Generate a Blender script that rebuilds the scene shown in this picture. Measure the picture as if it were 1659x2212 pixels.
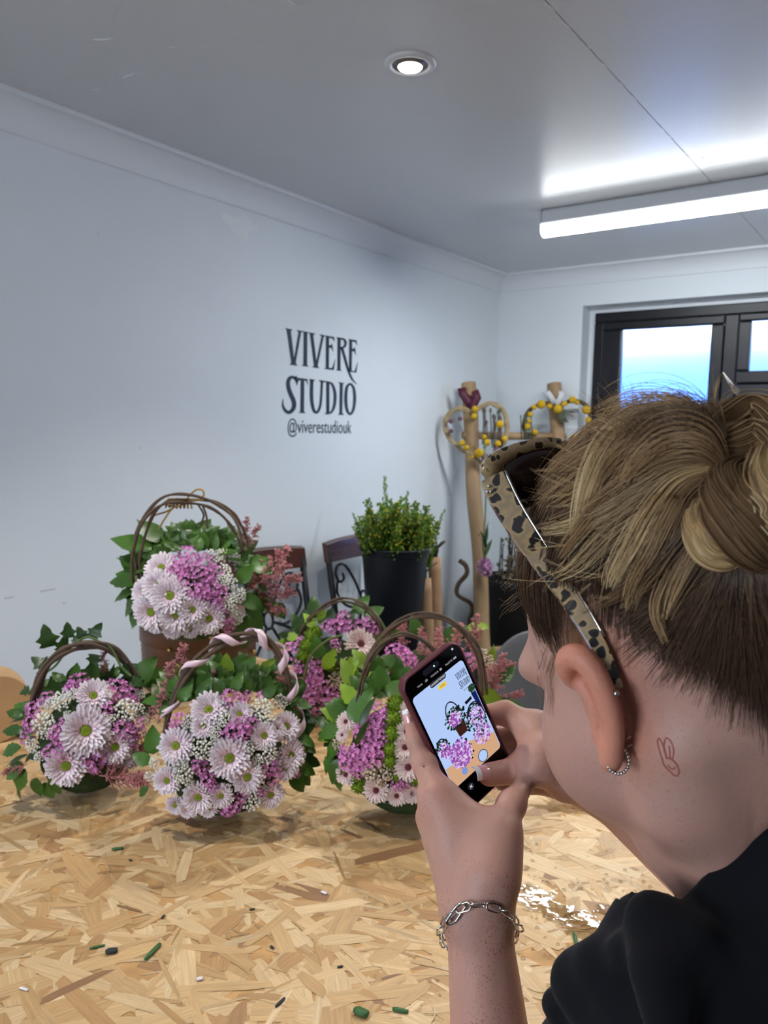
import bpy, bmesh, math, random
import numpy as np
from mathutils import Vector, Matrix, Quaternion, noise as mnoise

for _o in list(bpy.data.objects):
    bpy.data.objects.remove(_o, do_unlink=True)
scene = bpy.context.scene
COL = scene.collection
R = math.radians

# ------------------------------------------------------------------ camera, world, lights, exposure
CAM_Z = 1.47                       # eye height of the photographer; world origin is the floor under the camera
F_PX = 1662.0
YAW, PITCH, ROLL = R(35.86), R(6.35), R(1.127)
_c, _s = math.cos, math.sin
CD = Vector((-_s(YAW)*_c(PITCH), _c(YAW)*_c(PITCH), -_s(PITCH)))
_r0 = Vector((_c(YAW), _s(YAW), 0)); _u0 = _r0.cross(CD)
CR = _r0*_c(ROLL)+_u0*_s(ROLL); CU = -_r0*_s(ROLL)+_u0*_c(ROLL)
CP = Vector((0, 0, CAM_Z))

def ray(x, y):
    return CD + CR*((x-829.5)/F_PX) - CU*((y-1106)/F_PX)
def at(x, y, depth):               # world point seen at a photograph pixel, at a given depth in metres
    return CP + ray(x, y)*depth
def on_z(x, y, z):
    a = ray(x, y); return CP + a*((z-CAM_Z)/a.z)
def on_x(x, y, X):
    a = ray(x, y); return CP + a*(X/a.x)
def on_y(x, y, Y):
    a = ray(x, y); return CP + a*(Y/a.y)

cam_d = bpy.data.cameras.new('camera'); cam = bpy.data.objects.new('camera', cam_d); COL.objects.link(cam)
cam.matrix_world = Matrix(((CR.x, CU.x, -CD.x, CP.x), (CR.y, CU.y, -CD.y, CP.y), (CR.z, CU.z, -CD.z, CP.z), (0, 0, 0, 1)))
cam_d.sensor_fit = 'VERTICAL'; cam_d.sensor_height = 36.0; cam_d.sensor_width = 27.0
cam_d.lens = F_PX/2212*36.0
cam_d.clip_start = 0.02; cam_d.clip_end = 100
cam_d.dof.use_dof = True; cam_d.dof.focus_distance = 0.62; cam_d.dof.aperture_fstop = 13.0
scene.camera = cam

world = bpy.data.worlds.new('sky'); scene.world = world; world.use_nodes = True
_bg = world.node_tree.nodes['Background']
_bg.inputs[0].default_value = (0.78, 0.88, 1.0, 1); _bg.inputs[1].default_value = 3.6

def area_light(name, loc, target, sx, sy, power, color):
    d = bpy.data.lights.new(name, 'AREA'); d.shape = 'RECTANGLE'; d.size = sx; d.size_y = sy
    d.energy = power; d.color = color
    o = bpy.data.objects.new(name, d); COL.objects.link(o); o.location = loc
    o.rotation_euler = (Vector(target)-Vector(loc)).to_track_quat('-Z', 'Y').to_euler()
    return o
# unseen fill light added behind the photographer, tinted like daylight
area_light('added_rear_fill', (-0.9, -2.5, 1.55), (-0.9, 2.0, 1.3), 1.2, 1.1, 18, (0.80, 0.88, 1.0))
TUBE_EMIT = 74.0
SPOT_W = 21.0
scene.view_settings.view_transform = 'Standard'; scene.view_settings.look = 'None'
scene.view_settings.gamma = 1.0; scene.view_settings.use_curve_mapping = False
scene.view_settings.exposure = 0.74
scene.cycles.use_denoising = True
scene.cycles.use_adaptive_sampling = True; scene.cycles.adaptive_threshold = 0.07; scene.cycles.adaptive_min_samples = 12
scene.cycles.caustics_reflective = False; scene.cycles.caustics_refractive = True
scene.cycles.max_bounces = 6; scene.cycles.diffuse_bounces = 3; scene.cycles.glossy_bounces = 3
scene.cycles.transmission_bounces = 5; scene.cycles.transparent_max_bounces = 8
scene.cycles.sample_clamp_indirect = 6.0

# ------------------------------------------------------------------ helpers
def link(name, me, mat=None, parent=None, smooth=True):
    o = bpy.data.objects.new(name, me); COL.objects.link(o)
    if mat is not None and len(me.materials) == 0:
        me.materials.append(mat)
    if parent is not None:
        o.parent = parent
    return o

def empty(name, loc=(0, 0, 0), rot=None):
    o = bpy.data.objects.new(name, None); COL.objects.link(o); o.location = loc
    o.empty_display_size = 0.02
    if rot is not None:
        o.rotation_euler = rot
    return o

def tag(o, label=None, cat=None, group=None, kind=None):
    if label: o['label'] = label
    if cat: o['category'] = cat
    if group: o['group'] = group
    if kind: o['kind'] = kind
    return o

class MB:
    """collects simple shapes into one mesh"""
    def __init__(s):
        s.v = []; s.f = []; s.m = []
    def add(s, verts, faces, mi=0):
        b = len(s.v); s.v.extend([tuple(p) for p in verts])
        for f in faces:
            s.f.append(tuple(i+b for i in f)); s.m.append(mi)
    def box(s, x0, x1, y0, y1, z0, z1, mi=0):
        s.add([(x0,y0,z0),(x1,y0,z0),(x1,y1,z0),(x0,y1,z0),(x0,y0,z1),(x1,y0,z1),(x1,y1,z1),(x0,y1,z1)],
              [(0,3,2,1),(4,5,6,7),(0,1,5,4),(1,2,6,5),(2,3,7,6),(3,0,4,7)], mi)
    def tube(s, pts, rad, n=8, cap=True, closed=False, flat=1.0, up=None, mi=0):
        pts = [Vector(p) for p in pts]; m = len(pts)
        if not hasattr(rad, '__len__'): rad = [rad]*m
        T = []
        for i in range(m):
            a = pts[(i-1) % m] if (closed or i > 0) else pts[i]
            b = pts[(i+1) % m] if (closed or i < m-1) else pts[i]
            t = (b-a); t = t.normalized() if t.length > 1e-9 else Vector((0, 0, 1)); T.append(t)
        ref = Vector(up) if up is not None else (Vector((0, 0, 1)) if abs(T[0].z) < .9 else Vector((1, 0, 0)))
        nrm = (ref - T[0]*ref.dot(T[0])).normalized()
        V = []
        for i in range(m):
            if i > 0:
                if up is not None:
                    nrm = Vector(up)
                nrm = (nrm - T[i]*nrm.dot(T[i]))
                nrm = nrm.normalized() if nrm.length > 1e-6 else T[i].orthogonal().normalized()
            bi = T[i].cross(nrm)
            for k in range(n):
                a = 2*math.pi*k/n
                V.append(pts[i] + nrm*(math.cos(a)*rad[i]*flat) + bi*(math.sin(a)*rad[i]))
        F = []
        rng = m if closed else m-1
        for i in range(rng):
            j = (i+1) % m
            for k in range(n):
                k2 = (k+1) % n
                F.append((i*n+k, i*n+k2, j*n+k2, j*n+k))
        if cap and not closed:
            F.append(tuple(reversed(range(n)))); F.append(tuple((m-1)*n+k for k in range(n)))
        s.add(V, F, mi)
    def lathe(s, prof, n=32, center=(0, 0, 0), mi=0, close=False):
        c = Vector(center); V = []; F = []
        m = len(prof)
        for r, z in prof:
            for k in range(n):
                a = 2*math.pi*k/n
                V.append((c.x+r*math.cos(a), c.y+r*math.sin(a), c.z+z))
        for i in range(m-1 if not close else m):
            j = (i+1) % m
            for k in range(n):
                k2 = (k+1) % n
                F.append((i*n+k, i*n+k2, j*n+k2, j*n+k))
        s.add(V, F, mi)
    def sphere(s, c, r, nu=10, nv=7, mi=0, sc=(1, 1, 1)):
        c = Vector(c); V = [(c.x, c.y, c.z-r*sc[2])]; F = []
        for i in range(1, nv):
            t = math.pi*i/nv
            for k in range(nu):
                a = 2*math.pi*k/nu
                V.append((c.x+r*sc[0]*math.sin(t)*math.cos(a), c.y+r*sc[1]*math.sin(t)*math.sin(a), c.z-r*sc[2]*math.cos(t)))
        V.append((c.x, c.y, c.z+r*sc[2])); e = len(V)-1
        for k in range(nu):
            k2 = (k+1) % nu
            F.append((0, 1+k2, 1+k)); F.append((e, e-nu+k, e-nu+k2))
            for i in range(nv-2):
                F.append((1+i*nu+k, 1+i*nu+k2, 1+(i+1)*nu+k2, 1+(i+1)*nu+k))
        s.add(V, F, mi)
    def prism(s, poly, z0, z1, mi=0):
        n = len(poly)
        V = [(x, y, z0) for x, y in poly]+[(x, y, z1) for x, y in poly]
        F = [tuple(reversed(range(n))), tuple(range(n, 2*n))]
        F += [(k, (k+1) % n, n+(k+1) % n, n+k) for k in range(n)]
        s.add(V, F, mi)
    def xf(s, M):
        s.v = [tuple(M @ Vector(p)) for p in s.v]; return s
    def mesh(s, name, smooth=True, mats=()):
        me = bpy.data.meshes.new(name); me.from_pydata(s.v, [], s.f)
        for m in mats: me.materials.append(m)
        if len(mats) > 1:
            me.polygons.foreach_set('material_index', s.m)
        me.polygons.foreach_set('use_smooth', [bool(smooth)]*len(s.f))
        me.update(); return me
    def build(s, name, mat=None, parent=None, smooth=True, mats=None):
        me = s.mesh(name, smooth, mats or ([mat] if mat else []))
        return link(name, me, None, parent)

def bevel(o, w=0.004, seg=2, angle=40):
    m = o.modifiers.new('bevel', 'BEVEL'); m.width = w; m.segments = seg; m.limit_method = 'ANGLE'; m.angle_limit = R(angle)
    return o

def bez(pts, n=24):
    """catmull-rom through points"""
    P = [Vector(p) for p in pts]; P = [P[0]*2-P[1]]+P+[P[-1]*2-P[-2]]
    out = []; seg = len(P)-3
    for i in range(n):
        t = i/(n-1)*seg; k = min(int(t), seg-1); t -= k
        a, b, c, d = P[k:k+4]
        out.append(0.5*((2*b)+(c-a)*t+(2*a-5*b+4*c-d)*t*t+(3*b-a-3*c+d)*t**3))
    return out

# ------------------------------------------------------------------ materials
MATS = {}
def mat(name, col, rough=0.5, metal=0.0, spec=0.5, var=0.0, vscale=8.0, col2=None, bump=0.0, bscale=60.0, stretch=(1, 1, 1),
        rnd=0.0, emit=0.0, ecol=None, sheen=0.0, coat=0.0, sss=0.0, trans=0.0, ior=1.45, detail=4.0, back=None):
    m = bpy.data.materials.new(name); m.use_nodes = True; nt = m.node_tree; N = nt.nodes; L = nt.links
    b = N['Principled BSDF']
    b.inputs['Base Color'].default_value = (*col, 1); b.inputs['Roughness'].default_value = rough
    b.inputs['Metallic'].default_value = metal; b.inputs['Specular IOR Level'].default_value = spec
    b.inputs['IOR'].default_value = ior
    if emit:
        b.inputs['Emission Color'].default_value = (*(ecol or col), 1); b.inputs['Emission Strength'].default_value = emit
    if sheen: b.inputs['Sheen Weight'].default_value = sheen
    if coat: b.inputs['Coat Weight'].default_value = coat
    if trans: b.inputs['Transmission Weight'].default_value = trans
    if sss:
        b.inputs['Subsurface Weight'].default_value = sss
        b.inputs['Subsurface Radius'].default_value = (0.010, 0.004, 0.002); b.inputs['Subsurface Scale'].default_value = 0.6
    tc = N.new('ShaderNodeTexCoord'); mp = N.new('ShaderNodeMapping'); mp.inputs['Scale'].default_value = stretch
    L.new(tc.outputs['Object'], mp.inputs[0])
    last = None
    if var or col2:
        nz = N.new('ShaderNodeTexNoise'); nz.inputs['Scale'].default_value = vscale; nz.inputs['Detail'].default_value = detail
        L.new(mp.outputs[0], nz.inputs[0])
        rp = N.new('ShaderNodeValToRGB'); rp.color_ramp.elements[0].position = 0.3; rp.color_ramp.elements[1].position = 0.7
        c2 = col2 or tuple(min(1, c*(1+var)) for c in col); c1 = col if col2 else tuple(c*(1-var) for c in col)
        rp.color_ramp.elements[0].color = (*c1, 1); rp.color_ramp.elements[1].color = (*c2, 1)
        L.new(nz.outputs[0], rp.inputs[0]); last = rp.outputs[0]
    if rnd:
        oi = N.new('ShaderNodeObjectInfo'); hs = N.new('ShaderNodeHueSaturation')
        mr = N.new('ShaderNodeMapRange'); mr.inputs[3].default_value = 1-rnd; mr.inputs[4].default_value = 1+rnd
        L.new(oi.outputs['Random'], mr.inputs[0]); L.new(mr.outputs[0], hs.inputs['Value'])
        if last: L.new(last, hs.inputs['Color'])
        else: hs.inputs['Color'].default_value = (*col, 1)
        last = hs.outputs[0]
    if last: L.new(last, b.inputs['Base Color'])
    if bump:
        n2 = N.new('ShaderNodeTexNoise'); n2.inputs['Scale'].default_value = bscale; n2.inputs['Detail'].default_value = 3
        L.new(mp.outputs[0], n2.inputs[0])
        bp = N.new('ShaderNodeBump'); bp.inputs['Strength'].default_value = bump; bp.inputs['Distance'].default_value = 0.002
        L.new(n2.outputs[0], bp.inputs['Height']); L.new(bp.outputs[0], b.inputs['Normal'])
    MATS[name] = m
    return m
def emis(name, col, s):
    m = bpy.data.materials.new(name); m.use_nodes = True; nt = m.node_tree
    if s < 3: m.cycles.emission_sampling = 'NONE'
    nt.nodes.clear(); e = nt.nodes.new('ShaderNodeEmission'); e.inputs[0].default_value = (*col, 1); e.inputs[1].default_value = s
    o = nt.nodes.new('ShaderNodeOutputMaterial'); nt.links.new(e.outputs[0], o.inputs[0]); return m
def attr_mat(name, rough=0.5, spec=0.5, attr='Col', sss=0.0, mul=1.0, aniso=0.0):
    m = mat(name, (.5, .5, .5), rough=rough, spec=spec, sss=sss); nt = m.node_tree
    a = nt.nodes.new('ShaderNodeAttribute'); a.attribute_name = attr
    nt.links.new(a.outputs['Color'], nt.nodes['Principled BSDF'].inputs['Base Color'])
    if aniso: nt.nodes['Principled BSDF'].inputs['Anisotropic'].default_value = aniso
    return m
def set_cols(me, cols, name='Col'):
    """per-vertex linear colours"""
    a = me.color_attributes.new(name, 'FLOAT_COLOR', 'POINT')
    c = np.ones((len(me.vertices), 4), np.float32); c[:, :3] = np.asarray(cols, np.float32)
    a.data.foreach_set('color', c.ravel())
def srgb(r, g, b):
    f = lambda c: (c/255/12.92) if c/255 <= .04045 else ((c/255+.055)/1.055)**2.4
    return (f(r), f(g), f(b))
# ------------------------------------------------------------------ the room
XW, YW, ZC = -2.23, 4.23, CAM_Z+0.90          # left wall plane, back wall plane, ceiling height
XR, YF = 4.2, -2.6
COVE = 0.090
m_wall = mat('white_wall_paint', srgb(228, 234, 240), rough=0.55, var=0.015, vscale=3.0, bump=0.04, bscale=240)
m_ceil = mat('satin_ceiling_paint', srgb(206, 207, 210), rough=0.30, spec=0.40, var=0.01, vscale=2.0, bump=0.10, bscale=420)
m_cove = mat('white_coving_paint', srgb(226, 230, 235), rough=0.5, bump=0.02, bscale=200)
m_floor = mat('grey_floor', srgb(120, 118, 116), rough=0.5, var=0.1, vscale=5)
def struct(o): return tag(o, kind='structure')

b = MB(); b.box(XW-.1, XR+.1, YF-.1, YW+.3, -.1, 0); struct(b.build('floor', m_floor, smooth=False))
b = MB(); b.box(XW-.12, XW, YF-.1, YW+.3, 0, ZC+.1); wl = struct(b.build('wall_left', m_wall, smooth=False))
b = MB(); b.box(XR, XR+.1, YF-.1, YW+.3, 0, ZC+.1); struct(b.build('wall_right', m_wall, smooth=False))
# back wall with the window opening
WX0, WX1, WZ0, WZ1 = -1.705, 0.22, 1.05, CAM_Z+0.694
b = MB()
b.box(XW-.1, WX0, YW, YW+.24, 0, ZC+.1); b.box(WX1, XR+.1, YW, YW+.24, 0, ZC+.1)
b.box(WX0, WX1, YW, YW+.24, 0, WZ0); b.box(WX0, WX1, YW, YW+.24, WZ1, ZC+.1)
wb = struct(b.build('wall_back', m_wall, smooth=False))
# unseen front wall, with an opening added behind the camera for sky light
b = MB()
b.box(XW-.1, -1.5, YF-.1, YF, 0, ZC+.1); b.box(-0.3, XR+.1, YF-.1, YF, 0, ZC+.1); b.box(-1.5, -0.3, YF-.1, YF, 2.1, ZC+.1); b.box(-1.5, -0.3, YF-.1, YF, 0, 1.0)
struct(b.build('wall_front', m_wall, smooth=False))
# ceiling: boards with hairline joints
cz = struct(empty('ceiling'))
b = MB(); b.box(XW-.1, XR+.1, YF-.1, YW+.3, ZC+.012, ZC+.1); b.build('backing', m_ceil, cz, smooth=False)
JX, JY, g = -0.757, 1.324, 0.0011
for (x0, x1, y0, y1) in ((XW, JX-g, YF, JY-g*.3), (JX+g, XR, YF, JY-g*.3), (XW, JX-g, JY+g*.3, YW), (JX+g, XR, JY+g*.3, YW)):
    b = MB(); b.box(x0, x1, y0, y1, ZC, ZC+.012); b.build('ceiling_board', m_ceil, cz, smooth=False)
# filler ridge and little plaster flakes along the board joint
rnd = random.Random(3)
b = MB()
def flake(x, y, L, a, w=.003):
    pts = [(x+math.cos(a)*L*(t-.5)+rnd.uniform(-.002, .002), y+math.sin(a)*L*(t-.5)+rnd.uniform(-.002, .002), ZC-.0004) for t in np.linspace(0, 1, 6)]
    b.tube(pts, [w*.3, w*.7, w, w*.8, w*.6, w*.2], n=6, flat=.5)
P = on_z(278, 163, ZC); flake(P.x, P.y, .05, .05)
P = on_z(222, 85, ZC); flake(P.x, P.y, .05, .5)
P = on_z(208, 193, ZC); flake(P.x, P.y, .035, .1)
P = on_z(372, 102, ZC); flake(P.x, P.y, .02, 1.1)
P = on_z(630, 5, ZC); flake(P.x, P.y, .03, 1.6)
P = on_z(1520, 340, ZC); flake(P.x, P.y, .02, .4)
for t in np.linspace(0, 1, 14):
    flake(JX+rnd.uniform(-.004, .004), 1.6+1.5*t+rnd.uniform(-.04, .04), rnd.uniform(.01, .05), math.pi/2+rnd.uniform(-.2, .2), .0022)
b.build('filler_flake', m_cove, cz)
b = MB(); b.tube([(-1.98+k*.12, JY+rnd.uniform(-.001, .001), ZC+.001) for k in range(9)], .004, n=6, flat=.35); b.build('joint_ridge', m_ceil, cz)

# coving: concave plaster profile, mitred in the corner
prof = [(0, -COVE), (.007, -COVE), (.009, -COVE+.003), (.009, -COVE+.006)]
for k in range(13):
    a = R(90)*k/12; rr = COVE-.016
    prof.append((.009+rr*(1-math.cos(a)), -COVE+.006+rr*math.sin(a)))
prof += [(COVE-.006, -.010), (COVE-.001, -.013), (COVE+.002, -.011), (COVE+.002, 0)]
def cove_run(name, fn0, fn1):
    V = []; F = []
    for p, z in prof:
        V.append(fn0(p, z)); V.append(fn1(p, z))
    for i in range(len(prof)-1):
        F.append((2*i, 2*i+1, 2*i+3, 2*i+2))
    b = MB(); b.add(V, F); o = b.build(name, m_cove, smooth=True); o.data.set_sharp_from_angle(angle=R(30)); struct(o); return o
cove_run('trim_1', lambda p, z: (XW+p, YF, ZC+z), lambda p, z: (XW+p, YW-p, ZC+z))
cove_run('trim_2', lambda p, z: (XW+p, YW-p, ZC+z), lambda p, z: (XR, YW-p, ZC+z))
b = MB(); b.box(XW, XW+.014, YF, YW, 0, .1); struct(b.build('baseboard_left', m_cove, smooth=False))
b = MB(); b.box(XW+.014, XR, YW-.014, YW, 0, .1); struct(b.build('baseboard_back', m_cove, smooth=False))

# ------------------------------------------------------------------ window
m_frame = mat('dark_window_frame', srgb(18, 16, 24), rough=0.35, bump=0.05, bscale=90, stretch=(1, 1, 8))
m_white_pvc = mat('white_window_trim', srgb(225, 230, 236), rough=0.4)
m_glass = bpy.data.materials.new('frosted_glass'); m_glass.use_nodes = True
nt = m_glass.node_tree; pb = nt.nodes['Principled BSDF']
pb.inputs['Base Color'].default_value = (.95, .98, 1, 1); pb.inputs['Roughness'].default_value = .30; pb.inputs['Transmission Weight'].default_value = 1.0
pb.inputs['IOR'].default_value = 1.28
nz = nt.nodes.new('ShaderNodeTexNoise'); nz.inputs['Scale'].default_value = 55; bp = nt.nodes.new('ShaderNodeBump'); bp.inputs['Strength'].default_value = .35
tc = nt.nodes.new('ShaderNodeTexCoord'); nt.links.new(tc.outputs['Object'], nz.inputs[0]); nt.links.new(nz.outputs[0], bp.inputs['Height']); nt.links.new(bp.outputs[0], pb.inputs['Normal'])
win = struct(empty('window_1'))
FY0, FY1 = YW+.095, YW+.165
k = (FY0)/YW
def rail(name, x0, x1, z0, z1, y0=FY0, y1=FY1, m=m_frame, w=.006, par=None):
    b = MB(); b.box(x0, x1, y0, y1, z0, z1); o = b.build(name, m, par or win, smooth=False); bevel(o, w, 2); return o
fx0, fx1, fz0, fz1 = WX0+.035, WX1-.02, WZ0+.02, WZ1-.03
b = MB(); b.box(WX0, fx0, FY0+.02, FY1, WZ0, fz1); b.box(fx1, WX1, FY0+.02, FY1, WZ0, fz1); b.box(WX0, WX1, FY0+.02, FY1, fz1, WZ1)
b.build('window_trim', m_white_pvc, win, smooth=False)
rail('window_sill', WX0+.001, WX1-.001, WZ0, WZ0+.022, YW-.03, FY1, m_white_pvc)
fw = .055
rail('frame_rail', fx0, fx1, fz1-fw, fz1); rail('frame_rail', fx0, fx1, fz0, fz0+fw)
rail('frame_stile', fx0, fx0+fw, fz0+fw, fz1-fw); rail('frame_stile', fx1-fw, fx1, fz0+fw, fz1-fw)
gx0, gx1 = -1.473*k, -1.011*k; g2x = -0.822*k; g2z = CAM_Z+.312*k; g3z = CAM_Z+.177*k; g3x = -.884*k; gz1 = CAM_Z+.549*k
mulL, mulR = gx1+.062, g2x-.062
rail('mullion', mulL, mulR, fz0+fw, fz1-fw, FY0-.002, FY1)
# left sash
def sash(x0, x1, z0, z1, gx0, gx1, gz0, gz1, y0):
    s = rail('sash_rail', x0, x1, gz1, z1, y0, y0+.05, w=.008); rail('sash_rail', x0, x1, z0, gz0, y0, y0+.05, w=.008)
    rail('sash_stile', x0, gx0, gz0, gz1, y0, y0+.05, w=.008); rail('sash_stile', gx1, x1, gz0, gz1, y0, y0+.05, w=.008)
    b = MB(); b.box(gx0-.006, gx1+.006, y0+.024, y0+.030, gz0-.006, gz1+.006); b.build('pane', m_glass, win, smooth=False)
sash(fx0+fw, mulL, fz0+fw, fz1-fw, gx0, gx1, fz0+.13, gz1, FY0-.014)
sash(mulR, fx1-fw, (g2z+g3z)/2+.005, fz1-fw, g2x, fx1-fw-.06, g2z, gz1+.008, FY0-.014)
rail('transom', mulR, fx1-fw, g3z, (g2z+g3z)/2+.005, FY0+.004, FY1)
b = MB(); b.box(mulR, fx1-fw, FY0+.035, FY0+.041, fz0+fw, g3z); b.build('pane', m_glass, win, smooth=False)
# painted fence outside, its top edge blurred by the frosted panes
m_blue = mat('blue_painted_boards', (.10, .30, .88), rough=.6, var=.06, vscale=3)
fe = empty('garden_fence', (0, 7.2, 0)); tag(fe, 'blue painted board fence outside behind the frosted window', 'fence')
for i in range(40):
    b = MB(); b.box(-6+i*.25, -6+i*.25+.245, -.02, .02+.006*(i % 2), 0, 2.30); o = b.build('board', m_blue, fe, smooth=False)
b = MB(); b.box(-8, 8, YW+.5, 12, -.12, -.02); struct(b.build('ground_outside', m_floor, smooth=False))

# ------------------------------------------------------------------ strip light
m_batten = mat('white_batten_enamel', srgb(215, 218, 222), rough=.35)
m_tube = emis('lit_diffuser', (0.93, 0.98, 1.0), TUBE_EMIT)
TL = Vector((-1.427, 3.075, ZC))
sl = empty('strip_light', (TL.x, TL.y, ZC)); tag(sl, 'long lit white strip light fixed to the ceiling', 'ceiling light')
b = MB(); b.box(.004, 1.53, -.040, .040, -.054, -.0005); o = b.build('housing', m_batten, sl, smooth=False); bevel(o, .006)
prof2 = [(-.033, -.054), (-.036, -.062), (-.035, -.076), (-.028, -.090), (-.014, -.099), (0, -.102), (.014, -.099), (.028, -.090), (.035, -.076), (.036, -.062), (.033, -.054)]
V = []; n = len(prof2)
for x in (0.0, 1.53):
    V += [(x, y, z) for y, z in prof2]
b = MB(); b.add(V, [(i, (i+1) % n, n+(i+1) % n, n+i) for i in range(n)]+[tuple(range(n))[::-1], tuple(range(n, 2*n))])
b.m = [1 if (i in (0, 1, 8, 9, 10)) else 2 if i in (2, 7) else 0 for i in range(n)]+[1, 1]   # the sides of the opal cover glow less than its face over the LEDs
b.build('diffuser', None, sl, smooth=False, mats=[m_tube, emis('lit_diffuser_side', (0.93, 0.98, 1.0), TUBE_EMIT*.025), emis('lit_diffuser_edge', (0.93, 0.98, 1.0), TUBE_EMIT*.08)])
b = MB(); b.box(-.006, .003, -.041, .041, -.056, -.001); o = b.build('end_cap', m_batten, sl, smooth=False)

# ------------------------------------------------------------------ recessed downlight
m_bezel = mat('white_bezel', srgb(206, 208, 212), rough=.35)
m_can = mat('grey_lamp_can', srgb(120, 116, 112), rough=.3, metal=.5)
m_lamp = emis('lit_lamp', (1, .96, .9), 14)
def downlight(x, y, label):
    dl = empty('downlight', (x, y, ZC)); tag(dl, label, 'ceiling light')
    b = MB(); b.lathe([(.046, -.002), (.046, -.006), (.050, -.0085), (.062, -.0065), (.065, -.003), (.0655, -.0002)], 48); b.build('bezel', m_bezel, dl)
    b = MB(); b.lathe([(.0462, -.004), (.044, -.001), (.038, -.0005), (.033, -.004), (.031, -.0095), (.0302, -.0095), (.030, -.002)], 40); b.build('lamp_ring', m_can, dl)
    b = MB(); b.lathe([(.0301, -.0088), (.028, -.0115), (.018, -.0135), (.008, -.0142), (.0001, -.0144)], 32); b.build('lamp_lens', m_lamp, dl)
    _ld = bpy.data.lights.new('lamp_beam', 'SPOT'); _ld.energy = SPOT_W; _ld.spot_size = R(110); _ld.spot_blend = .6; _ld.color = (1, .95, .88); _ld.shadow_soft_size = .03
    _lo = bpy.data.objects.new('lamp_beam', _ld); COL.objects.link(_lo); _lo.location = (0, 0, -.03); _lo.parent = dl
DL = on_z(886, 137, ZC)
downlight(DL.x, DL.y, 'round recessed spot lamp, lit, in the ceiling above the flower bags')
downlight(DL.x, DL.y-1.3, 'added round recessed spot lamp, out of view, in the ceiling nearer the front wall')  # lamp added out of view to light the flowers from the front
downlight(DL.x+1.25, DL.y, 'added round recessed spot lamp, out of view, in the ceiling above the bending person')  # second lamp added out of view to raise the room light
# ------------------------------------------------------------------ lettering on the left wall
m_letter = mat('dark_vinyl_lettering', srgb(22, 36, 50), rough=.45)
sign = empty('wall_lettering', (XW, 2.6, CAM_Z+.2)); tag(sign, 'dark vinyl studio name and handle lettering stuck on the white wall', 'sign')
def wallp(zx, zy, off):                    # traced on an enlargement of the wall; the points lie on the wall plane
    p = on_x(560+zx/6.38, 680+zy/6.38, XW); return Vector((XW+off, p.y, p.z))
def stroke(pts, w, n=26):
    C = bez([(x, y, 0) for x, y in pts], n); k = len(w)-1; Lf = []; Rt = []
    for i, p in enumerate(C):
        a = C[max(i-1, 0)]; c = C[min(i+1, n-1)]; t = (c-a).normalized(); nn = Vector((-t.y, t.x, 0))
        u = i/(n-1)*k; j = min(int(u), k-1); ww = w[j]+(w[j+1]-w[j])*(u-j)
        Lf.append(p+nn*ww/2); Rt.append(p-nn*ww/2)
    return Lf, Rt
def add_poly(b, poly):
    n = len(poly); V = [wallp(x, y, .0016) for x, y in poly]+[wallp(x, y, .0002) for x, y in poly]
    b.add(V, [tuple(range(n))]+[(k, (k+1) % n, n+(k+1) % n, n+k) for k in range(n)])
def add_stroke(b, pts, w, n=26):
    Lf, Rt = stroke(pts, w, n)
    V = [wallp(p.x, p.y, .0016) for p in Lf]+[wallp(p.x, p.y, .0016) for p in Rt]
    V += [wallp(p.x, p.y, .0002) for p in Lf]+[wallp(p.x, p.y, .0002) for p in Rt]
    F = []
    for i in range(n-1):
        F.append((i, i+1, n+i+1, n+i)); F.append((i, i+1, 2*n+i+1, 2*n+i)); F.append((n+i, n+i+1, 3*n+i+1, 3*n+i))
    b.add(V, F)
Ep = [(898,283),(1030,305),(1035,368),(1008,330),(960,314),(960,420),(985,418),(1003,396),(1018,512),(990,457),(960,455),(957,728),(1002,734),(1045,610),(1026,762),(897,748),(915,725),(917,305)]
E2 = [(1222,333),(1338,352),(1346,422),(1322,378),(1277,364),(1277,465),(1300,468),(1318,445),(1330,557),(1303,505),(1276,502),(1272,772),(1312,778),(1355,652),(1335,798),(1205,782),(1235,762),(1238,350)]
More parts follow.
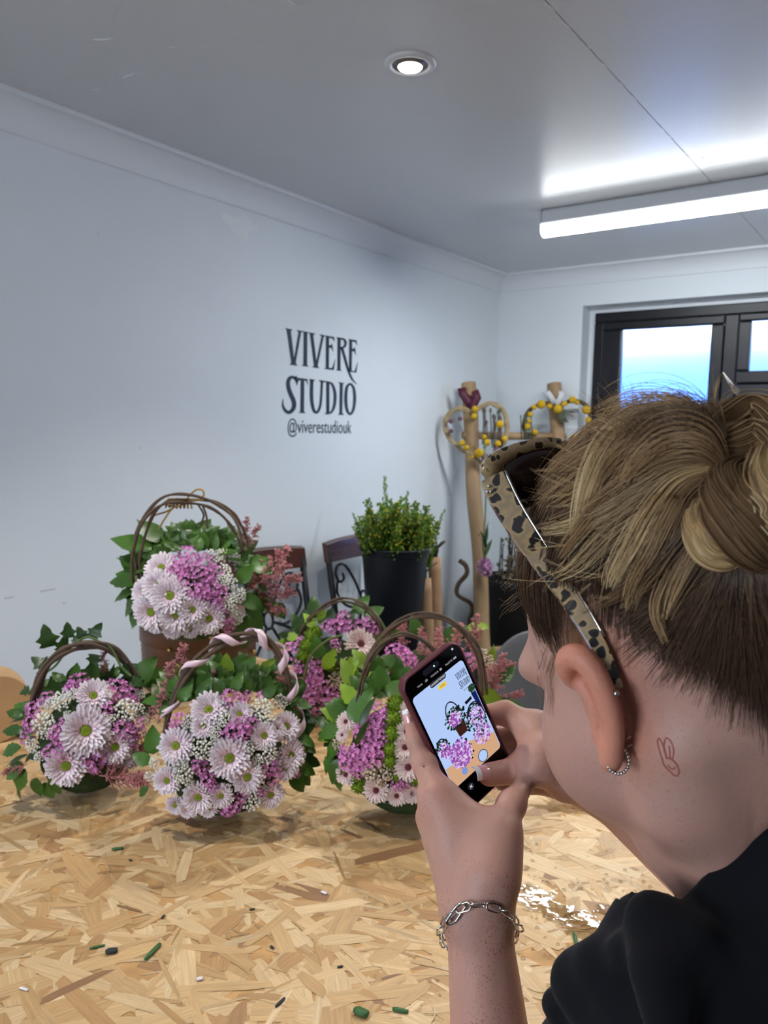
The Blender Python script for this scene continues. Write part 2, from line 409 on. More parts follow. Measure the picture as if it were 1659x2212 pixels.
letters = [
 dict(p=[[(352,182),(457,203),(433,225),(478,605),(540,240),(512,208),(596,224),(574,246),(500,660),(524,702),(418,688),(440,660),(376,205)]]),
 dict(p=[[(585,222),(678,240),(660,262),(657,690),(680,716),(586,705),(606,680),(610,250)]]),
 dict(p=[[(672,240),(772,258),(742,282),(785,640),(855,300),(828,268),(905,282),(885,310),(803,700),(824,738),(730,725),(752,700),(697,265)]]),
 dict(p=[Ep]),
 dict(p=[[(1062,308),(1135,318),(1120,340),(1117,755),(1138,775),(1056,765),(1075,745),(1077,335)]],
      s=[([(1105,330),(1160,338),(1187,385),(1168,440),(1112,456)], [22, 30, 36, 30, 16]), ([(1135,446),(1178,600),(1225,765),(1280,890),(1345,958)], [34, 36, 30, 24, 4])]),
 dict(p=[E2]),
 dict(p=[[(470,848),(518,843),(524,975),(498,925)]], s=[([(505,895),(458,858),(408,885),(395,970),(425,1080),(470,1180),(478,1260),(445,1325),(395,1345),(348,1305),(322,1240),(328,1160)], [26, 40, 50, 54, 58, 60, 58, 52, 46, 38, 24, 3])]),
 dict(p=[[(518,866),(662,885),(668,968),(648,912),(618,906),(614,1330),(636,1358),(545,1352),(565,1328),(570,905),(541,905),(514,975)]]),
 dict(p=[[(685,884),(768,896),(742,918),(698,910)],[(818,898),(915,912),(888,936),(840,926)]], s=[([(721,895),(718,1100),(726,1220),(748,1310),(782,1346),(818,1312),(846,1200),(862,910)], [46, 46, 44, 40, 36, 34, 32, 30])]),
 dict(p=[[(895,908),(965,920),(965,1345),(950,1372),(900,1368),(922,1345),(920,932)]], s=[([(945,930),(1000,955),(1035,1050),(1043,1150),(1030,1260),(992,1342),(940,1360)], [22, 32, 40, 42, 38, 28, 20])]),
 dict(p=[[(1088,928),(1172,940),(1150,962),(1142,1350),(1165,1383),(1085,1378),(1103,1355),(1108,955)]]),
 dict(s=[([(1252,945),(1205,1000),(1190,1150),(1205,1300),(1250,1370),(1296,1300),(1313,1150),(1298,1010),(1252,945)], [26, 38, 44, 38, 28, 36, 42, 36, 26], 48)]),
]
for d in letters:
    b = MB()
    for p in d.get('p', []): add_poly(b, p)
    for s_ in d.get('s', []): add_stroke(b, *s_)
    b.v = [tuple(Vector(v)-sign.location) for v in b.v]
    b.build('letter', m_letter, sign, smooth=False)
def text_mesh(body, name, ext=0.0):
    cu = bpy.data.curves.new(name, 'FONT'); cu.body = body; cu.extrude = ext; cu.resolution_u = 4
    o = bpy.data.objects.new(name, cu); COL.objects.link(o)
    bpy.context.view_layer.update()
    me = bpy.data.meshes.new_from_object(o.evaluated_get(bpy.context.evaluated_depsgraph_get()))
    bpy.data.objects.remove(o, do_unlink=True)
    return me
me = text_mesh('@viverestudiouk', 'handle_text')
co = np.zeros(len(me.vertices)*3); me.vertices.foreach_get('co', co); co = co.reshape(-1, 3)
mn, mx = co.min(0), co.max(0); u = (co-mn)/(mx-mn)
new = np.stack([np.full(len(u), .0016), 2.384+u[:, 0]*(2.812-2.384)-2.6, (CAM_Z-.052+u[:, 1]*.078)-(CAM_Z+.2)], 1)
me.vertices.foreach_set('co', new.ravel()); me.update()
link('handle_text', me, mat('grey_vinyl_lettering', srgb(50, 66, 80), rough=.45), sign)
# small scuffs and marks on the wall
m_scuff = mat('wall_scuff', srgb(196, 198, 204), rough=.7)
b = MB()
for (x, y, L) in ((212, 505, .006), (302, 968, .006), (103, 1275, .05), (138, 1303, .012), (20, 1291, .03)):
    p = on_x(x, y, XW); b.box(XW+.0001, XW+.0006, p.y-L/2, p.y+L/2, p.z-.002, p.z+.002)
b.build('scuff_marks', m_scuff, wl, smooth=False)
p = on_x(520, 490, XW); b = MB()
b.prism([(math.cos(a)*.11*(.7+.3*math.sin(a*3)), math.sin(a)*.05*(.8+.3*math.cos(a*5))) for a in np.linspace(0, 6.2, 22)], 0, .0004)
b.xf(Matrix(((0, 0, 1, XW), (1, 0, 0, p.y), (0, 1, 0, p.z), (0, 0, 0, 1)))); b.build('filler_patch', mat('fresh_filler_paint', srgb(236, 240, 243), rough=.6), wl, smooth=False)
# ------------------------------------------------------------------ strand-board work table
TZ = CAM_Z-0.65
TX0, TX1, TY0, TY1 = -1.62, 0.82, 0.36, 1.50
tb = empty('work_table', ((TX0+TX1)/2, (TY0+TY1)/2, 0)); tag(tb, 'large work table with a pale strand board top', 'table')
m_osb0 = mat('strand_board_core', srgb(196, 152, 98), rough=.65, var=.2, vscale=40)
b = MB(); b.box(TX0-tb.location.x, TX1-tb.location.x, TY0-tb.location.y, TY1-tb.location.y, TZ-.019, TZ-.0008); b.build('board', m_osb0, tb, smooth=False)
m_osb = bpy.data.materials.new('strand_flakes'); m_osb.use_nodes = True
nt = m_osb.node_tree; N = nt.nodes; L = nt.links; pb = N['Principled BSDF']; pb.inputs['Roughness'].default_value = .5
at_ = N.new('ShaderNodeAttribute'); at_.attribute_name = 'Col'; uv = N.new('ShaderNodeUVMap'); uv.uv_map = 'grain'
mp = N.new('ShaderNodeMapping'); mp.inputs['Scale'].default_value = (9, 170, 1); L.new(uv.outputs[0], mp.inputs[0])
nz = N.new('ShaderNodeTexNoise'); nz.inputs['Scale'].default_value = 1.6; nz.inputs['Detail'].default_value = 5; nz.inputs['Roughness'].default_value = .65; L.new(mp.outputs[0], nz.inputs[0])
mr = N.new('ShaderNodeMapRange'); mr.inputs[1].default_value = .3; mr.inputs[2].default_value = .72; mr.inputs[3].default_value = .74; mr.inputs[4].default_value = 1.12; L.new(nz.outputs[0], mr.inputs[0])
mx = N.new('ShaderNodeVectorMath'); mx.operation = 'SCALE'; L.new(at_.outputs['Color'], mx.inputs[0]); L.new(mr.outputs[0], mx.inputs['Scale'])
L.new(mx.outputs[0], pb.inputs['Base Color'])
bp = N.new('ShaderNodeBump'); bp.inputs['Strength'].default_value = .25; bp.inputs['Distance'].default_value = .001; L.new(nz.outputs[0], bp.inputs['Height']); L.new(bp.outputs[0], pb.inputs['Normal'])
rng = np.random.default_rng(11)
NF = 8000
pal = np.array([srgb(*c) for c in ((224,190,142),(214,176,124),(204,164,112),(232,202,156),(192,150,100),(220,184,132),(228,196,148),(208,170,120),(176,134,90),(158,118,82),(140,104,76))])
pw = np.array([.14, .17, .15, .10, .11, .14, .10, .10, .03, .014, .006]); pw /= pw.sum()
V = np.zeros((NF, 8, 3)); C = np.zeros((NF, 8, 3)); UVs = np.zeros((NF, 8, 2))
for i in range(NF):
    t = i/NF
    Lh = rng.uniform(.018, .062)*(1.25 if rng.random() < .25 else .9); Wh = rng.uniform(.0035, .016)*(1.4 if rng.random() < .25 else .9)
    sl_ = rng.random() < .34
    if sl_: Lh *= .6; Wh *= .28
    sk = rng.uniform(-1, 1, 6)
    lx = np.array([-Lh+sk[0]*.004, -Lh*.4, Lh*.4, Lh+sk[1]*.006, Lh+sk[2]*.006-.004, Lh*.35, -Lh*.4, -Lh+sk[3]*.006])
    ly = np.array([-Wh*(.4+.5*abs(sk[4])), -Wh*(.9+.1*sk[5]), -Wh, -Wh*(.3+.6*abs(sk[0])), Wh*(.2+.6*abs(sk[1])), Wh*(.95+.15*sk[2]), Wh, Wh*(.3+.6*abs(sk[3]))])
    a = rng.normal(.55, .75) if rng.random() < .7 else rng.uniform(0, math.pi)
    ca, sa = math.cos(a), math.sin(a); cx = rng.uniform(TX0, TX1); cy = rng.uniform(TY0, TY1)
    x = np.clip(cx+lx*ca-ly*sa, TX0, TX1); y = np.clip(cy+lx*sa+ly*ca, TY0, TY1)
    z = TZ-.0007+.0007*t+ (lx/Lh*rng.uniform(-.00004, .00004))
    V[i, :, 0] = x-tb.location.x; V[i, :, 1] = y-tb.location.y; V[i, :, 2] = z
    C[i] = pal[rng.choice(len(pal), p=pw)]*(rng.uniform(.70, .95) if sl_ else rng.uniform(.93, 1.04))  # sliver colour darkened to paint in shadow gaps between the flakes
    o2 = rng.uniform(0, 30, 2); UVs[i, :, 0] = lx+o2[0]; UVs[i, :, 1] = ly+o2[1]
me = bpy.data.meshes.new('strand_flakes'); me.from_pydata(V.reshape(-1, 3).tolist(), [], [tuple(range(8*i, 8*i+8)) for i in range(NF)])
set_cols(me, C.reshape(-1, 3)); ul = me.uv_layers.new(name='grain'); ul.data.foreach_set('uv', UVs.reshape(-1).astype(np.float32))
o = link('strand_flakes', me, m_osb, tb); o['kind'] = 'stuff'
m_leg = mat('table_timber', srgb(190, 150, 100), rough=.6, var=.15, vscale=12, stretch=(1, 1, .1))
for (x, y) in ((TX0+.12, TY0+.1), (TX1-.12, TY0+.1), (TX0+.12, TY1-.1), (TX1-.12, TY1-.1)):
    b = MB(); b.box(x-.035-tb.location.x, x+.035-tb.location.x, y-.035-tb.location.y, y+.035-tb.location.y, 0, TZ-.019); b.build('leg', m_leg, tb, smooth=False)
for y in (TY0+.1, TY1-.1):
    b = MB(); b.box(TX0+.155-tb.location.x, TX1-.155-tb.location.x, y-.02-tb.location.y, y+.02-tb.location.y, TZ-.11, TZ-.0195); b.build('apron', m_leg, tb, smooth=False)

# ------------------------------------------------------------------ water spill and droplets, plant scraps
m_water = bpy.data.materials.new('water'); m_water.use_nodes = True; nt = m_water.node_tree; N = nt.nodes; N.clear()
_tr = N.new('ShaderNodeBsdfTransparent'); _tr.inputs[0].default_value = (.93, .92, .90, 1); _gl = N.new('ShaderNodeBsdfGlossy'); _gl.inputs['Roughness'].default_value = .04
_fr = N.new('ShaderNodeFresnel'); _fr.inputs[0].default_value = 1.33; _mx = N.new('ShaderNodeMixShader'); _ou = N.new('ShaderNodeOutputMaterial')
nz = N.new('ShaderNodeTexNoise'); nz.inputs['Scale'].default_value = 60; bp = N.new('ShaderNodeBump'); bp.inputs['Strength'].default_value = .028; bp.inputs['Distance'].default_value = .01; tc = N.new('ShaderNodeTexCoord')
for a_, b_ in ((tc.outputs['Object'], nz.inputs[0]), (nz.outputs[0], bp.inputs['Height']), (bp.outputs[0], _gl.inputs['Normal']), (bp.outputs[0], _fr.inputs['Normal']), (_fr.outputs[0], _mx.inputs[0]), (_tr.outputs[0], _mx.inputs[1]), (_gl.outputs[0], _mx.inputs[2]), (_mx.outputs[0], _ou.inputs[0])): nt.links.new(a_, b_)
def blob(b, cx, cy, rx, ry, ang, h=.0009, n=40, seed=0, rag=.55):
    rr = random.Random(seed); ph = [rr.uniform(0, 6.28) for _ in range(6)]
    V = [(cx, cy, TZ+h)]; ring2 = []
    for k in range(n):
        a = 2*math.pi*k/n; m = 1+rag*(.45*math.sin(3*a+ph[0])+.35*math.sin(5*a+ph[1])+.3*math.sin(8*a+ph[2])+.25*math.sin(13*a+ph[3]))
        x = rx*m*math.cos(a); y = ry*m*math.sin(a)
        X = cx+x*math.cos(ang)-y*math.sin(ang); Y = cy+x*math.sin(ang)+y*math.cos(ang)
        V.append((X*.96+cx*.04, Y*.96+cy*.04, TZ+h)); ring2.append((X, Y, TZ+.0001))
    V += ring2
    F = [(0, 1+k, 1+(k+1) % n) for k in range(n)]+[(1+k, 1+n+k, 1+n+(k+1) % n, 1+(k+1) % n) for k in range(n)]
    b.add(V, F)
pu = empty('water_spill', on_z(1180, 1960, TZ)); tag(pu, 'small clear water spill shining under the strip light', 'water spill')
for i, (x, y, rx, ry, an) in enumerate(((1165, 1945, .040, .026, -.2), (1205, 1972, .034, .020, .3), (1245, 2005, .030, .016, .1), (1292, 2014, .036, .022, .2), (1312, 1968, .017, .010, 0), (1135, 1918, .009, .006, 0), (1255, 1975, .016, .008, .5), (1222, 1745, .05, .02, .4))):
    p = on_z(x, y, TZ); b = MB(); blob(b, p.x-pu.location.x, p.y-pu.location.y, rx, ry, an, seed=i+4); b.v = [(a, c, d-pu.location.z) for a, c, d in b.v]; b.build('water_film', m_water, pu, smooth=False)
rr = random.Random(8); dm = None; nd = 0
drops = [(1125,1805),(1115,1810),(1160,1825),(1208,1760),(1220,1762),(1235,1758),(1330,1795),(1300,1780),(1310,1840),(1390,1905),(1388,1890),(1372,1925),(1330,1940),(1325,1950),(1305,1900),(1300,1935),(1345,1925),(1360,1970),(1355,1992),(1142,1890),(1155,1893),(1240,2065),(1118,2058),(1150,1700+160),(1270,1850),(1200,1875),(1182,1905),(1218,1923),(1310,1890),(1350,1880),(1340,1905),(1130,2070),(1176,2048),(1230,2068),(1205,2040),(1290,1812),(1262,1790),(945,2120),(950,2150)]
for q in range(26): drops.append((rr.uniform(1120, 1420), rr.uniform(1760, 2080)))
for (x, y) in drops:
    p = on_z(x, y, TZ); r = rr.uniform(.0011, .0028)
    if dm is None:
        b = MB(); b.lathe([(1, 0), (.92, .35), (.7, .6), (.4, .75), (.001, .8)], 12); dm = b.mesh('droplet'); dm.materials.append(m_water)
    o = bpy.data.objects.new('droplet', dm); COL.objects.link(o); o.location = p-pu.location; o.scale = (r*1.2, r, r); o.rotation_euler = (0, 0, rr.uniform(0, 3)); o.parent = pu
m_scrap = mat('green_stem_scrap', srgb(52, 100, 50), rough=.5, var=.2); m_scrap2 = mat('dark_scrap', srgb(42, 48, 50), rough=.6); m_scrap3 = mat('pale_petal_scrap', srgb(236, 232, 236), rough=.5)
def scrap(x, y, L, ang, r, m, label, name):
    p = on_z(x, y, TZ+r*.6); b = MB(); d = Vector((math.cos(ang), math.sin(ang), 0))
    b.tube([d*(-L/2), d*(-L/4)+Vector((0, 0, r*.1)), d*(L/4), d*(L/2)], [r*.7, r, r, r*.8], n=8, flat=.6); o = b.build(name, m); o.location = p
    tag(o, label, 'stem' if 'stem' in name else 'scrap', 'plant scraps on the table')
    return o
scrap(330, 2055, .030, R(107), .0032, m_scrap, 'short cut green stem lying slanted on the table near the dark scrap', 'stem_scrap')
scrap(254, 1833, .017, R(48), .0028, m_scrap, 'cut green stem bit lying in front of the ivy basket', 'stem_scrap')
scrap(865, 2182, .018, R(22), .0028, m_scrap, 'cut green stem bit beside the arm near the table leaf', 'stem_scrap')
scrap(1244, 2032, .030, R(122), .0026, m_scrap, 'thin green leaf sliver lying in the water spill', 'stem_scrap')
scrap(210, 2045, .018, R(58), .0018, m_scrap, 'pale green sliver beside the dark scrap on the table', 'stem_scrap')
scrap(241, 2054, .014, .9, .0045, m_scrap2, 'small dark square scrap on the strand board', 'dark_scrap')
scrap(780, 2186, .017, .2, .0055, m_scrap, 'torn dark green leaf scrap on the table beside the arm', 'leaf_scrap')
scrap(605, 2165, .016, R(95), .002, m_scrap2, 'thin brown bark sliver near the leaf scrap', 'bark_scrap')
scrap(432, 2114, .007, .9, .0026, m_scrap3, 'single white petal scrap on the bare table', 'petal_scrap')
scrap(700, 1928, .010, .1, .0022, m_scrap3, 'white petal scrap below the middle flower bag', 'petal_scrap')
scrap(52, 2136, .012, .3, .0018, m_scrap3, 'curled pale sliver at the table side of the dark scrap', 'petal_scrap')
for i, (x, y) in enumerate(((282, 1858), (545, 1964), (352, 1980), (588, 2046), (735, 2088))):
    scrap(x, y, .007, i, .0016, m_scrap2, 'tiny dark crumb on the strand board, ' + ('in front of the ivy flower bag', 'between the flower bags and the table front', 'just above the slanted green stem', 'above the white petal', 'nearest to the forearm')[i], 'seed_crumb')
m_fibre = mat('pale_fibre', srgb(226, 206, 160), rough=.5)
for i, pts in enumerate((((1140, 2132), (1165, 2142), (1192, 2138)), ((1150, 2152), (1170, 2158), (1182, 2150)), ((935, 2172), (940, 2190), (932, 2208)), ((1180, 2128), (1196, 2130), (1205, 2128)))):
    q = [on_z(x, y, TZ+.001) for x, y in pts]; b = MB(); c = q[1]; b.tube([v-c for v in bez(q, 10)], .0007, n=6); o = b.build('fibre_curl', m_fibre); o.location = c
    tag(o, ('longest pale raffia curl between forearm and sleeve', 'short pale raffia curl below the longest curl', 'pale raffia curl on the outer side of the forearm', 'tiny pale raffia curl touching the sleeve')[i], 'fibre', 'raffia curls on the table')
# ------------------------------------------------------------------ flower, leaf and vine shapes (shared meshes)
m_petal = attr_mat('chrysanthemum_petal', rough=.55, spec=.3, sss=.0)
m_eye_g = mat('green_flower_eye', srgb(128, 150, 34), rough=.7, var=.3, vscale=400)
m_eye_b = mat('maroon_flower_eye', srgb(96, 40, 48), rough=.7, var=.3, vscale=400)
m_statice = mat('mauve_statice', srgb(222, 146, 204), rough=.6, rnd=.14, var=.12, vscale=120)
m_rice = mat('white_filler_flower', srgb(236, 236, 224), rough=.6, rnd=.05)
m_beige = mat('beige_filler_flower', srgb(206, 190, 168), rough=.65, rnd=.08)
m_leaf = mat('green_leaf', srgb(62, 98, 32), rough=.38, rnd=.3, var=.2, vscale=30)
m_leafd = mat('dark_ivy_leaf', srgb(44, 70, 30), rough=.36, rnd=.3, var=.25, vscale=35)
m_lime = mat('lime_leaf', srgb(124, 156, 40), rough=.5, rnd=.2, var=.2, vscale=60)
m_moss = mat('green_moss', srgb(44, 62, 28), rough=.9, var=.4, vscale=60, bump=.6, bscale=120)
m_trick = mat('bright_green_tuft', srgb(120, 150, 30), rough=.8, var=.3, vscale=90)
m_astil = mat('pink_astilbe', srgb(190, 128, 130), rough=.7, rnd=.15)
m_vine = mat('brown_vine', srgb(86, 68, 52), rough=.7, var=.35, vscale=25, bump=.5, bscale=60, stretch=(1, 1, 1))
m_vineg = mat('green_willow', srgb(104, 116, 72), rough=.6, var=.2, vscale=20)
m_stem = mat('green_stem', srgb(78, 104, 52), rough=.55)

def petal_strip(V, F, C, ang, r0, r1, lift0, lift1, w, cup, cb, ct, rr):
    """one petal, 3 x 4 grid"""
    ca, sa = math.cos(ang), math.sin(ang); b = len(V)
    for i in range(4):
        t = i/3; r = r0+(r1-r0)*t; z = lift0+(lift1-lift0)*t**1.5
        ww = w*(.45, .85, 1.0, .42)[i]
        for j in (-1, 0, 1):
            zz = z+cup*abs(j)*(.6+.4*t); x = r-(abs(j)*ww*.25 if i == 3 else 0); y = j*ww
            V.append((x*ca-y*sa, x*sa+y*ca, zz)); m = min(1, t*1.22); C.append(tuple(cb[k]*(1-m)+ct[k]*m for k in range(3)))
    for i in range(3):
        for j in range(2):
            F.append((b+i*3+j, b+i*3+j+1, b+(i+1)*3+j+1, b+(i+1)*3+j))
def make_bloom(seed, kind):
    """chrysanthemum of unit radius, facing +z"""
    rr = random.Random(seed); V = []; F = []; C = []
    if kind == 'pink':
        cb, ct = srgb(210, 132, 176), srgb(255, 246, 250)
        rows = [(26, .22, 1.0, .02, .02, .115, .05), (26, .2, .95, .06, .12, .11, .05), (24, .18, .86, .10, .23, .10, .05), (22, .17, .72, .12, .32, .09, .045), (18, .16, .56, .13, .36, .08, .04), (14, .15, .40, .13, .30, .06, .03)]
    else:
        cb, ct = srgb(206, 150, 156), srgb(244, 226, 220)
        rows = [(26, .2, 1.0, .02, .05, .10, .04), (26, .2, .94, .07, .15, .10, .04), (24, .18, .82, .11, .24, .09, .04), (20, .18, .66, .14, .28, .08, .04), (16, .17, .48, .15, .24, .06, .03)]
    for (n, r0, r1, l0, l1, w, cup) in rows:
        for k in range(n):
            a = 2*math.pi*(k+rr.uniform(-.3, .3))/n
            petal_strip(V, F, C, a, r0, r1*rr.uniform(.86, 1.06), l0, l1+rr.uniform(-.05, .07), w*rr.uniform(.85, 1.1), cup, cb, tuple(c*rr.uniform(.95, 1.0) for c in ct), rr)
    me = bpy.data.meshes.new('bloom'); me.from_pydata(V, [], F); set_cols(me, C); me.materials.append(m_petal)
    me.polygons.foreach_set('use_smooth', [True]*len(F)); me.update()
    b = MB(); b.lathe([(.23, .10), (.22, .17), (.15, .215), (.06, .20), (.001, .19)], 14)
    for k in range(34):
        a = k*2.4; r = .2*math.sqrt(k/34); b.sphere((r*math.cos(a), r*math.sin(a), .21-.02*(r/.2)), .026, 5, 4)
    eye = b.mesh('flower_eye'); eye.materials.append(m_eye_g if kind == 'pink' else m_eye_b)
    return me, eye
BLOOMS = {k: [make_bloom(s, k) for s in range(4)] for k in ('pink', 'brown')}
def fib_dirs(n, zmin, rr):
    out = []
    for i in range(n):
        z = 1-(1-zmin)*(i+.5)/n; a = i*2.39996+rr.uniform(-.3, .3); s = math.sqrt(max(0, 1-z*z)); out.append(Vector((s*math.cos(a), s*math.sin(a), z)))
    return out
def make_statice(seed):
    """domed head of frilly little florets, unit radius"""
    rr = random.Random(seed); b = MB()
    for d in fib_dirs(20, -.15, rr):
        c = Vector((d.x*.85, d.y*.85, d.z*.55))*rr.uniform(.85, 1.15); q = (d+Vector((rr.uniform(-.3, .3), rr.uniform(-.3, .3), .3))).to_track_quat('Z', 'Y')
        s = rr.uniform(.27, .38)
        for k in range(6):
            a = k*math.pi/3+rr.uniform(-.2, .2); a2 = a+.9
            pts = [Vector((0, 0, -.1)), Vector((math.cos(a)*.62, math.sin(a)*.62, .35)), Vector((math.cos((a+a2)/2)*.95, math.sin((a+a2)/2)*.95, .70+rr.uniform(-.15, .15))), Vector((math.cos(a2)*.62, math.sin(a2)*.62, .35))]
            b.add([c+q @ (p*s) for p in pts], [(0, 1, 2, 3)])
    me = b.mesh('statice'); me.materials.append(m_statice); return me
def make_rice(seed, m):
    rr = random.Random(seed); b = MB()
    for d in fib_dirs(46, .0, rr):
        c = Vector((d.x*.9, d.y*.9, d.z*.45))*rr.uniform(.82, 1.1)
        b.sphere(c, rr.uniform(.10, .145), 6, 4, sc=(1, 1, 1.15))
    for k in range(10):
        a = rr.uniform(0, 6.28); r = rr.uniform(.2, .8); b.tube([(0, 0, -.5), (r*math.cos(a)*.5, r*math.sin(a)*.5, -.1), (r*math.cos(a), r*math.sin(a), .1)], .03, n=4)
    me = b.mesh('filler'); me.materials.append(m); return me
STAT = [make_statice(s) for s in range(4)]
RICE = [make_rice(s, m_rice) for s in range(3)]; BEIGE = [make_rice(s+9, m_beige) for s in range(2)]
def leaf_mesh(name, half, m, curl=.25, fold=.18, seed=0):
    """leaf from half outline points (x across, y along 0..1), bent along its length, with a midrib fold"""
    rr = random.Random(seed); V = []; F = []; n = len(half)
    for (x, y) in half:
        z = -curl*y*y+.06*math.sin(y*9+seed)*x
        V.append((0, y, z)); V.append((x, y, z+fold*abs(x)-.05*math.sin(x*7+seed))); V.append((-x, y, z+fold*abs(x)+.05*math.sin(x*6+seed)))
    for i in range(n-1):
        a, b = 3*i, 3*(i+1); F += [(a, a+1, b+1, b), (a, b, b+2, a+2)]
    me = bpy.data.meshes.new(name); me.from_pydata(V, [], F); me.polygons.foreach_set('use_smooth', [True]*len(F)); me.materials.append(m); me.update(); return me
OV = [(.0, 0), (.16, .06), (.29, .2), (.34, .36), (.32, .52), (.24, .7), (.13, .86), (.0, 1)]
WV = [(.0, 0), (.10, .05), (.22, .18), (.25, .30), (.32, .38), (.27, .5), (.29, .6), (.18, .75), (.12, .88), (.0, 1)]
IV = [(.0, .0), (.22, -.06), (.42, -.02), (.30, .14), (.52, .30), (.34, .42), (.26, .52), (.22, .72), (.10, .9), (.0, 1)]
LONG = [(.0, 0), (.06, .1), (.10, .3), (.11, .5), (.08, .75), (.0, 1)]
LEAVES = {'ovate': [leaf_mesh('ovate_leaf', OV, m_leaf, .3, .15, s) for s in range(2)], 'wavy': [leaf_mesh('wavy_leaf', WV, m_leaf, .45, .3, s) for s in range(2)],
          'ivy': [leaf_mesh('ivy_leaf', IV, m_leafd, .2, .14, s) for s in range(2)], 'lime': [leaf_mesh('lime_leaf', WV, m_lime, .3, .2, s) for s in range(2)],
          'long': [leaf_mesh('long_leaf', LONG, m_leafd, .35, .2, s) for s in range(2)]}
def make_astilbe(seed):
    """feathery plume, unit length along +y"""
    rr = random.Random(seed); b = MB()
    b.tube([(0, 0, 0), (.03, .5, .04), (0, 1, 0)], [.018, .012, .004], n=5)
    for i in range(46):
        t = rr.uniform(.1, 1); L = .30*(1.08-t)+.05; a = rr.uniform(0, 6.28)
        p = Vector((.03*math.sin(t*3), t, .04*math.sin(t*3))); d = Vector((math.cos(a), .55, math.sin(a))).normalized()
        q = p+d*L; b.tube([p, p+d*L*.5+Vector((0, .02, 0)), q], [.008, .012, .005], n=4)
        for k in range(5):
            s = p+d*L*rr.uniform(.2, 1); e = Vector((rr.uniform(-1, 1), rr.uniform(-.2, 1), rr.uniform(-1, 1))).normalized()*.07
            b.tube([s, s+e*.6, s+e], [.008, .012, .006], n=4)
    me = b.mesh('astilbe'); me.materials.append(m_astil); return me
ASTIL = [make_astilbe(s) for s in range(3)]
def make_tuft(seed):
    rr = random.Random(seed); b = MB(); b.sphere((0, 0, 0), .72, 12, 8)
    for d in fib_dirs(150, -.3, rr):
        e = (d+Vector((rr.uniform(-.35, .35), rr.uniform(-.35, .35), rr.uniform(-.35, .35)))).normalized(); s = d.orthogonal().normalized()*.06; p = d*.68
        b.add([p-s, p+s, p+e*.36], [(0, 1, 2)]); t = d.cross(s).normalized()*.06; b.add([p-t, p+t, p+e*.36], [(0, 1, 2)])
    me = b.mesh('green_tuft'); me.materials.append(m_trick); return me
TUFT = [make_tuft(s) for s in range(2)]

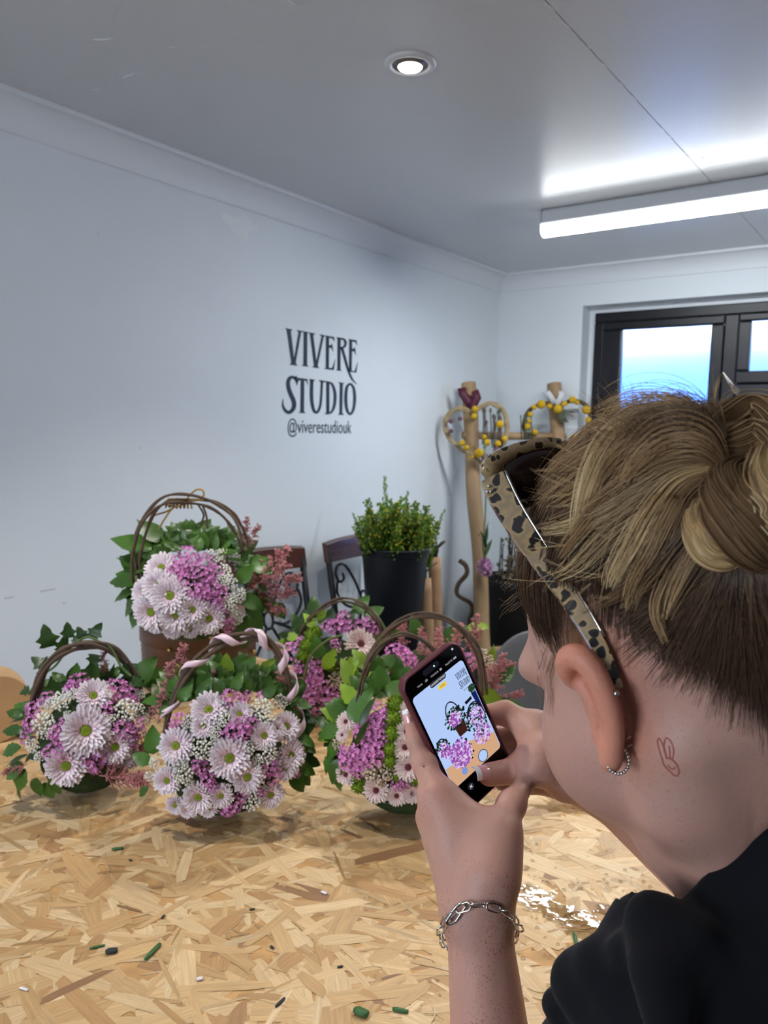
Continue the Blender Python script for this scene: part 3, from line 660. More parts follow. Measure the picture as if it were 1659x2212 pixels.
class Bag:
    """handbag-shaped flower basket; everything is a part of one thing, placed on an ellipsoid body"""
    def __init__(s, name, label, cx, cy, zc, a, b, c, group='flower handbags on the work table', base=None):
        s.rr = random.Random(sum(map(ord, label)))
        s.C = on_z(cx, cy, zc); s.dep = (s.C-CP).dot(CD)
        v = (s.C-CP); v.z = 0; s.ed = v.normalized(); s.er = Vector((s.ed.y, -s.ed.x, 0)); s.ax = (a, b, c)
        s.base = Vector((s.C.x, s.C.y, base if base is not None else TZ)); s.o = empty(name, s.base); tag(s.o, label, 'flower basket', group)
        # woven body with moss
        B = MB(); n, m = 28, 14
        V = []
        for i in range(m+1):
            t = math.pi*i/m
            for k in range(n):
                p = 2*math.pi*k/n; x, y, z = math.sin(t)*math.cos(p), math.sin(t)*math.sin(p), -math.cos(t)
                w = 1+.05*math.sin(k*math.pi)+.04*math.sin(9*p+5*t)
                q = s.C+s.er*(x*a*.72*w)+s.ed*(y*b*.72*w)+Vector((0, 0, z*c*.84-.12*c))
                q.z = max(q.z, s.base.z+.002); V.append(q-s.base)
        F = [(i*n+k, i*n+(k+1) % n, (i+1)*n+(k+1) % n, (i+1)*n+k) for i in range(m) for k in range(n)]
        B.add(V, F); s.body = B.build('basket_body', m_moss, s.o)
    def surf(s, x, y, push=1.0):
        d = ray(x, y); A = Vector((s.er.dot(d)/s.ax[0], s.ed.dot(d)/s.ax[1], d.z/s.ax[2])); w = CP-s.C
        O = Vector((s.er.dot(w)/s.ax[0], s.ed.dot(w)/s.ax[1], w.z/s.ax[2]))
        qa, qb, qc = A.dot(A), 2*A.dot(O), O.dot(O)-push*push; D = qb*qb-4*qa*qc
        t = (-qb-math.sqrt(D))/(2*qa) if D > 0 else -qb/(2*qa)
        P = CP+d*t; l = O+A*t
        nrm = (s.er*(l.x/s.ax[0])+s.ed*(l.y/s.ax[1])+Vector((0, 0, l.z/s.ax[2]))).normalized()
        return P, nrm, t
    def put(s, name, me, P, q, sc, sub=None, subname=None):
        o = bpy.data.objects.new(name, me); COL.objects.link(o); o.parent = s.o
        if P.z-s.base.z < .008: P = Vector((P.x, P.y, s.base.z+.008))
        o.location = P-s.base; o.rotation_mode = 'QUATERNION'; o.rotation_quaternion = q; o.scale = sc if hasattr(sc, '__len__') else (sc, sc, sc)
        if sub is not None:
            e = bpy.data.objects.new(subname, sub); COL.objects.link(e); e.parent = o
        return o
    def bloom(s, x, y, dpx, kind='pink', face=.55, tilt=(0, 0)):
        P, n, t = s.surf(x, y, 1.0); v = (CP-P).normalized()
        d = (n*face+v*(1-face)+CR*tilt[0]+CU*tilt[1]).normalized()
        q = d.to_track_quat('Z', 'Y') @ Quaternion((0, 0, 1), s.rr.uniform(0, 6.28))
        r = dpx*1.12/2*t/F_PX; me, eye = s.rr.choice(BLOOMS[kind])
        s.put('chrysanthemum', me, P+d*r*.05, q, (r, r, r*1.0), eye, 'flower_eye')
    def clump(s, x, y, dpx, meshes, name, push=1.0, flat=1.0):
        P, n, t = s.surf(x, y, push); v = (CP-P).normalized(); d = (n*.6+v*.4).normalized()
        q = d.to_track_quat('Z', 'Y') @ Quaternion((0, 0, 1), s.rr.uniform(0, 6.28)); r = dpx/2*t/F_PX
        s.put(name, s.rr.choice(meshes), P, q, (r, r, r*flat))
    def statice(s, x, y, d, push=1.0): s.clump(x, y, d*1.1, STAT, 'statice', push)
    def rice(s, x, y, d, push=1.0): s.clump(x, y, d, RICE, 'rice_flower', push)
    def beige(s, x, y, d): s.clump(x, y, d, BEIGE, 'filler_flower')
    def tuft(s, x, y, d): s.clump(x, y, d*1.1, TUFT, 'green_tuft', .96)
    def leaf(s, x, y, lpx, ang, kind='ovate', push=1.0, back=0.0, face=0.5, wide=1.0):
        """leaf based at pixel (x, y); ang is its direction in the picture plane (0 right, 90 up)"""
        P, n, t = s.surf(x, y, push); P = P+s.ed*back; v = (CP-P).normalized()
        dr = (CR*math.cos(R(ang))+CU*math.sin(R(ang))+n*.25*s.rr.uniform(-.5, 1)).normalized()
        z = (v*face+n*(1-face)+Vector((0, 0, .35))+CR*s.rr.uniform(-.3, .3)); z = (z-dr*z.dot(dr)).normalized(); xx = dr.cross(z)
        M = Matrix((xx, dr, z)).transposed(); L = lpx*t/F_PX
        s.put('leaf', s.rr.choice(LEAVES[kind]), P, M.to_quaternion(), (L*wide, L, L))
    def collar(s, cx, cy, rx, ry, a0, a1, n, lpx, kinds, back):
        for k in range(n):
            a = a0+(a1-a0)*(k+.5)/n+s.rr.uniform(-6, 6); x = cx+rx*math.cos(R(a)); y = cy-ry*math.sin(R(a))
            s.leaf(x, y, lpx*s.rr.uniform(.75, 1.2), a+s.rr.uniform(-35, 35), s.rr.choice(kinds), 1.0, back+s.rr.uniform(-.02, .02), s.rr.uniform(.3, .7))
    def plume(s, x, y, lpx, ang, push=1.0, back=0.0):
        P, n, t = s.surf(x, y, push); P = P+s.ed*back
        dr = (CR*math.cos(R(ang))+CU*math.sin(R(ang))+n*.15).normalized(); z = (CP-P).normalized(); z = (z-dr*z.dot(dr)).normalized()
        M = Matrix((dr.cross(z), dr, z)).transposed(); L = lpx*t/F_PX
        s.put('astilbe', s.rr.choice(ASTIL), P, M.to_quaternion(), L)
    def handle(s, pts, rpx, strands=3, m=None, back=0.0, twist=5.0, spread=1.0, name='handle', seed=1):
        """twisted vine arch through picture points, in the upright plane through the basket at distance back"""
        rr = random.Random(seed); Q = []
        for (x, y) in pts:
            d = ray(x, y); t = (s.C+s.ed*back-CP).dot(s.ed)/d.dot(s.ed); Q.append(CP+d*t)
        t0 = (Q[0]-CP).dot(CD); r = rpx*t0/F_PX; C = bez(Q, 44); h = None
        for k in range(strands):
            ph = 6.28*k/strands+rr.uniform(-.4, .4); out = []; rad = []
            for i, p in enumerate(C):
                tg = (C[min(i+1, 43)]-C[max(i-1, 0)]).normalized(); n1 = s.ed; n2 = tg.cross(n1).normalized()
                a = ph+twist*i/44*(1 if k % 2 == 0 else .8); w = r*.75*spread*(1+.3*math.sin(i*.35+ph))
                out.append(p+n1*(math.cos(a)*w)+n2*(math.sin(a)*w)-s.base); rad.append(r*.62*(1+.18*math.sin(i*.9+k)+.1*rr.uniform(-1, 1)))
            b = MB(); b.tube(out, rad, n=7)
            o = b.build(name if h is None else 'vine_strand', m or m_vine, s.o if h is None else h)
            if h is None: h = o
        s.h = h; s.hc = C
        return h

# ------------------------------------------------------------------ brown drum box
m_leather = mat('brown_leatherette', srgb(84, 52, 32), rough=.42, var=.35, vscale=14, bump=.35, bscale=120, coat=.1)
m_leath2 = mat('dark_leather_trim', srgb(52, 36, 26), rough=.5, bump=.2, bscale=100)
m_brass = mat('brass_studs', srgb(190, 160, 100), rough=.3, metal=1.0)
HR = .143
_p = on_z(432, 1508, TZ); _v = (_p-CP); _v.z = 0; _v.normalize(); HC = _p+_v*HR; HH = .168
hb = empty('drum_box', (HC.x, HC.y, TZ)); tag(hb, 'brown leather covered drum box with brass studs under the raised flower basket', 'box')
b = MB(); b.lathe([(.001, .002), (HR-.006, .001), (HR-.002, .004), (HR-.001, HH-.035)], 56); b.build('body', m_leather, hb)
b = MB(); b.lathe([(HR-.001, HH-.055), (HR+.003, HH-.053), (HR+.003, HH-.012), (HR+.001, HH-.008), (HR+.005, HH-.004), (HR+.005, HH+.002), (HR-.002, HH+.004), (HR-.016, HH+.002), (.001, HH-.004)], 56); b.build('lid', m_leather, hb)
b = MB(); b.lathe([(HR+.0012, HH-.008), (HR+.0062, HH-.004), (HR+.0062, HH+.003), (HR-.002, HH+.005), (HR-.010, HH+.0035)], 56); b.build('lid_trim', m_leath2, hb)
for (x, y) in ((366, 1404), (366, 1434), (460, 1434), (548, 1408), (455, 1376)):
    d = ray(x, y); w = CP-Vector((HC.x, HC.y, 0)); A = d.x*d.x+d.y*d.y; Bq = 2*(d.x*w.x+d.y*w.y); Cq = w.x*w.x+w.y*w.y-(HR+.004)**2
    D = Bq*Bq-4*A*Cq
    if D > 0:
        P = CP+d*((-Bq-math.sqrt(D))/(2*A)); b = MB(); b.sphere(P-Vector((HC.x, HC.y, TZ)), .0055, 10, 8); b.build('stud', m_brass, hb)
b = MB(); P = at(312, 1400, (HC-CP).dot(CD)); rr = random.Random(2)
for k in range(7):
    q = P+Vector((0, 0, .03-.011*k))-Vector((HC.x, HC.y, TZ)); b.sphere(q+Vector((rr.uniform(-.004, .004), 0, 0)), .0075, 7, 5)
b.build('side_clasp', m_leath2, hb)

def Z1(l, ox, oy, k): return [(ox+e[0]/k, oy+e[1]/k)+tuple(v/k if i == 0 else v for i, v in enumerate(e[2:])) for e in l]

# ------------------------------------------------------------------ middle front bag, ribbon on the handle
g = Bag('flower_basket', 'flower bag with a pink ribbon spiralling round its handle', 487, 1622, TZ+.112, .130, .085, .112)
g.handle([(352, 1600), (372, 1520), (415, 1440), (470, 1392), (530, 1374), (580, 1386), (612, 1430), (628, 1480), (640, 1545), (652, 1600)], 9, 2, twist=5, seed=4)
mid_h = g.h; mid_c = g.hc
for (x, y, a, L) in ((352, 1610, 80, 75), (372, 1600, 62, 110)): pass
for e in Z1([(325,1030,300),(600,730,300),(555,865,210),(775,1130,345),(860,765,210),(1065,945,240),(1165,900,180),(1250,870,240),(1290,1110,250),(1250,1210,220),(925,1290,280),(250,1320,240),(510,1460,270),(700,1450,210),(315,1530,170),(1120,1440,230),(420,1560,170),(590,1560,160)], 300, 1350, 3.95): g.bloom(*e)
for e in Z1([(1040,720,200),(1085,800,180),(1200,660,150),(720,810,150),(650,910,120),(420,830,130),(550,1060,180),(380,1260,200),(370,1180,130),(140,1170,120),(90,1290,100),(1090,1090,200),(920,1060,150),(960,1500,190),(1385,1130,100),(650,980,90),(430,1340,100),(1010,1150,110)], 300, 1350, 3.95): g.rice(*e, 1.02)
for e in Z1([(770,650,190),(860,660,140),(920,600,85),(1050,605,85),(860,880,200),(940,850,140),(770,930,150),(340,820,130),(300,870,100),(530,1220,130),(590,1310,120),(630,1380,100),(1110,1200,140),(1150,1280,150),(800,1530,150),(890,1450,100),(1030,1440,80),(760,1580,120),(1345,1270,70),(170,1290,70),(500,1170,80),(690,650,100)], 300, 1350, 3.95): g.statice(*e)
for (x, y, L, a, kd, bk) in ((330,1640,60,100,'ovate',.02),(322,1660,46,150,'ovate',.02),(395,1545,62,75,'ovate',.06),(430,1520,55,60,'wavy',.08),(470,1505,60,100,'wavy',.08),(500,1500,62,60,'ovate',.09),(540,1500,60,110,'ovate',.09),(565,1500,55,60,'lime',.08),(590,1510,40,95,'ovate',.08),
    (625,1535,50,70,'ovate',.05),(640,1560,52,-40,'wavy',.03),(648,1590,50,-60,'wavy',.02),(650,1615,55,-75,'wavy',.02),(650,1650,50,-100,'ovate',.02),(322,1700,34,215,'wavy',0),(655,1570,45,-10,'ivy',.05),(660,1640,46,-80,'ivy',.03)): g.leaf(x, y, L, a, kd, 1.0, bk)
for (x, y, L, a) in ((335,1590,80,75),(345,1545,95,72),(372,1500,90,70),(608,1530,70,95),(615,1540,60,80),(465,1520,50,95)): g.plume(x, y, L, a, 1.0, .05)
g.collar(490, 1600, 145, 105, 15, 165, 22, 55, ('ovate', 'wavy', 'ovate', 'lime'), .07); g.collar(490, 1630, 165, 115, -40, 30, 9, 50, ('wavy', 'ivy', 'ovate'), .03)
g.collar(490, 1545, 135, 60, 10, 170, 22, 50, ('ovate', 'wavy', 'ovate'), .04)
g.collar(490, 1535, 125, 38, 0, 180, 22, 42, ('ovate', 'wavy'), .015)
for k in range(26):
    x = 395+k*9.2; g.leaf(x+g.rr.uniform(-5, 5), 1516-18*math.sin((x-395)/240*math.pi)+g.rr.uniform(-4, 8), g.rr.uniform(38, 54), g.rr.uniform(50, 130), g.rr.choice(('ovate', 'wavy', 'ovate')), 1.0, g.rr.uniform(.0, .03), g.rr.uniform(.5, .9))
# ribbon
m_rib = mat('pink_satin_ribbon', srgb(240, 210, 222), rough=.3, sheen=.3, spec=.6)
def ribbon(g, C, t0, t1, turns, r, w, mm, parent):
    n = 220; V = []; F = []
    for i in range(n):
        t = t0+(t1-t0)*i/(n-1); u = t*(len(C)-1); k = min(int(u), len(C)-2); p = C[k].lerp(C[k+1], u-k); tg = (C[min(k+2, len(C)-1)]-C[max(k-1, 0)]).normalized()
        n1 = g.ed; n2 = tg.cross(n1).normalized(); a = turns*6.283*(i/(n-1))+1.2
        rd = n1*math.cos(a)+n2*math.sin(a); q = p+rd*r; side = (tg*.8+ (n2*math.cos(a)-n1*math.sin(a))*.25).normalized()
        V += [q-side*w/2-g.base, q+side*w/2-g.base]
        if i: F.append((2*i-2, 2*i-1, 2*i+1, 2*i))
    b = MB(); b.add(V, F); o = b.build('ribbon', mm, parent); md = o.modifiers.new('thick', 'SOLIDIFY'); md.thickness = .0006
ribbon(g, mid_c, .06, .97, 6.5, .0118, .021, m_rib, mid_h)

# ------------------------------------------------------------------ left bag with ivy handle
g = Bag('flower_basket', 'flower bag with trailing ivy wound over its handle', 190, 1592, TZ+.102, .114, .08, .102)
g.handle([(62, 1560), (75, 1500), (100, 1440), (140, 1404), (190, 1392), (240, 1404), (280, 1440), (305, 1490), (312, 1540)], 8, 3, twist=6, seed=7)
for e in Z1([(880,720,310),(810,1040,440),(630,1360,380),(1080,1190,310),(1240,1310,170),(1180,1290,190)], 0, 1340, 4.366): g.bloom(*e)
for e in Z1([(580,760,200),(480,790,130),(690,700,130),(420,980,240),(640,890,90),(310,1180,150),(370,1290,110),(1180,850,240),(1290,850,160),(1010,950,160),(1310,700,130),(1380,930,110),(430,1060,130)], 0, 1340, 4.366): g.rice(*e, 1.02)
for e in Z1([(740,600,190),(670,640,130),(1110,660,200),(1190,690,160),(320,840,150),(450,740,130),(290,980,140),(250,1110,120),(620,960,110),(530,1060,140),(560,1130,130),(480,1250,140),(600,1240,170),(900,1290,250),(1130,1050,200),(1270,1000,160),(1210,1120,190),(1000,840,140),(1250,760,110),(880,1380,120),(820,1300,140),(1320,1060,110)], 0, 1340, 4.366): g.statice(*e)
for (x, y, L, a, kd, bk) in ((120,1530,50,100,'ovate',.04),(150,1510,48,80,'ivy',.06),(200,1500,55,20,'long',.06),(235,1500,46,60,'wavy',.06),(295,1500,75,60,'ovate',.05),(310,1500,60,40,'ovate',.05),(50,1560,45,150,'wavy',.02),(48,1590,48,170,'wavy',.02),(45,1620,50,190,'wavy',.01),(50,1650,55,215,'ovate',.0),(55,1660,58,250,'wavy',0),(80,1680,50,265,'ovate',0),(95,1690,45,290,'ovate',.0),(110,1670,50,300,'wavy',.0),(60,1630,66,200,'long',0),(40,1690,50,262,'long',0),(325,1610,50,250,'ovate',.03),(300,1560,60,40,'ivy',.06),(270,1470,40,20,'long',.08)): g.leaf(x, y, L, a, kd, 1.0, bk)
for (x, y, L, a) in ((215,1675,110,5),(240,1680,85,-3),(290,1640,70,110),(320,1560,60,70),(225,1460,50,95),(60,1650,55,200),(295,1650,50,80)): g.plume(x, y, L, a, 1.02, .0)
g.collar(190, 1590, 125, 95, 20, 240, 26, 50, ('ovate', 'wavy', 'ivy', 'long'), .05)
lv = [(105,1395,44,100),(132,1405,32,70),(96,1440,34,140),(160,1452,36,-40),(180,1378,26,120),(200,1376,32,60),(205,1415,30,-100),(160,1390,22,40),(265,1440,26,-60),(62,1490,22,200),(148,1376,30,95),(228,1398,24,-30),(285,1470,26,-20),(120,1465,28,-120)]
for (x, y, L, a) in lv:
    P = at(x, y, g.dep); v = (CP-P).normalized(); dr = (CR*math.cos(R(a))+CU*math.sin(R(a))).normalized(); z = (v+CR*g.rr.uniform(-.4, .4)+CU*.3); z = (z-dr*z.dot(dr)).normalized()
    M = Matrix((dr.cross(z), dr, z)).transposed(); L = L*1.1*g.dep/F_PX; o = g.put('ivy_leaf', g.rr.choice(LEAVES['ivy']), P, M.to_quaternion(), (L*1.05, L, L))
b = MB(); b.tube([at(x, y, g.dep-.005)-g.base for x, y in bez_xy] if False else [p-g.base for p in bez([at(x, y, g.dep-.006) for x, y in ((62,1500),(90,1460),(118,1440),(140,1412),(165,1388),(190,1376),(215,1386),(240,1400),(262,1440),(285,1462))], 40)], .0022, n=5); b.build('ivy_stem', m_stem, g.o)

# ------------------------------------------------------------------ basket raised on the drum box
g = Bag('flower_basket', 'flower basket standing on the brown drum box with a gold cord bow', 418, 1292, TZ+HH+.103, .118, .088, .098, base=TZ+HH+.005)
g.handle([(300, 1255), (292, 1205), (302, 1150), (325, 1108), (362, 1082), (415, 1082), (462, 1092), (500, 1116), (520, 1150), (530, 1190)], 5.4, 3, twist=4, spread=2.6, seed=3)
for e in Z1([(500,660,230),(480,780,240),(385,830,200),(560,850,270),(430,965,260),(605,985,240),(715,950,210),(830,1010,230),(700,1090,130),(580,1085,150),(370,920,160),(640,1060,140),(460,1040,160)], 200, 1030, 3.318): g.bloom(*e)
for e in Z1([(690,545,130),(620,620,120),(760,690,120),(820,720,110),(600,690,130),(540,610,110),(660,650,110),(640,800,110),(740,830,120),(860,810,120),(910,840,120),(880,920,110),(930,1020,130),(970,1060,110),(800,600,110),(880,690,110),(640,735,100),(720,600,100),(560,690,90),(910,960,100),(790,850,100)], 200, 1030, 3.318): g.statice(*e)
for e in Z1([(860,580,140),(950,570,150),(940,680,130),(980,760,130),(1040,650,100),(960,920,130),(1020,1010,140),(1050,850,120),(920,740,110),(1010,580,120),(990,880,110),(1000,960,110)], 200, 1030, 3.318): g.rice(*e, 1.02)
for (x, y, L, a, kd, bk) in ((325,1195,100,150,'ovate',.03),(345,1180,75,130,'ovate',.05),(365,1190,60,80,'wavy',.06),(385,1185,50,95,'ovate',.07),(410,1185,50,75,'wavy',.07),(440,1185,65,30,'ovate',.07),(420,1180,60,60,'ovate',.08),(460,1190,45,50,'ovate',.08),(510,1195,70,95,'wavy',.03),(525,1225,85,8,'wavy',.0),(530,1240,60,-30,'ovate',.0),(300,1265,75,165,'wavy',.02),(295,1280,60,195,'wavy',.02),(300,1300,55,215,'wavy',.02),(300,1320,50,240,'ovate',.02),(520,1290,55,-20,'ovate',0),(530,1310,60,-40,'wavy',0),(560,1300,65,-25,'ovate',.02),(530,1330,50,-80,'ovate',0),(545,1340,55,-60,'ovate',.02),(515,1260,50,60,'ovate',0),(550,1280,50,-70,'wavy',.0),(600,1310,40,-50,'ovate',.03),(305,1225,60,160,'ovate',.04),(520,1330,70,-85,'ovate',-.01),(500,1195,50,120,'ovate',.06)): g.leaf(x, y, L, a, kd, 1.0, bk)
for (x, y, L, a) in ((530,1280,110,35),(540,1290,100,5),(535,1270,120,48),(545,1295,80,-25),(560,1280,95,20),(525,1180,60,85),(530,1190,60,60),(550,1285,70,-50)): g.plume(x, y, L, a, 1.0, .02)
g.collar(418, 1275, 115, 85, -20, 200, 30, 62, ('ovate', 'wavy', 'ovate'), .06)
g.collar(418, 1235, 85, 50, 5, 175, 16, 58, ('ovate', 'wavy', 'ovate'), .03); g.collar(418, 1205, 60, 30, 20, 160, 9, 52, ('ovate', 'wavy'), .05)
g.collar(418, 1228, 85, 40, 0, 180, 18, 44, ('ovate', 'wavy', 'ovate'), .0)
m_gold = mat('gold_cord', srgb(176, 140, 78), rough=.4, metal=.6, bump=.8, bscale=500)
D0 = g.dep-.006
def cord(pts, r, n=30): 
    b = MB(); b.tube([p-g.base for p in bez([at(x, y, D0+dz) for x, y, dz in pts], n)], r, n=6); return b.build('cord_bow', m_gold, g.h)
for k in range(6):
    cord([(358+8*k, 1096, .004), (364+8*k, 1078, -.012), (372+8*k, 1082, .012), (374+8*k, 1098, .006)], .0022, 12)
cord([(400,1082,-.01),(420,1060,-.012),(436,1058,-.012),(440,1070,-.01),(425,1080,-.012),(398,1084,-.012),(372,1088,-.012)], .002)
cord([(400,1082,-.012),(370,1080,-.014),(360,1090,-.014),(385,1094,-.012),(410,1082,-.01),(440,1080,-.012)], .002)
cord([(385,1090,-.012),(362,1104,-.012),(330,1114,-.012)], .002); cord([(376,1092,-.012),(355,1122,-.012),(343,1143,-.01)], .002)
b = MB(); b.tube([p-g.base for p in bez([at(428, 1090, g.dep), at(440, 1112, g.dep), at(434, 1132, g.dep)], 12)], .0022, n=5); b.tube([p-g.base for p in bez([at(438, 1092, g.dep), at(446, 1115, g.dep), at(449, 1142, g.dep)], 12)], .0024, n=5); b.build('vine_tendril', m_vine, g.h)

# ------------------------------------------------------------------ right front bag (partly behind the phone)
g = Bag('flower_basket', 'flower bag with a bright green stripe and two vine handles behind the phone', 880, 1622, TZ+.112, .136, .085, .112)
g.handle([(775, 1540), (782, 1480), (800, 1420), (835, 1365), (880, 1336), (920, 1330), (965, 1338), (1005, 1366), (1030, 1400), (1042, 1440), (1046, 1500)], 5.0, 3, twist=4, spread=1.5, back=.03, seed=11)
g.handle([(772, 1540), (785, 1460), (815, 1402), (855, 1374), (890, 1374), (925, 1392), (960, 1440), (985, 1510)], 4.0, 3, twist=4, spread=1.4, back=-.03, seed=12)
for e in Z1([(920,1075,170),(900,955,150),(725,1215,160),(850,1250,130),(950,1235,130),(540,800,120),(930,740,140),(540,1120,130),(515,880,80),(910,860,130),(1000,1220,120),(1000,960,140),(1040,1080,150)], 560, 1280, 2.86): g.bloom(*e, 'brown')
for e in [(1020,1600,50),(1060,1650,48),(1000,1690,46),(1080,1600,50),(1050,1560,50)]: g.bloom(*e, 'brown')
for e in Z1([(690,840,140),(640,860,110),(640,1000,150),(690,960,120),(740,740,110),(770,780,90),(560,1040,130),(760,900,90),(860,1180,90),(540,1000,100),(700,1020,130),(600,1030,110),(720,800,110),(910,1170,80),(620,1090,110),(740,850,90),(650,1060,100),(735,970,90)], 560, 1280, 2.86): g.statice(*e)
for e in Z1([(730,1110,180),(680,1090,120),(800,1100,110),(490,930,90)], 560, 1280, 2.86): g.beige(*e)
for e in Z1([(840,690,120),(830,780,130),(825,870,130),(820,960,120),(815,1040,110),(850,1130,90),(970,1150,100),(620,1190,110),(870,720,100),(600,1150,80)], 560, 1280, 2.86): g.tuft(*e)
for (x, y, L, a, kd, bk) in ((762,1500,70,110,'lime',.03),(750,1530,60,80,'lime',.02),(742,1560,55,140,'ovate',.02),(735,1580,60,200,'ovate',.02),(735,1610,55,215,'wavy',.01),(735,1640,60,250,'wavy',.0),(730,1660,55,265,'wavy',.0),(800,1500,60,60,'ovate',.03),(830,1510,70,10,'ovate',.03),(860,1510,70,20,'ovate',.03),(745,1500,60,85,'lime',.04),(770,1600,60,60,'long',-.02),(780,1560,70,70,'long',-.02),(720,1640,50,240,'wavy',.02),(1080,1560,60,20,'ovate',.05),(790,1470,60,120,'lime',.05),(760,1560,80,60,'ovate',.0),(1090,1500,50,60,'wavy',.05),(820,1490,60,100,'ovate',.05)): g.leaf(x, y, L, a, kd, 1.0, bk)
g.collar(870, 1610, 140, 100, 60, 230, 26, 52, ('ovate', 'wavy', 'lime', 'ovate'), .05)
for (x, y, L, a) in ((980,1500,80,80),(1060,1490,70,60),(1075,1500,60,70),(1040,1470,60,110)): g.plume(x, y, L, a, 1.0, .05)

for k in range(60):
    x, y = g.rr.uniform(985, 1090), g.rr.uniform(1545, 1700)
    (g.statice if k % 3 == 0 else g.rice if k % 3 == 1 else g.beige)(x, y, g.rr.uniform(30, 45))

# ------------------------------------------------------------------ two rear bags
g = Bag('flower_basket', 'flower bag with thin green willow handle at the back beside the drum box', 712, 1450, TZ+.108, .105, .07, .108)
g.handle([(645, 1400), (650, 1365), (675, 1330), (712, 1304), (745, 1296), (785, 1308), (815, 1340), (832, 1380)], 3.2, 3, m=m_vine, twist=4, spread=1.8, seed=21)
b = MB(); b.tube([p-g.base for p in bez([at(655, 1470, g.dep-.08), at(670, 1420, g.dep-.09), at(705, 1385, g.dep-.09), at(740, 1372, g.dep-.08)], 20)], .004, n=6, flat=.5); b.build('willow_stem', m_vineg, g.o); b = MB(); b.tube([p-g.base for p in bez([at(735, 1296, g.dep), at(800, 1318, g.dep), at(832, 1360, g.dep), at(838, 1390, g.dep)], 20)], .003, n=6); b.build('willow_stem', m_vineg, g.o)
for e in Z1([(620,320,190),(680,300,120)], 560, 1280, 2.86): g.bloom(*e, 'brown')
for e in Z1([(480,200,120),(430,210,90),(530,160,110),(540,200,110),(620,210,100),(690,200,110),(580,240,90),(680,240,90),(330,560,90),(320,620,110),(340,690,130),(310,640,100),(190,360,100),(260,300,60),(470,320,60),(360,420,90),(450,620,110),(340,500,100),(240,500,110),(250,450,80),(380,560,90),(440,660,90),(350,520,80)], 560, 1280, 2.86): g.statice(*e)
for e in Z1([(490,400,110),(510,500,120),(470,540,100),(560,460,100)], 560, 1280, 2.86): g.beige(*e)
for e in Z1([(330,270,110),(350,250,90),(300,330,110),(280,390,100),(240,430,70),(450,440,100)], 560, 1280, 2.86): g.tuft(*e)
for (x, y, L, a, kd, bk) in ((650,1370,45,120,'ivy',.03),(640,1390,45,160,'ivy',.03),(620,1420,50,200,'wavy',.02),(610,1440,55,240,'long',.02),(625,1450,50,220,'long',.02),(620,1460,50,260,'wavy',.02),(680,1350,50,100,'ovate',.06),(700,1440,50,60,'lime',-.02),(690,1420,50,100,'ovate',-.01),(770,1340,50,60,'ovate',.06),(720,1420,60,30,'long',-.02),(760,1460,50,100,'lime',-.03),(790,1350,50,40,'ovate',.05),(660,1460,46,60,'ovate',0),(740,1500,45,80,'ovate',0),(690,1500,40,100,'ovate',0)): g.leaf(x, y, L, a, kd, 1.0, bk)
g.collar(712, 1450, 95, 90, 30, 260, 24, 46, ('ovate', 'ivy', 'lime', 'long'), .04)
g = Bag('flower_basket', 'flower bag with pink plumes at the back behind the phone', 930, 1468, TZ+.10, .12, .07, .10)
for e in Z1([(840,370,110),(880,380,100),(920,410,100),(930,440,80),(760,450,110),(720,470,90),(840,500,110),(880,530,110),(820,540,110),(920,490,100),(800,440,80),(1130,470,90),(1300,430,100)], 560, 1280, 2.86): g.statice(*e)
for e in Z1([(700,540,110),(800,530,100),(780,560,110),(1400,400,120),(1420,430,100)], 560, 1280, 2.86): g.beige(*e)
for (x, y, L, a, kd, bk) in ((800,1490,60,15,'ovate',-.02),(830,1490,60,30,'ovate',-.02),(960,1400,60,40,'ovate',.05),(990,1390,60,30,'ovate',.04),(1010,1370,50,20,'lime',.03),(900,1390,50,100,'ovate',.05),(850,1390,50,80,'ovate',.05),(1050,1440,50,60,'lime',.0),(830,1430,60,-10,'ovate',0),(870,1440,50,150,'ovate',0),(900,1470,50,40,'ovate',0),(940,1440,50,60,'ovate',0),(1030,1500,60,-10,'lime',0),(1060,1540,60,30,'wavy',0)): g.leaf(x, y, L, a, kd, 1.0, bk)
for (x, y, L, a) in ((870,1410,60,95),(860,1400,55,70),(935,1440,80,80),(960,1430,85,65),(1010,1400,70,75),(920,1430,70,100),(1000,1410,60,50),(790,1480,60,100),(1060,1500,80,60),(1050,1520,90,75),(1065,1530,70,30),(1045,1480,60,90),(850,1390,40,160)): g.plume(x, y, L, a, 1.0, .02)

# ------------------------------------------------------------------ round tan box lying behind the ivy bag
m_kraft = mat('kraft_card', srgb(196, 156, 112), rough=.7, var=.06, vscale=10)
p = on_z(-12, 1612, TZ); v = Vector((p.x, p.y, 0)).normalized()
b = MB(); b.lathe([(.001, -.04), (.068, -.04), (.070, -.038), (.070, .038), (.068, .04), (.001, .04)], 48); o = b.build('round_card_box', m_kraft)
o.rotation_euler = (R(90), 0, math.atan2(v.y, v.x)+R(90)+R(8)); o.location = (p.x+v.x*.05, p.y+v.y*.05, TZ+.0705)
o.data.set_sharp_from_angle(angle=R(40))
tag(o, 'round tan card box on its side behind the ivy flower bag', 'box')
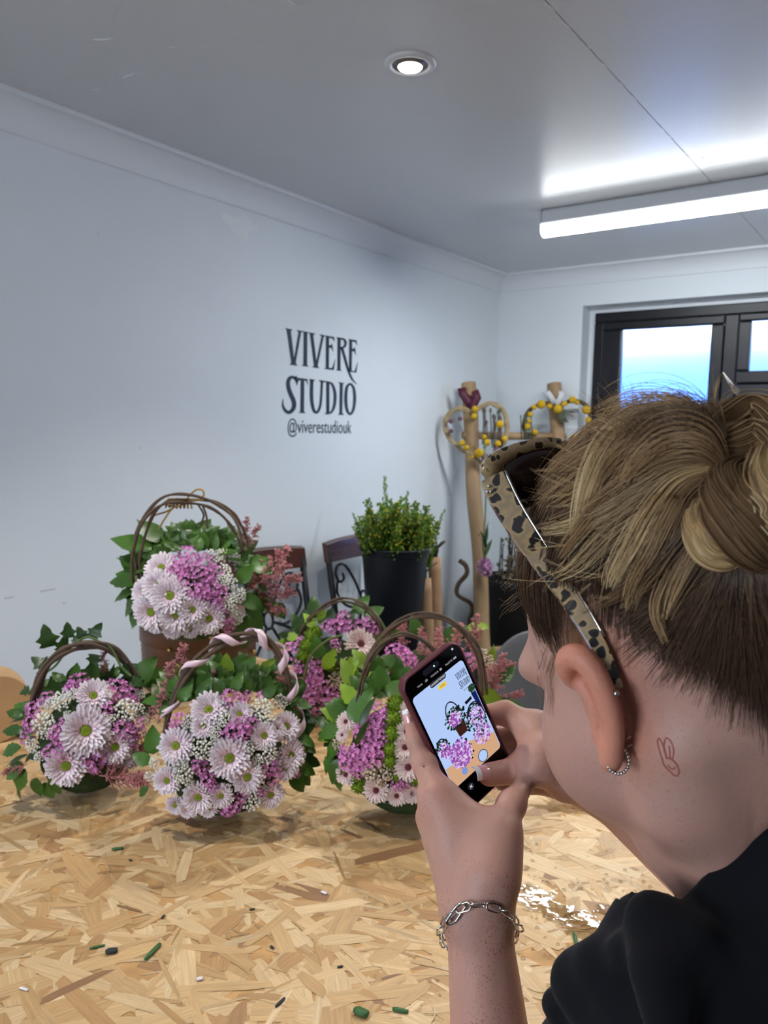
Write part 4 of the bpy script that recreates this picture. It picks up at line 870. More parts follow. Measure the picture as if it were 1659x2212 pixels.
# ------------------------------------------------------------------ chairs by the wall
m_wood_dark = mat('mahogany_rail', srgb(72, 34, 26), rough=.35, var=.25, vscale=14, stretch=(1, 1, 6), coat=.3)
m_iron = mat('black_iron', srgb(24, 28, 34), rough=.45, metal=.3)
m_seatpad = mat('dark_seat_pad', srgb(40, 36, 38), rough=.8)
def iron_chair(loc, rz, label):
    """local x along the back, y forward; scroll-work iron back with a wooden top rail"""
    c = empty('dining_chair', loc, (0, 0, rz)); tag(c, label, 'chair', 'iron scroll chairs along the wall')
    W, SH, TH, LEAN = .205, .45, .97, .10
    yb = lambda z: -.02-(z-SH)/(TH-SH)*LEAN if z > SH else -.02-(SH-z)*.08
    for s in (-1, 1):
        b = MB(); b.tube([(s*W*.98, yb(0), .001), (s*W, yb(.22), .22), (s*W, yb(SH), SH), (s*W*1.0, yb(.7), .7), (s*W, yb(.93), .93)], .013, n=8); b.build('back_post', m_iron, c)
        b = MB(); b.tube([(s*W, .40, .001), (s*W*.98, .385, SH-.03)], .012, n=8); b.build('leg', m_iron, c)
    b = MB(); n = 9
    V = []
    for i in range(n):
        x = -W-.015+(2*W+.03)*i/(n-1); ar = .012*(1-(2*i/(n-1)-1)**2)
        for (dy, z) in ((-.013, TH-.085), (.011, TH-.085), (.011, TH-.005+ar), (-.013, TH+ar)): V.append((x, yb(z)+dy-ar*.8, z))
    F = [(4*i+k, 4*i+(k+1) % 4, 4*i+4+(k+1) % 4, 4*i+4+k) for i in range(n-1) for k in range(4)]+[(3, 2, 1, 0), tuple(4*(n-1)+k for k in range(4))]
    b.add(V, F); o = b.build('top_rail', m_wood_dark, c, smooth=False); bevel(o, .004)
    b = MB(); b.box(-W-.012, W+.012, -.01, .41, SH-.035, SH+.0); o = b.build('seat', m_wood_dark, c, smooth=False); bevel(o, .01, 3)
    b = MB(); b.box(-W, W, .01, .395, SH, SH+.03); o = b.build('seat_pad', m_seatpad, c, smooth=False); bevel(o, .014, 3)
    b = MB(); b.tube([(-W, yb(.52), .52), (W, yb(.52), .52)], .008, n=6); b.build('back_rail', m_iron, c)
    def arc(name, pts, r=.006):
        b = MB(); b.tube([(x, yb(z), z) for x, z in [(p.x, p.y) for p in bez([(x, z, 0) for x, z in pts], 26)]], r, n=6); b.build(name, m_iron, c)
    b = MB(); b.tube([(.022*math.cos(a), yb(.70+.034*math.sin(a)), .70+.034*math.sin(a)) for a in np.linspace(0, 6.283, 18, endpoint=False)], .006, n=6, closed=True); b.build('back_ring', m_iron, c)
    for s in (-1, 1):
        arc('scroll', [(s*.02, .72), (s*.05, .79), (s*.10, .86), (s*.15, .865), (s*.17, .83), (s*.15, .795), (s*.12, .805), (s*.125, .83)])
        arc('scroll', [(s*.022, .69), (s*.08, .675), (s*.14, .70), (s*.175, .75), (s*.165, .80)])
        arc('scroll', [(s*.015, .67), (s*.05, .61), (s*.085, .56), (s*.10, .52)])
        arc('scroll', [(s*.022, .69), (s*.09, .66), (s*.16, .62), (s*.195, .56)])
    return c
iron_chair((-2.035, 2.135, 0), R(-90-8), 'dark wood and iron scroll chair behind the raised flower basket')
iron_chair((-1.99, 2.705, 0), R(-90), 'dark wood and iron scroll chair with the black bucket on its seat')

# ------------------------------------------------------------------ black florist bucket and green goldenrod
m_bucket = mat('black_plastic', srgb(11, 15, 25), rough=.4)
BK = Vector((-1.835, 2.625, .481)); BH = .49
bo = empty('florist_bucket', BK); tag(bo, 'tall black plastic florist bucket standing on a chair', 'bucket')
b = MB(); b.lathe([(.001, .003), (.098, 0), (.102, .004), (.140, BH-.03), (.143, BH-.03), (.149, BH-.006), (.149, BH), (.144, BH), (.137, BH-.03), (.10, .012), (.001, .012)], 48); b.build('body', m_bucket, bo); bo.children[0].data.set_sharp_from_angle(angle=R(50))
b = MB(); b.lathe([(.149, BH-.008), (.153, BH-.006), (.153, BH+.002), (.148, BH+.002)], 48); b.build('rim', m_bucket, bo)
m_gold1 = mat('goldenrod_leaf', srgb(92, 126, 34), rough=.6, rnd=.25, var=.2, vscale=60); m_gold2 = mat('goldenrod_tip', srgb(176, 166, 36), rough=.6, rnd=.2)
def make_sprig(seed):
    rr = random.Random(seed); b = MB(); b.tube([(0, 0, 0), (.02, 0, .5), (0, 0, 1)], [.010, .008, .004], n=5)
    for k in range(130):
        t = .25+.75*(k/130); a = rr.uniform(0, 6.28); L = rr.uniform(.10, .20)*(1.25-t); w = L*.16
        p = Vector((.02*math.sin(t*3), 0, t)); d = Vector((math.cos(a), math.sin(a), .75)).normalized(); sd = d.cross(Vector((0, 0, 1))).normalized()
        b.add([p, p+d*L*.5+sd*w, p+d*L, p+d*L*.5-sd*w], [(0, 1, 2, 3)], 0)
        if t > .45 and rr.random() < .55:
            q = p+d*L; b.sphere(q, .014, 5, 4, mi=1 if rr.random() < (.35 if seed % 2 else .12) else 0)
    return b.mesh('goldenrod_sprig', True, [m_gold1, m_gold2])
SPR = [make_sprig(s) for s in range(4)]
gb = empty('goldenrod_bunch', BK+Vector((0, 0, .1))); tag(gb, 'bushy bunch of green goldenrod filling the black bucket', 'foliage')
rr = random.Random(5)
for k in range(90):
    o = bpy.data.objects.new('sprig', rr.choice(SPR)); COL.objects.link(o); o.parent = gb
    a = rr.uniform(0, 6.28); r = .115*math.sqrt(rr.random()); tx, ty = r*math.cos(a), r*math.sin(a)
    o.location = (tx*.5, ty*.5, .24); L = rr.uniform(.27, .37)*(1-.5*(r/.115)**2*.35); o.scale = (L*1.05, L*1.05, L)
    d = Vector((tx*1.7, ty*1.7, .36)); o.rotation_mode = 'QUATERNION'; o.rotation_quaternion = d.to_track_quat('Z', 'Y') @ Quaternion((0, 0, 1), rr.uniform(0, 6))
for (x, y, px0) in ((832, 1034, 832), (880, 1066, 868), (958, 1104, 930), (765, 1112, 790)):
    top = at(x, y, (BK-CP).dot(CD)); bot = Vector((BK.x, BK.y, BK.z+.3))+CR*((px0-845)*.0014); d = top-bot
    o = bpy.data.objects.new('sprig', SPR[0]); COL.objects.link(o); o.parent = gb; o.location = bot-gb.location; L = d.length; o.scale = (L*.42, L*.42, L)
    o.rotation_mode = 'QUATERNION'; o.rotation_quaternion = d.to_track_quat('Z', 'Y')

# ------------------------------------------------------------------ kraft paper rolls behind the bucket
m_kraft2 = mat('crumpled_kraft', srgb(164, 128, 96), rough=.75, var=.12, vscale=20, bump=.5, bscale=30)
for i, (x0, y0, x1, y1, dep, lab) in enumerate(((938, 1205, 944, 1440, 3.66, 'taller kraft paper wrapped roll behind the black bucket'), (917, 1250, 926, 1440, 3.60, 'shorter kraft paper wrapped roll beside the black bucket'))):
    t = at(x0, y0, dep); bt = at(x1, y1, dep); d = (bt-t); bt = t+d*((0-t.z)/d.z)
    o = empty('paper_roll', bt); tag(o, lab, 'paper roll'); b = MB(); n = 14
    b.tube([(t-bt)*(k/n)+Vector((.003*math.sin(k*2.1), .003*math.cos(k*1.7), .001)) for k in range(n+1)], [.032*(1+.06*math.sin(k*1.9+i)) for k in range(n+1)], n=14); b.build('paper_wrap', m_kraft2, o)
    b = MB(); r2 = random.Random(i)
    for k in range(7):
        p = t-bt+Vector((r2.uniform(-.015, .015), r2.uniform(-.015, .015), -.02)); b.tube([p, p+Vector((r2.uniform(-.02, .02), r2.uniform(-.02, .02), .06)), p+Vector((r2.uniform(-.04, .04), r2.uniform(-.04, .04), .10))], .004, n=5)
    b.build('dried_stems', mat('dried_stem_%s' % ('brown', 'dark')[i], srgb(70, 62, 48), rough=.8), o)

# ------------------------------------------------------------------ pole ladder across the corner
m_pole = mat('bare_round_timber', srgb(164, 134, 98), rough=.6, var=.22, vscale=9, stretch=(1, 1, .25), bump=.2, bscale=40)
T1 = at(1011, 828, 4.22); T2 = at(1196, 829, 4.38)
B1 = at(1045, 1390, 4.08); d1 = (B1-T1); B1 = T1+d1*((0.001-T1.z)/d1.z); B2 = B1+(T2-T1)+Vector((.0, .0, 0)); B2.z = .001
la = empty('pole_ladder', (B1+B2)/2); tag(la, 'rustic ladder of round timber poles leaning in the room corner', 'ladder'); L0 = la.location
for (A, B, r) in ((T1, B1, .040), (T2, B2, .040)):
    b = MB(); n = 16; b.tube([(A.lerp(B, k/n))+Vector((.004*math.sin(k*.9), .004*math.cos(k*.7), 0))-L0 for k in range(n+1)], [r*(1+.04*math.sin(k*1.3)) for k in range(n+1)], n=14); o = b.build('pole', m_pole, la); o.data.set_sharp_from_angle(angle=R(60))
for (x, y) in ((1100, 942), (1080, 1393)):
    zr = at(x, y, 4.2).z; f1 = (T1.z-zr)/(T1.z-B1.z); f2 = (T2.z-zr)/(T2.z-B2.z); P1 = T1.lerp(B1, f1); P2 = T2.lerp(B2, f2); e = (P2-P1).normalized()*.05
    b = MB(); b.tube([P1-e-L0, P1.lerp(P2, .5)-L0, P2+e-L0], .021, n=10); b.build('rung', m_pole, la)

# ------------------------------------------------------------------ heart wreaths hanging on the poles
m_wick = mat('pale_wicker', srgb(164, 144, 110), rough=.7, var=.2, vscale=40, bump=.6, bscale=90)
m_yel = mat('yellow_billy_button', srgb(206, 164, 24), rough=.85, var=.25, vscale=200, bump=.8, bscale=200)
m_mar = mat('maroon_ribbon', srgb(86, 26, 52), rough=.5); m_wrib = mat('white_ribbon', srgb(214, 214, 220), rough=.5)
m_dried = mat('dried_lavender', srgb(96, 84, 92), rough=.8); m_dgreen = mat('dried_grey_green', srgb(86, 90, 70), rough=.8); m_dpurp = mat('dried_mauve_petals', srgb(120, 82, 100), rough=.8)
def hz(pts): return [(660+x/2.514, 800+y/2.514) for x, y in pts]
def heart(name, label, outline, dep, m, r, strands):
    P = [at(x, y, dep) for x, y in outline]; c = sum(P, Vector())/len(P); o = empty(name, c); tag(o, label, 'wreath', 'heart wreaths on the ladder')
    C = bez(P, 60); rr = random.Random(len(label))
    for k in range(strands):
        b = MB(); ph = 6.28*k/strands
        b.tube([p-c+CR*(math.cos(ph+i*.5)*r*.8)+CU*(math.sin(ph+i*.5)*r*.8) for i, p in enumerate(C)], [r*(.75+.2*math.sin(i*1.1+k)) for i in range(60)], n=6); b.build('wicker_strand', m, o)
    return o, c, C
h1, c1, C1 = heart('heart_wreath', 'pale wicker heart wreath with dried flowers hung by a maroon ribbon', hz([(905,240),(870,215),(825,208),(775,245),(758,300),(775,355),(830,415),(900,460),(972,505),(1040,450),(1085,370),(1095,290),(1070,215),(1020,182),(975,188),(935,215),(905,250)]), 4.10, m_wick, .0095, 3)
h2, c2, C2 = heart('heart_wreath', 'dark vine heart wreath with yellow billy buttons hung by a white ribbon', hz([(1355,215),(1325,185),(1280,182),(1225,210),(1192,260),(1190,320),(1225,370),(1285,415),(1335,460),(1395,425),(1460,375),(1520,320),(1545,260),(1530,200),(1485,168),(1430,170),(1385,195),(1355,222)]), 4.30, m_vine, .008, 4)
def ball(o, c, x, y, dep, d, m, name):
    P = at(x, y, dep); r = d/2*dep/F_PX; b = MB(); b.sphere((0, 0, 0), r, 14, 10); e = b.build(name, m, o); e.location = P-c
for (x, y, d) in ((1055,293,44),(985,392,38),(1045,398,36),(942,450,52),(850,395,34),(920,210,36),(915,250,34),(970,362,26),(1080,372,34),(875,420,30),(905,470,20)):
    px = hz([(x, y)])[0]; ball(h1, c1, *px, 4.06, d/2.514, m_yel, 'billy_button')
for (x, y, d) in ((975,470,44),(1038,435,38),(790,275,30),(840,262,26),(790,330,26)):
    px = hz([(x, y)])[0]; ball(h1, c1, *px, 4.07, d/2.514, m_dpurp, 'dried_bloom')
rr = random.Random(4); 
for k in range(16):
    x = rr.uniform(945, 1070); y = rr.uniform(210, 300); q = [at(*hz([(x+dx, y+dy)])[0], 4.08)-c1 for dx, dy in ((0, 0), (3, 60), (rr.uniform(-10, 10), 190-(y-200)*.4))]
    b = MB(); b.tube(q, .0035, n=5); b.sphere(q[0], .008, 6, 5, sc=(1, 1, 1.8)); b.build('dried_sprig', m_dried if k % 2 else m_dgreen, h1)
for (x, y, d) in ((1280,185,48),(1240,200,30),(1220,240,32),(1205,305,38),(1245,335,34),(1370,210,50),(1325,195,32),(1450,160,40),(1475,175,26),(1525,215,48),(1535,270,34),(1515,330,40),(1460,370,42),(1215,275,26),(1410,180,26),(1400,185,22)):
    px = hz([(x, y)])[0]; ball(h2, c2, *px, 4.265, d/2.514, m_yel, 'billy_button')
for k in range(18):
    a = rr.uniform(-60, 10); p = at(*hz([(1360, 225)])[0], 4.27)-c2; L = rr.uniform(.05, .10); d = CR*math.cos(R(a))+CU*math.sin(R(a)); b = MB(); b.tube([p, p+d*L*.6, p+d*L-CU*.01], [.003, .004, .002], n=5); b.build('dried_sprig', m_dgreen, h2)
for k in range(8):
    x = rr.uniform(1165, 1240); q = [at(*hz([(x+dx, y)])[0], 4.26)-c2 for dx, y in ((0, rr.uniform(235, 280)), (4, 320), (6, 375))]; b = MB(); b.tube(q, .004, n=5); b.build('dried_sprig', m_dgreen, h2)
def rib(o, c, pts, w, dep, m):
    Q = [at(*hz([p])[0], dep) for p in pts]; V = []
    for i, q in enumerate(Q):
        t = (Q[min(i+1, len(Q)-1)]-Q[max(i-1, 0)]).normalized(); s = t.cross(CD).normalized()*w/2; V += [q-s-c, q+s-c]
    b = MB(); b.add(V, [(2*i, 2*i+1, 2*i+3, 2*i+2) for i in range(len(Q)-1)]); e = b.build('hanging_ribbon', m, o); md = e.modifiers.new('t', 'SOLIDIFY'); md.thickness = .0015
rib(h1, c1, [(848,95),(852,125),(880,165),(905,200)], .045, 4.14, m_mar); rib(h1, c1, [(918,110),(935,150),(915,185),(900,205)], .04, 4.135, m_mar)
rib(h2, c2, [(1312,115),(1330,140),(1355,180)], .03, 4.30, m_wrib); rib(h2, c2, [(1392,115),(1385,150),(1362,185)], .03, 4.295, m_wrib)

# ------------------------------------------------------------------ curly branch, hanging protea, dark bin with twigs, grey chair
def place_tube(name, px, dep, r, m, label, cat, n=40):
    Q = [at(x, y, dep) for x, y in px]; c = Q[-1]; b = MB(); C = bez(Q, n); b.tube([p-c for p in C], [r*(1.1-.3*i/n) for i in range(n)], n=8); o = b.build(name, m); o.location = c; tag(o, label, cat); return o
place_tube('curly_branch', ((992, 1210), (1006, 1222), (1008, 1240), (990, 1262), (988, 1285), (1015, 1302), (1020, 1320), (1012, 1345), (1016, 1375), (1012, 1420), (1014, 1480), (1016, 1560), (1018, 1600)), 4.15, .012, m_vine, 'dark curly branch standing beside the ladder', 'branch')
pc = at(1048, 1226, 3.98); po = empty('hanging_flower', pc); tag(po, 'mauve dried flower hanging upside down from the ladder', 'dried flower')
b = MB(); rr = random.Random(6)
for d in fib_dirs(70, -1, rr):
    q = d.to_track_quat('Z', 'Y'); b.add([q @ Vector((-.010, 0, .02)), q @ Vector((.010, 0, .02)), q @ Vector((.006, .004, .052)), q @ Vector((-.006, .004, .052))], [(0, 1, 2, 3)])
b.sphere((0, 0, 0), .036, 12, 8); b.build('bloom', mat('mauve_dried_bloom', srgb(176, 130, 164), rough=.8, var=.2, vscale=60), po)
b = MB(); b.tube([(0, 0, .03)]+[at(x, y, 3.99)-pc for x, y in ((1043, 1180), (1048, 1120), (1050, 1060), (1049, 1000), (1046, 955))], .005, n=6); b.build('stem', m_vineg, po)
for k in range(5):
    me = LEAVES['long'][k % 2]; o = bpy.data.objects.new('leaf', me); COL.objects.link(o); o.parent = po; o.location = (0, 0, .06+.02*k); o.scale = (.10, .10, .10); o.rotation_euler = (R(70+k*8), 0, k*1.3)
m_black = mat('black_bin', srgb(14, 14, 18), rough=.6)
bc = at(1110, 1330, 4.35); bn = empty('waste_bin', (bc.x, bc.y, 0)); tag(bn, 'dark tall bin of dried twigs behind the ladder', 'bin')
b = MB(); b.lathe([(.001, .003), (.17, .001), (.20, .62), (.205, .64), (.195, .64), (.165, .02), (.001, .02)], 32); b.build('body', m_black, bn)
rr = random.Random(9); m_twig = mat('dark_twig', srgb(38, 34, 30), rough=.8); m_fleck = mat('pale_dried_leaf', srgb(120, 116, 100), rough=.8)
for k in range(46):
    a = rr.uniform(0, 6.28); r = rr.uniform(.02, .17); p = Vector((r*math.cos(a), r*math.sin(a), .3)); q = p+Vector((rr.uniform(-.08, .08), rr.uniform(-.08, .08), rr.uniform(.3, .62)))
    b = MB(); b.tube([p, p.lerp(q, .5)+Vector((rr.uniform(-.02, .02), 0, 0)), q], .004, n=5)
    for j in range(5):
        s = p.lerp(q, rr.uniform(.45, 1)); b.sphere(s+Vector((rr.uniform(-.03, .03), rr.uniform(-.03, .03), 0)), rr.uniform(.006, .013), 6, 4, mi=1)
    b.build('twig', None, bn, mats=[m_twig, m_fleck])
m_grey = mat('grey_plastic', srgb(104, 106, 110), rough=.5)
gc = at(1175, 1410, 2.45); go = empty('shell_chair', (gc.x, gc.y, 0)); tag(go, 'grey plastic shell chair on black legs behind the work table', 'chair')
v = Vector((gc.x, gc.y, 0)).normalized(); go.rotation_euler = (0, 0, math.atan2(v.y, v.x)+R(90))
V = []; nu, nv = 15, 12
for j in range(nv):
    t = j/(nv-1)
    for i in range(nu):
        u = 2*i/(nu-1)-1
        if t < .45: y = .40*(1-t/.45)-.0; z = .44+.02*u*u
        else:
            s = (t-.45)/.55; y = -.10*s; z = .44+.36*s
            z -= .09*abs(u)**3*s
        w = .20*(1-.12*t-.25*max(0, t-.8)); V.append((u*w, y-.05*(1-u*u)*(t > .45), z))
b = MB(); b.add(V, [(j*nu+i, j*nu+i+1, (j+1)*nu+i+1, (j+1)*nu+i) for j in range(nv-1) for i in range(nu-1)]); o = b.build('shell', m_grey, go); md = o.modifiers.new('t', 'SOLIDIFY'); md.thickness = .008; md = o.modifiers.new('s', 'SUBSURF'); md.levels = 1; md.render_levels = 1
for (x, y) in ((-.17, .36), (.17, .36), (-.17, 0), (.17, 0)):
    b = MB(); b.tube([(x*1.15, y*1.1-.02, .001), (x*.8, y*.8+.03, .43)], .012, n=8); b.build('leg', m_iron, go)
# ------------------------------------------------------------------ signed-distance modelling, so that a body is one continuous skin
class Field:
    def __init__(s, lo, hi, h):
        s.h = h; s.lo = np.array(lo, float); n = np.ceil((np.array(hi)-s.lo)/h).astype(int)+1; s.n = n
        s.f = np.full(n, 0.08, np.float32)
    def sub(s, lo, hi, pad):
        a = np.clip(np.floor((np.array(lo)-pad-s.lo)/s.h).astype(int), 0, s.n); b = np.clip(np.ceil((np.array(hi)+pad-s.lo)/s.h).astype(int)+1, 0, s.n)
        if (b <= a).any(): return None, None
        sl = tuple(slice(a[i], b[i]) for i in range(3))
        g = [(s.lo[i]+s.h*np.arange(a[i], b[i])).astype(np.float32) for i in range(3)]
        return sl, np.meshgrid(*g, indexing='ij', sparse=True)
    def mix(s, sl, d, k, op='add'):
        f = s.f[sl]
        if op == 'add':
            if k <= 0: s.f[sl] = np.minimum(f, d); return
            h = np.clip(.5+.5*(f-d)/k, 0, 1); s.f[sl] = f*(1-h)+d*h-k*h*(1-h)
        else:
            if k <= 0: s.f[sl] = np.maximum(f, -d); return
            h = np.clip(.5-.5*(f+d)/k, 0, 1); s.f[sl] = f*(1-h)+(-d)*h+k*h*(1-h)
    def cone(s, a, b, r1, r2, k=.008, op='add'):
        a = np.array(a, float); b = np.array(b, float); R_ = max(r1, r2)
        sl, g = s.sub(np.minimum(a, b)-R_, np.maximum(a, b)+R_, k+4*s.h)
        if sl is None: return
        ba = b-a; L2 = float(ba@ba)+1e-12; px, py, pz = g[0]-a[0], g[1]-a[1], g[2]-a[2]
        t = np.clip((px*ba[0]+py*ba[1]+pz*ba[2])/L2, 0, 1)
        d = np.sqrt((px-ba[0]*t)**2+(py-ba[1]*t)**2+(pz-ba[2]*t)**2)-(r1+(r2-r1)*t)
        s.mix(sl, d, k, op)
    def chain(s, pts, rs, k=.006, op='add'):
        for i in range(len(pts)-1): s.cone(pts[i], pts[i+1], rs[i], rs[i+1], k, op)
    def ell(s, c, A, r, k=.01, op='add'):
        """ellipsoid, A = three unit axes (rows), r = radii"""
        c = np.array(c, float); A = np.array(A, float); ext = np.sqrt(((A*np.array(r)[:, None])**2).sum(0))
        sl, g = s.sub(c-ext, c+ext, k+4*s.h)
        if sl is None: return
        px, py, pz = g[0]-c[0], g[1]-c[1], g[2]-c[2]; k0 = 0; k1 = 0
        for i in range(3):
            u = (px*A[i, 0]+py*A[i, 1]+pz*A[i, 2])/r[i]; k0 = k0+u*u; k1 = k1+(u/r[i])**2
        k0 = np.sqrt(k0); k1 = np.sqrt(k1); d = k0*(k0-1)/np.maximum(k1, 1e-6)
        s.mix(sl, d, k, op)
    def halfspace(s, c, n, rad):
        """cut away the side the normal points to, within a ball around c"""
        c = np.array(c, float); n = np.array(n, float); n /= np.linalg.norm(n)
        sl, g = s.sub(c-rad, c+rad, 0)
        d = (g[0]-c[0])*n[0]+(g[1]-c[1])*n[1]+(g[2]-c[2])*n[2]
        r = np.sqrt((g[0]-c[0])**2+(g[1]-c[1])**2+(g[2]-c[2])**2)-rad
        s.f[sl] = np.maximum(s.f[sl], np.minimum(d, -r))
    def collar(s, c, n, rad):
        c = np.array(c, float); n = np.array(n, float); sl, g = s.sub(c-.16, c+.16, 0)
        x, y, z = g[0]-c[0], g[1]-c[1], g[2]-c[2]; d = x*n[0]+y*n[1]+z*n[2]; rr = np.sqrt(np.maximum(x*x+y*y+z*z-d*d, 0))
        s.f[sl] = np.maximum(s.f[sl], np.minimum(d, (rad-rr)))
    def displace(s, fn):
        m = np.abs(s.f) < .045; idx = np.nonzero(m); P = np.stack(idx, 1)*s.h+s.lo; s.f[m] += fn(P)
    def mesh(s):
        f = s.f; S = f < 0; nx, ny, nz = s.n
        cnt = np.zeros((nx-1, ny-1, nz-1), np.uint8)
        for i in (0, 1):
            for j in (0, 1):
                for k in (0, 1): cnt += S[i:nx-1+i, j:ny-1+j, k:nz-1+k]
        act = (cnt > 0) & (cnt < 8); ci, cj, ck = np.nonzero(act); N = len(ci)
        idx = np.full(act.shape, -1, np.int32); idx[ci, cj, ck] = np.arange(N)
        corner = {(i, j, k): f[ci+i, cj+j, ck+k] for i in (0, 1) for j in (0, 1) for k in (0, 1)}
        acc = np.zeros((N, 3)); w = np.zeros(N)
        for ax in range(3):
            o = [a for a in range(3) if a != ax]
            for p in (0, 1):
                for q in (0, 1):
                    a = [0, 0, 0]; a[o[0]] = p; a[o[1]] = q; b = list(a); b[ax] = 1
                    va, vb = corner[tuple(a)], corner[tuple(b)]; x = (va < 0) != (vb < 0); t = np.where(x, va/np.where(x, va-vb, 1), 0)
                    pos = np.zeros((N, 3)); pos[:, o[0]] = p; pos[:, o[1]] = q; pos[:, ax] = t
                    acc += pos*x[:, None]; w += x
        V = (np.stack([ci, cj, ck], 1)+acc/w[:, None])*s.h+s.lo
        Q = []
        for ax in range(3):
            o = [a for a in range(3) if a != ax]; sa = [slice(1, -1)]*3; sa[ax] = slice(0, -1); sb = list(sa); sb[ax] = slice(1, None)
            A = S[tuple(sa)]; B = S[tuple(sb)]; e = np.nonzero(A != B); inside = A[e]
            P = np.stack(e, 1); 
            for a in range(3):
                if a != ax: P[:, a] += 1
            def cell(d0, d1):
                c = P.copy(); c[:, o[0]] += d0; c[:, o[1]] += d1; return idx[c[:, 0], c[:, 1], c[:, 2]]
            q = np.stack([cell(-1, -1), cell(0, -1), cell(0, 0), cell(-1, 0)], 1)
            flip = inside if ax != 1 else ~inside
            q[~flip] = q[~flip][:, ::-1]; Q.append(q)
        Q = np.concatenate(Q); Q = Q[(Q >= 0).all(1)]
        return V, Q
def np_mesh(name, V, Q):
    me = bpy.data.meshes.new(name); me.vertices.add(len(V)); me.vertices.foreach_set('co', V.astype(np.float32).ravel())
    me.loops.add(Q.size); me.loops.foreach_set('vertex_index', Q.astype(np.int32).ravel())
    me.polygons.add(len(Q)); me.polygons.foreach_set('loop_start', np.arange(0, Q.size, Q.shape[1], dtype=np.int32))
    me.update(calc_edges=True); me.polygons.foreach_set('use_smooth', np.ones(len(Q), bool)); me.validate(); return me

# ------------------------------------------------------------------ the person: pose
def cf(r, u, d): return CP+CR*r+CU*u+CD*d                     # camera-frame metres -> world
_f = Vector((-.27, -.46, .85)).normalized(); HS = 1.07
HF = (CR*_f.x+CU*_f.y+CD*_f.z).normalized()                   # the way the face points (at the phone)
_u = (Vector((0, 0, 1))-HF*HF.z).normalized()
HL0 = _u.cross(HF).normalized()                               # towards the left ear
_roll = R(14)
HU = (_u*math.cos(_roll)+HL0*math.sin(_roll)).normalized(); HL = HU.cross(HF).normalized()
HC_ = at(1290, 1528, .432)-HL*.072*HS                            # head centre between the ears
def hp(f, l, u): return HC_+(HF*f+HL*l+HU*u)*HS                    # head frame -> world
HA = (HF, HL, HU)
NK = at(1600, 1795, .47)                                      # neck at the collar
NB = cf(.285, -.235, .52)                                     # base of the neck
NAX = (CR*-.75+CU*.66+CD*.60).normalized()
SL_ = at(1568, 2160, .44); SR_ = NB+(CR*.10+CU*-.03+CD*.10)
EL = at(1100, 2650, .60); WL = at(1033, 1985, .645)
WR = at(1300, 1692, .755); ER = cf(.42, -.45, .68)
PEL = NB+CR*.16+CU*-.36+CD*-.42
# phone pose
PH_C = at(993, 1572, .73); PH_W = (CR*.0558+CU*.0347+CD*.0372).normalized(); _h = (CR*.061+CU*-.1348+CD*.0346)
PH_H = (_h-PH_W*_h.dot(PH_W)).normalized(); PH_N = PH_H.cross(PH_W).normalized()
if PH_N.dot(CP-PH_C) < 0: PH_N = -PH_N
def on_phone(x, y, lift=0.0):
    d = ray(x, y); t = (PH_C-CP).dot(PH_N)/d.dot(PH_N); return CP+d*t+PH_N*lift

lo = np.array([min(p[i] for p in (HC_, at(880, 1560, .75), EL, ER, NB, SL_, SR_, WR)) for i in range(3)])-.09
hi = np.array([max(p[i] for p in (HC_, at(880, 1560, .75), EL, ER, NB, SL_, SR_, WR)) for i in range(3)])+.10
hi[2] = HC_.z+.17
B = Field(lo, hi, .0021)
def HE(p, A, r, *q): B.ell(p, A, tuple(x*HS for x in r), *q)
# head
HE(hp(-.014, 0, .040), HA, (.098, .074, .088), .0)
HE(hp(.030, 0, .010), HA, (.070, .063, .092), .02)
HE(hp(.052, 0, -.035), HA, (.048, .050, .060), .02)
for s in (1, -1):
    B.chain([hp(-.004, s*.054, -.028), hp(.010, s*.053, -.058), hp(.050, s*.036, -.076), hp(.084, s*.010, -.088)], [.017, .016, .015, .016], .014)
    HE(hp(.054, s*.040, -.026), HA, (.036, .028, .034), .02)
    HE(hp(.074, s*.030, .040), HA, (.024, .030, .016), .014)
    HE(hp(.104, s*.032, .016), HA, (.012, .018, .012), .010, 'sub'); HE(hp(.083, s*.032, .015), HA, (.013, .014, .012), .003)
B.chain([hp(.096, 0, .022), hp(.108, 0, -.004), hp(.118, 0, -.024)], [.007, .0085, .0105], .008)
for s in (1, -1): B.cone(hp(.100, s*.010, -.030), hp(.096, s*.013, -.032), .008, .007, .006)
B.cone(hp(.098, .018, -.060), hp(.098, -.018, -.060), .007, .007, .008); B.cone(hp(.096, .016, -.070), hp(.096, -.016, -.070), .008, .008, .006)
HE(hp(.084, 0, -.086), HA, (.018, .022, .016), .012)
# neck and trunk
B.cone(hp(-.030, 0, -.020), NK, .050, .047, .025); B.cone(NK, NB, .046, .040, .02); B.cone(hp(.010, 0, -.060), NK+CR*-.005, .030, .040, .02)
B.chain([hp(-.022, .050, -.035), NK+CR*-.03-CD*.035], [.013, .013], .03)
B.cone(at(1425, 1640, .50), at(1600, 1750, .48), .032, .042, .02); B.ell(at(1322, 1598, .474), HA, (.042, .040, .042), .02)
mid = NB.lerp(PEL, .4)
B.cone(NB, SL_, .032, .034, .02); B.cone(NB, SR_, .032, .034, .02); B.cone(NB, mid, .05, .09, .03); B.cone(mid, NB.lerp(PEL, .75), .09, .09, .03)
# left arm
B.cone(SL_, EL, .046, .036, .02); B.cone(EL, WL.lerp(EL, .55), .038, .0345, .015); B.cone(WL.lerp(EL, .55), WL, .0345, .0262, .015)
ax = (WL-EL).normalized(); sd = CR-ax*CR.dot(ax); sd.normalize()
B.cone(WL-sd*.006, WL+sd*.007, .021, .021, .012)
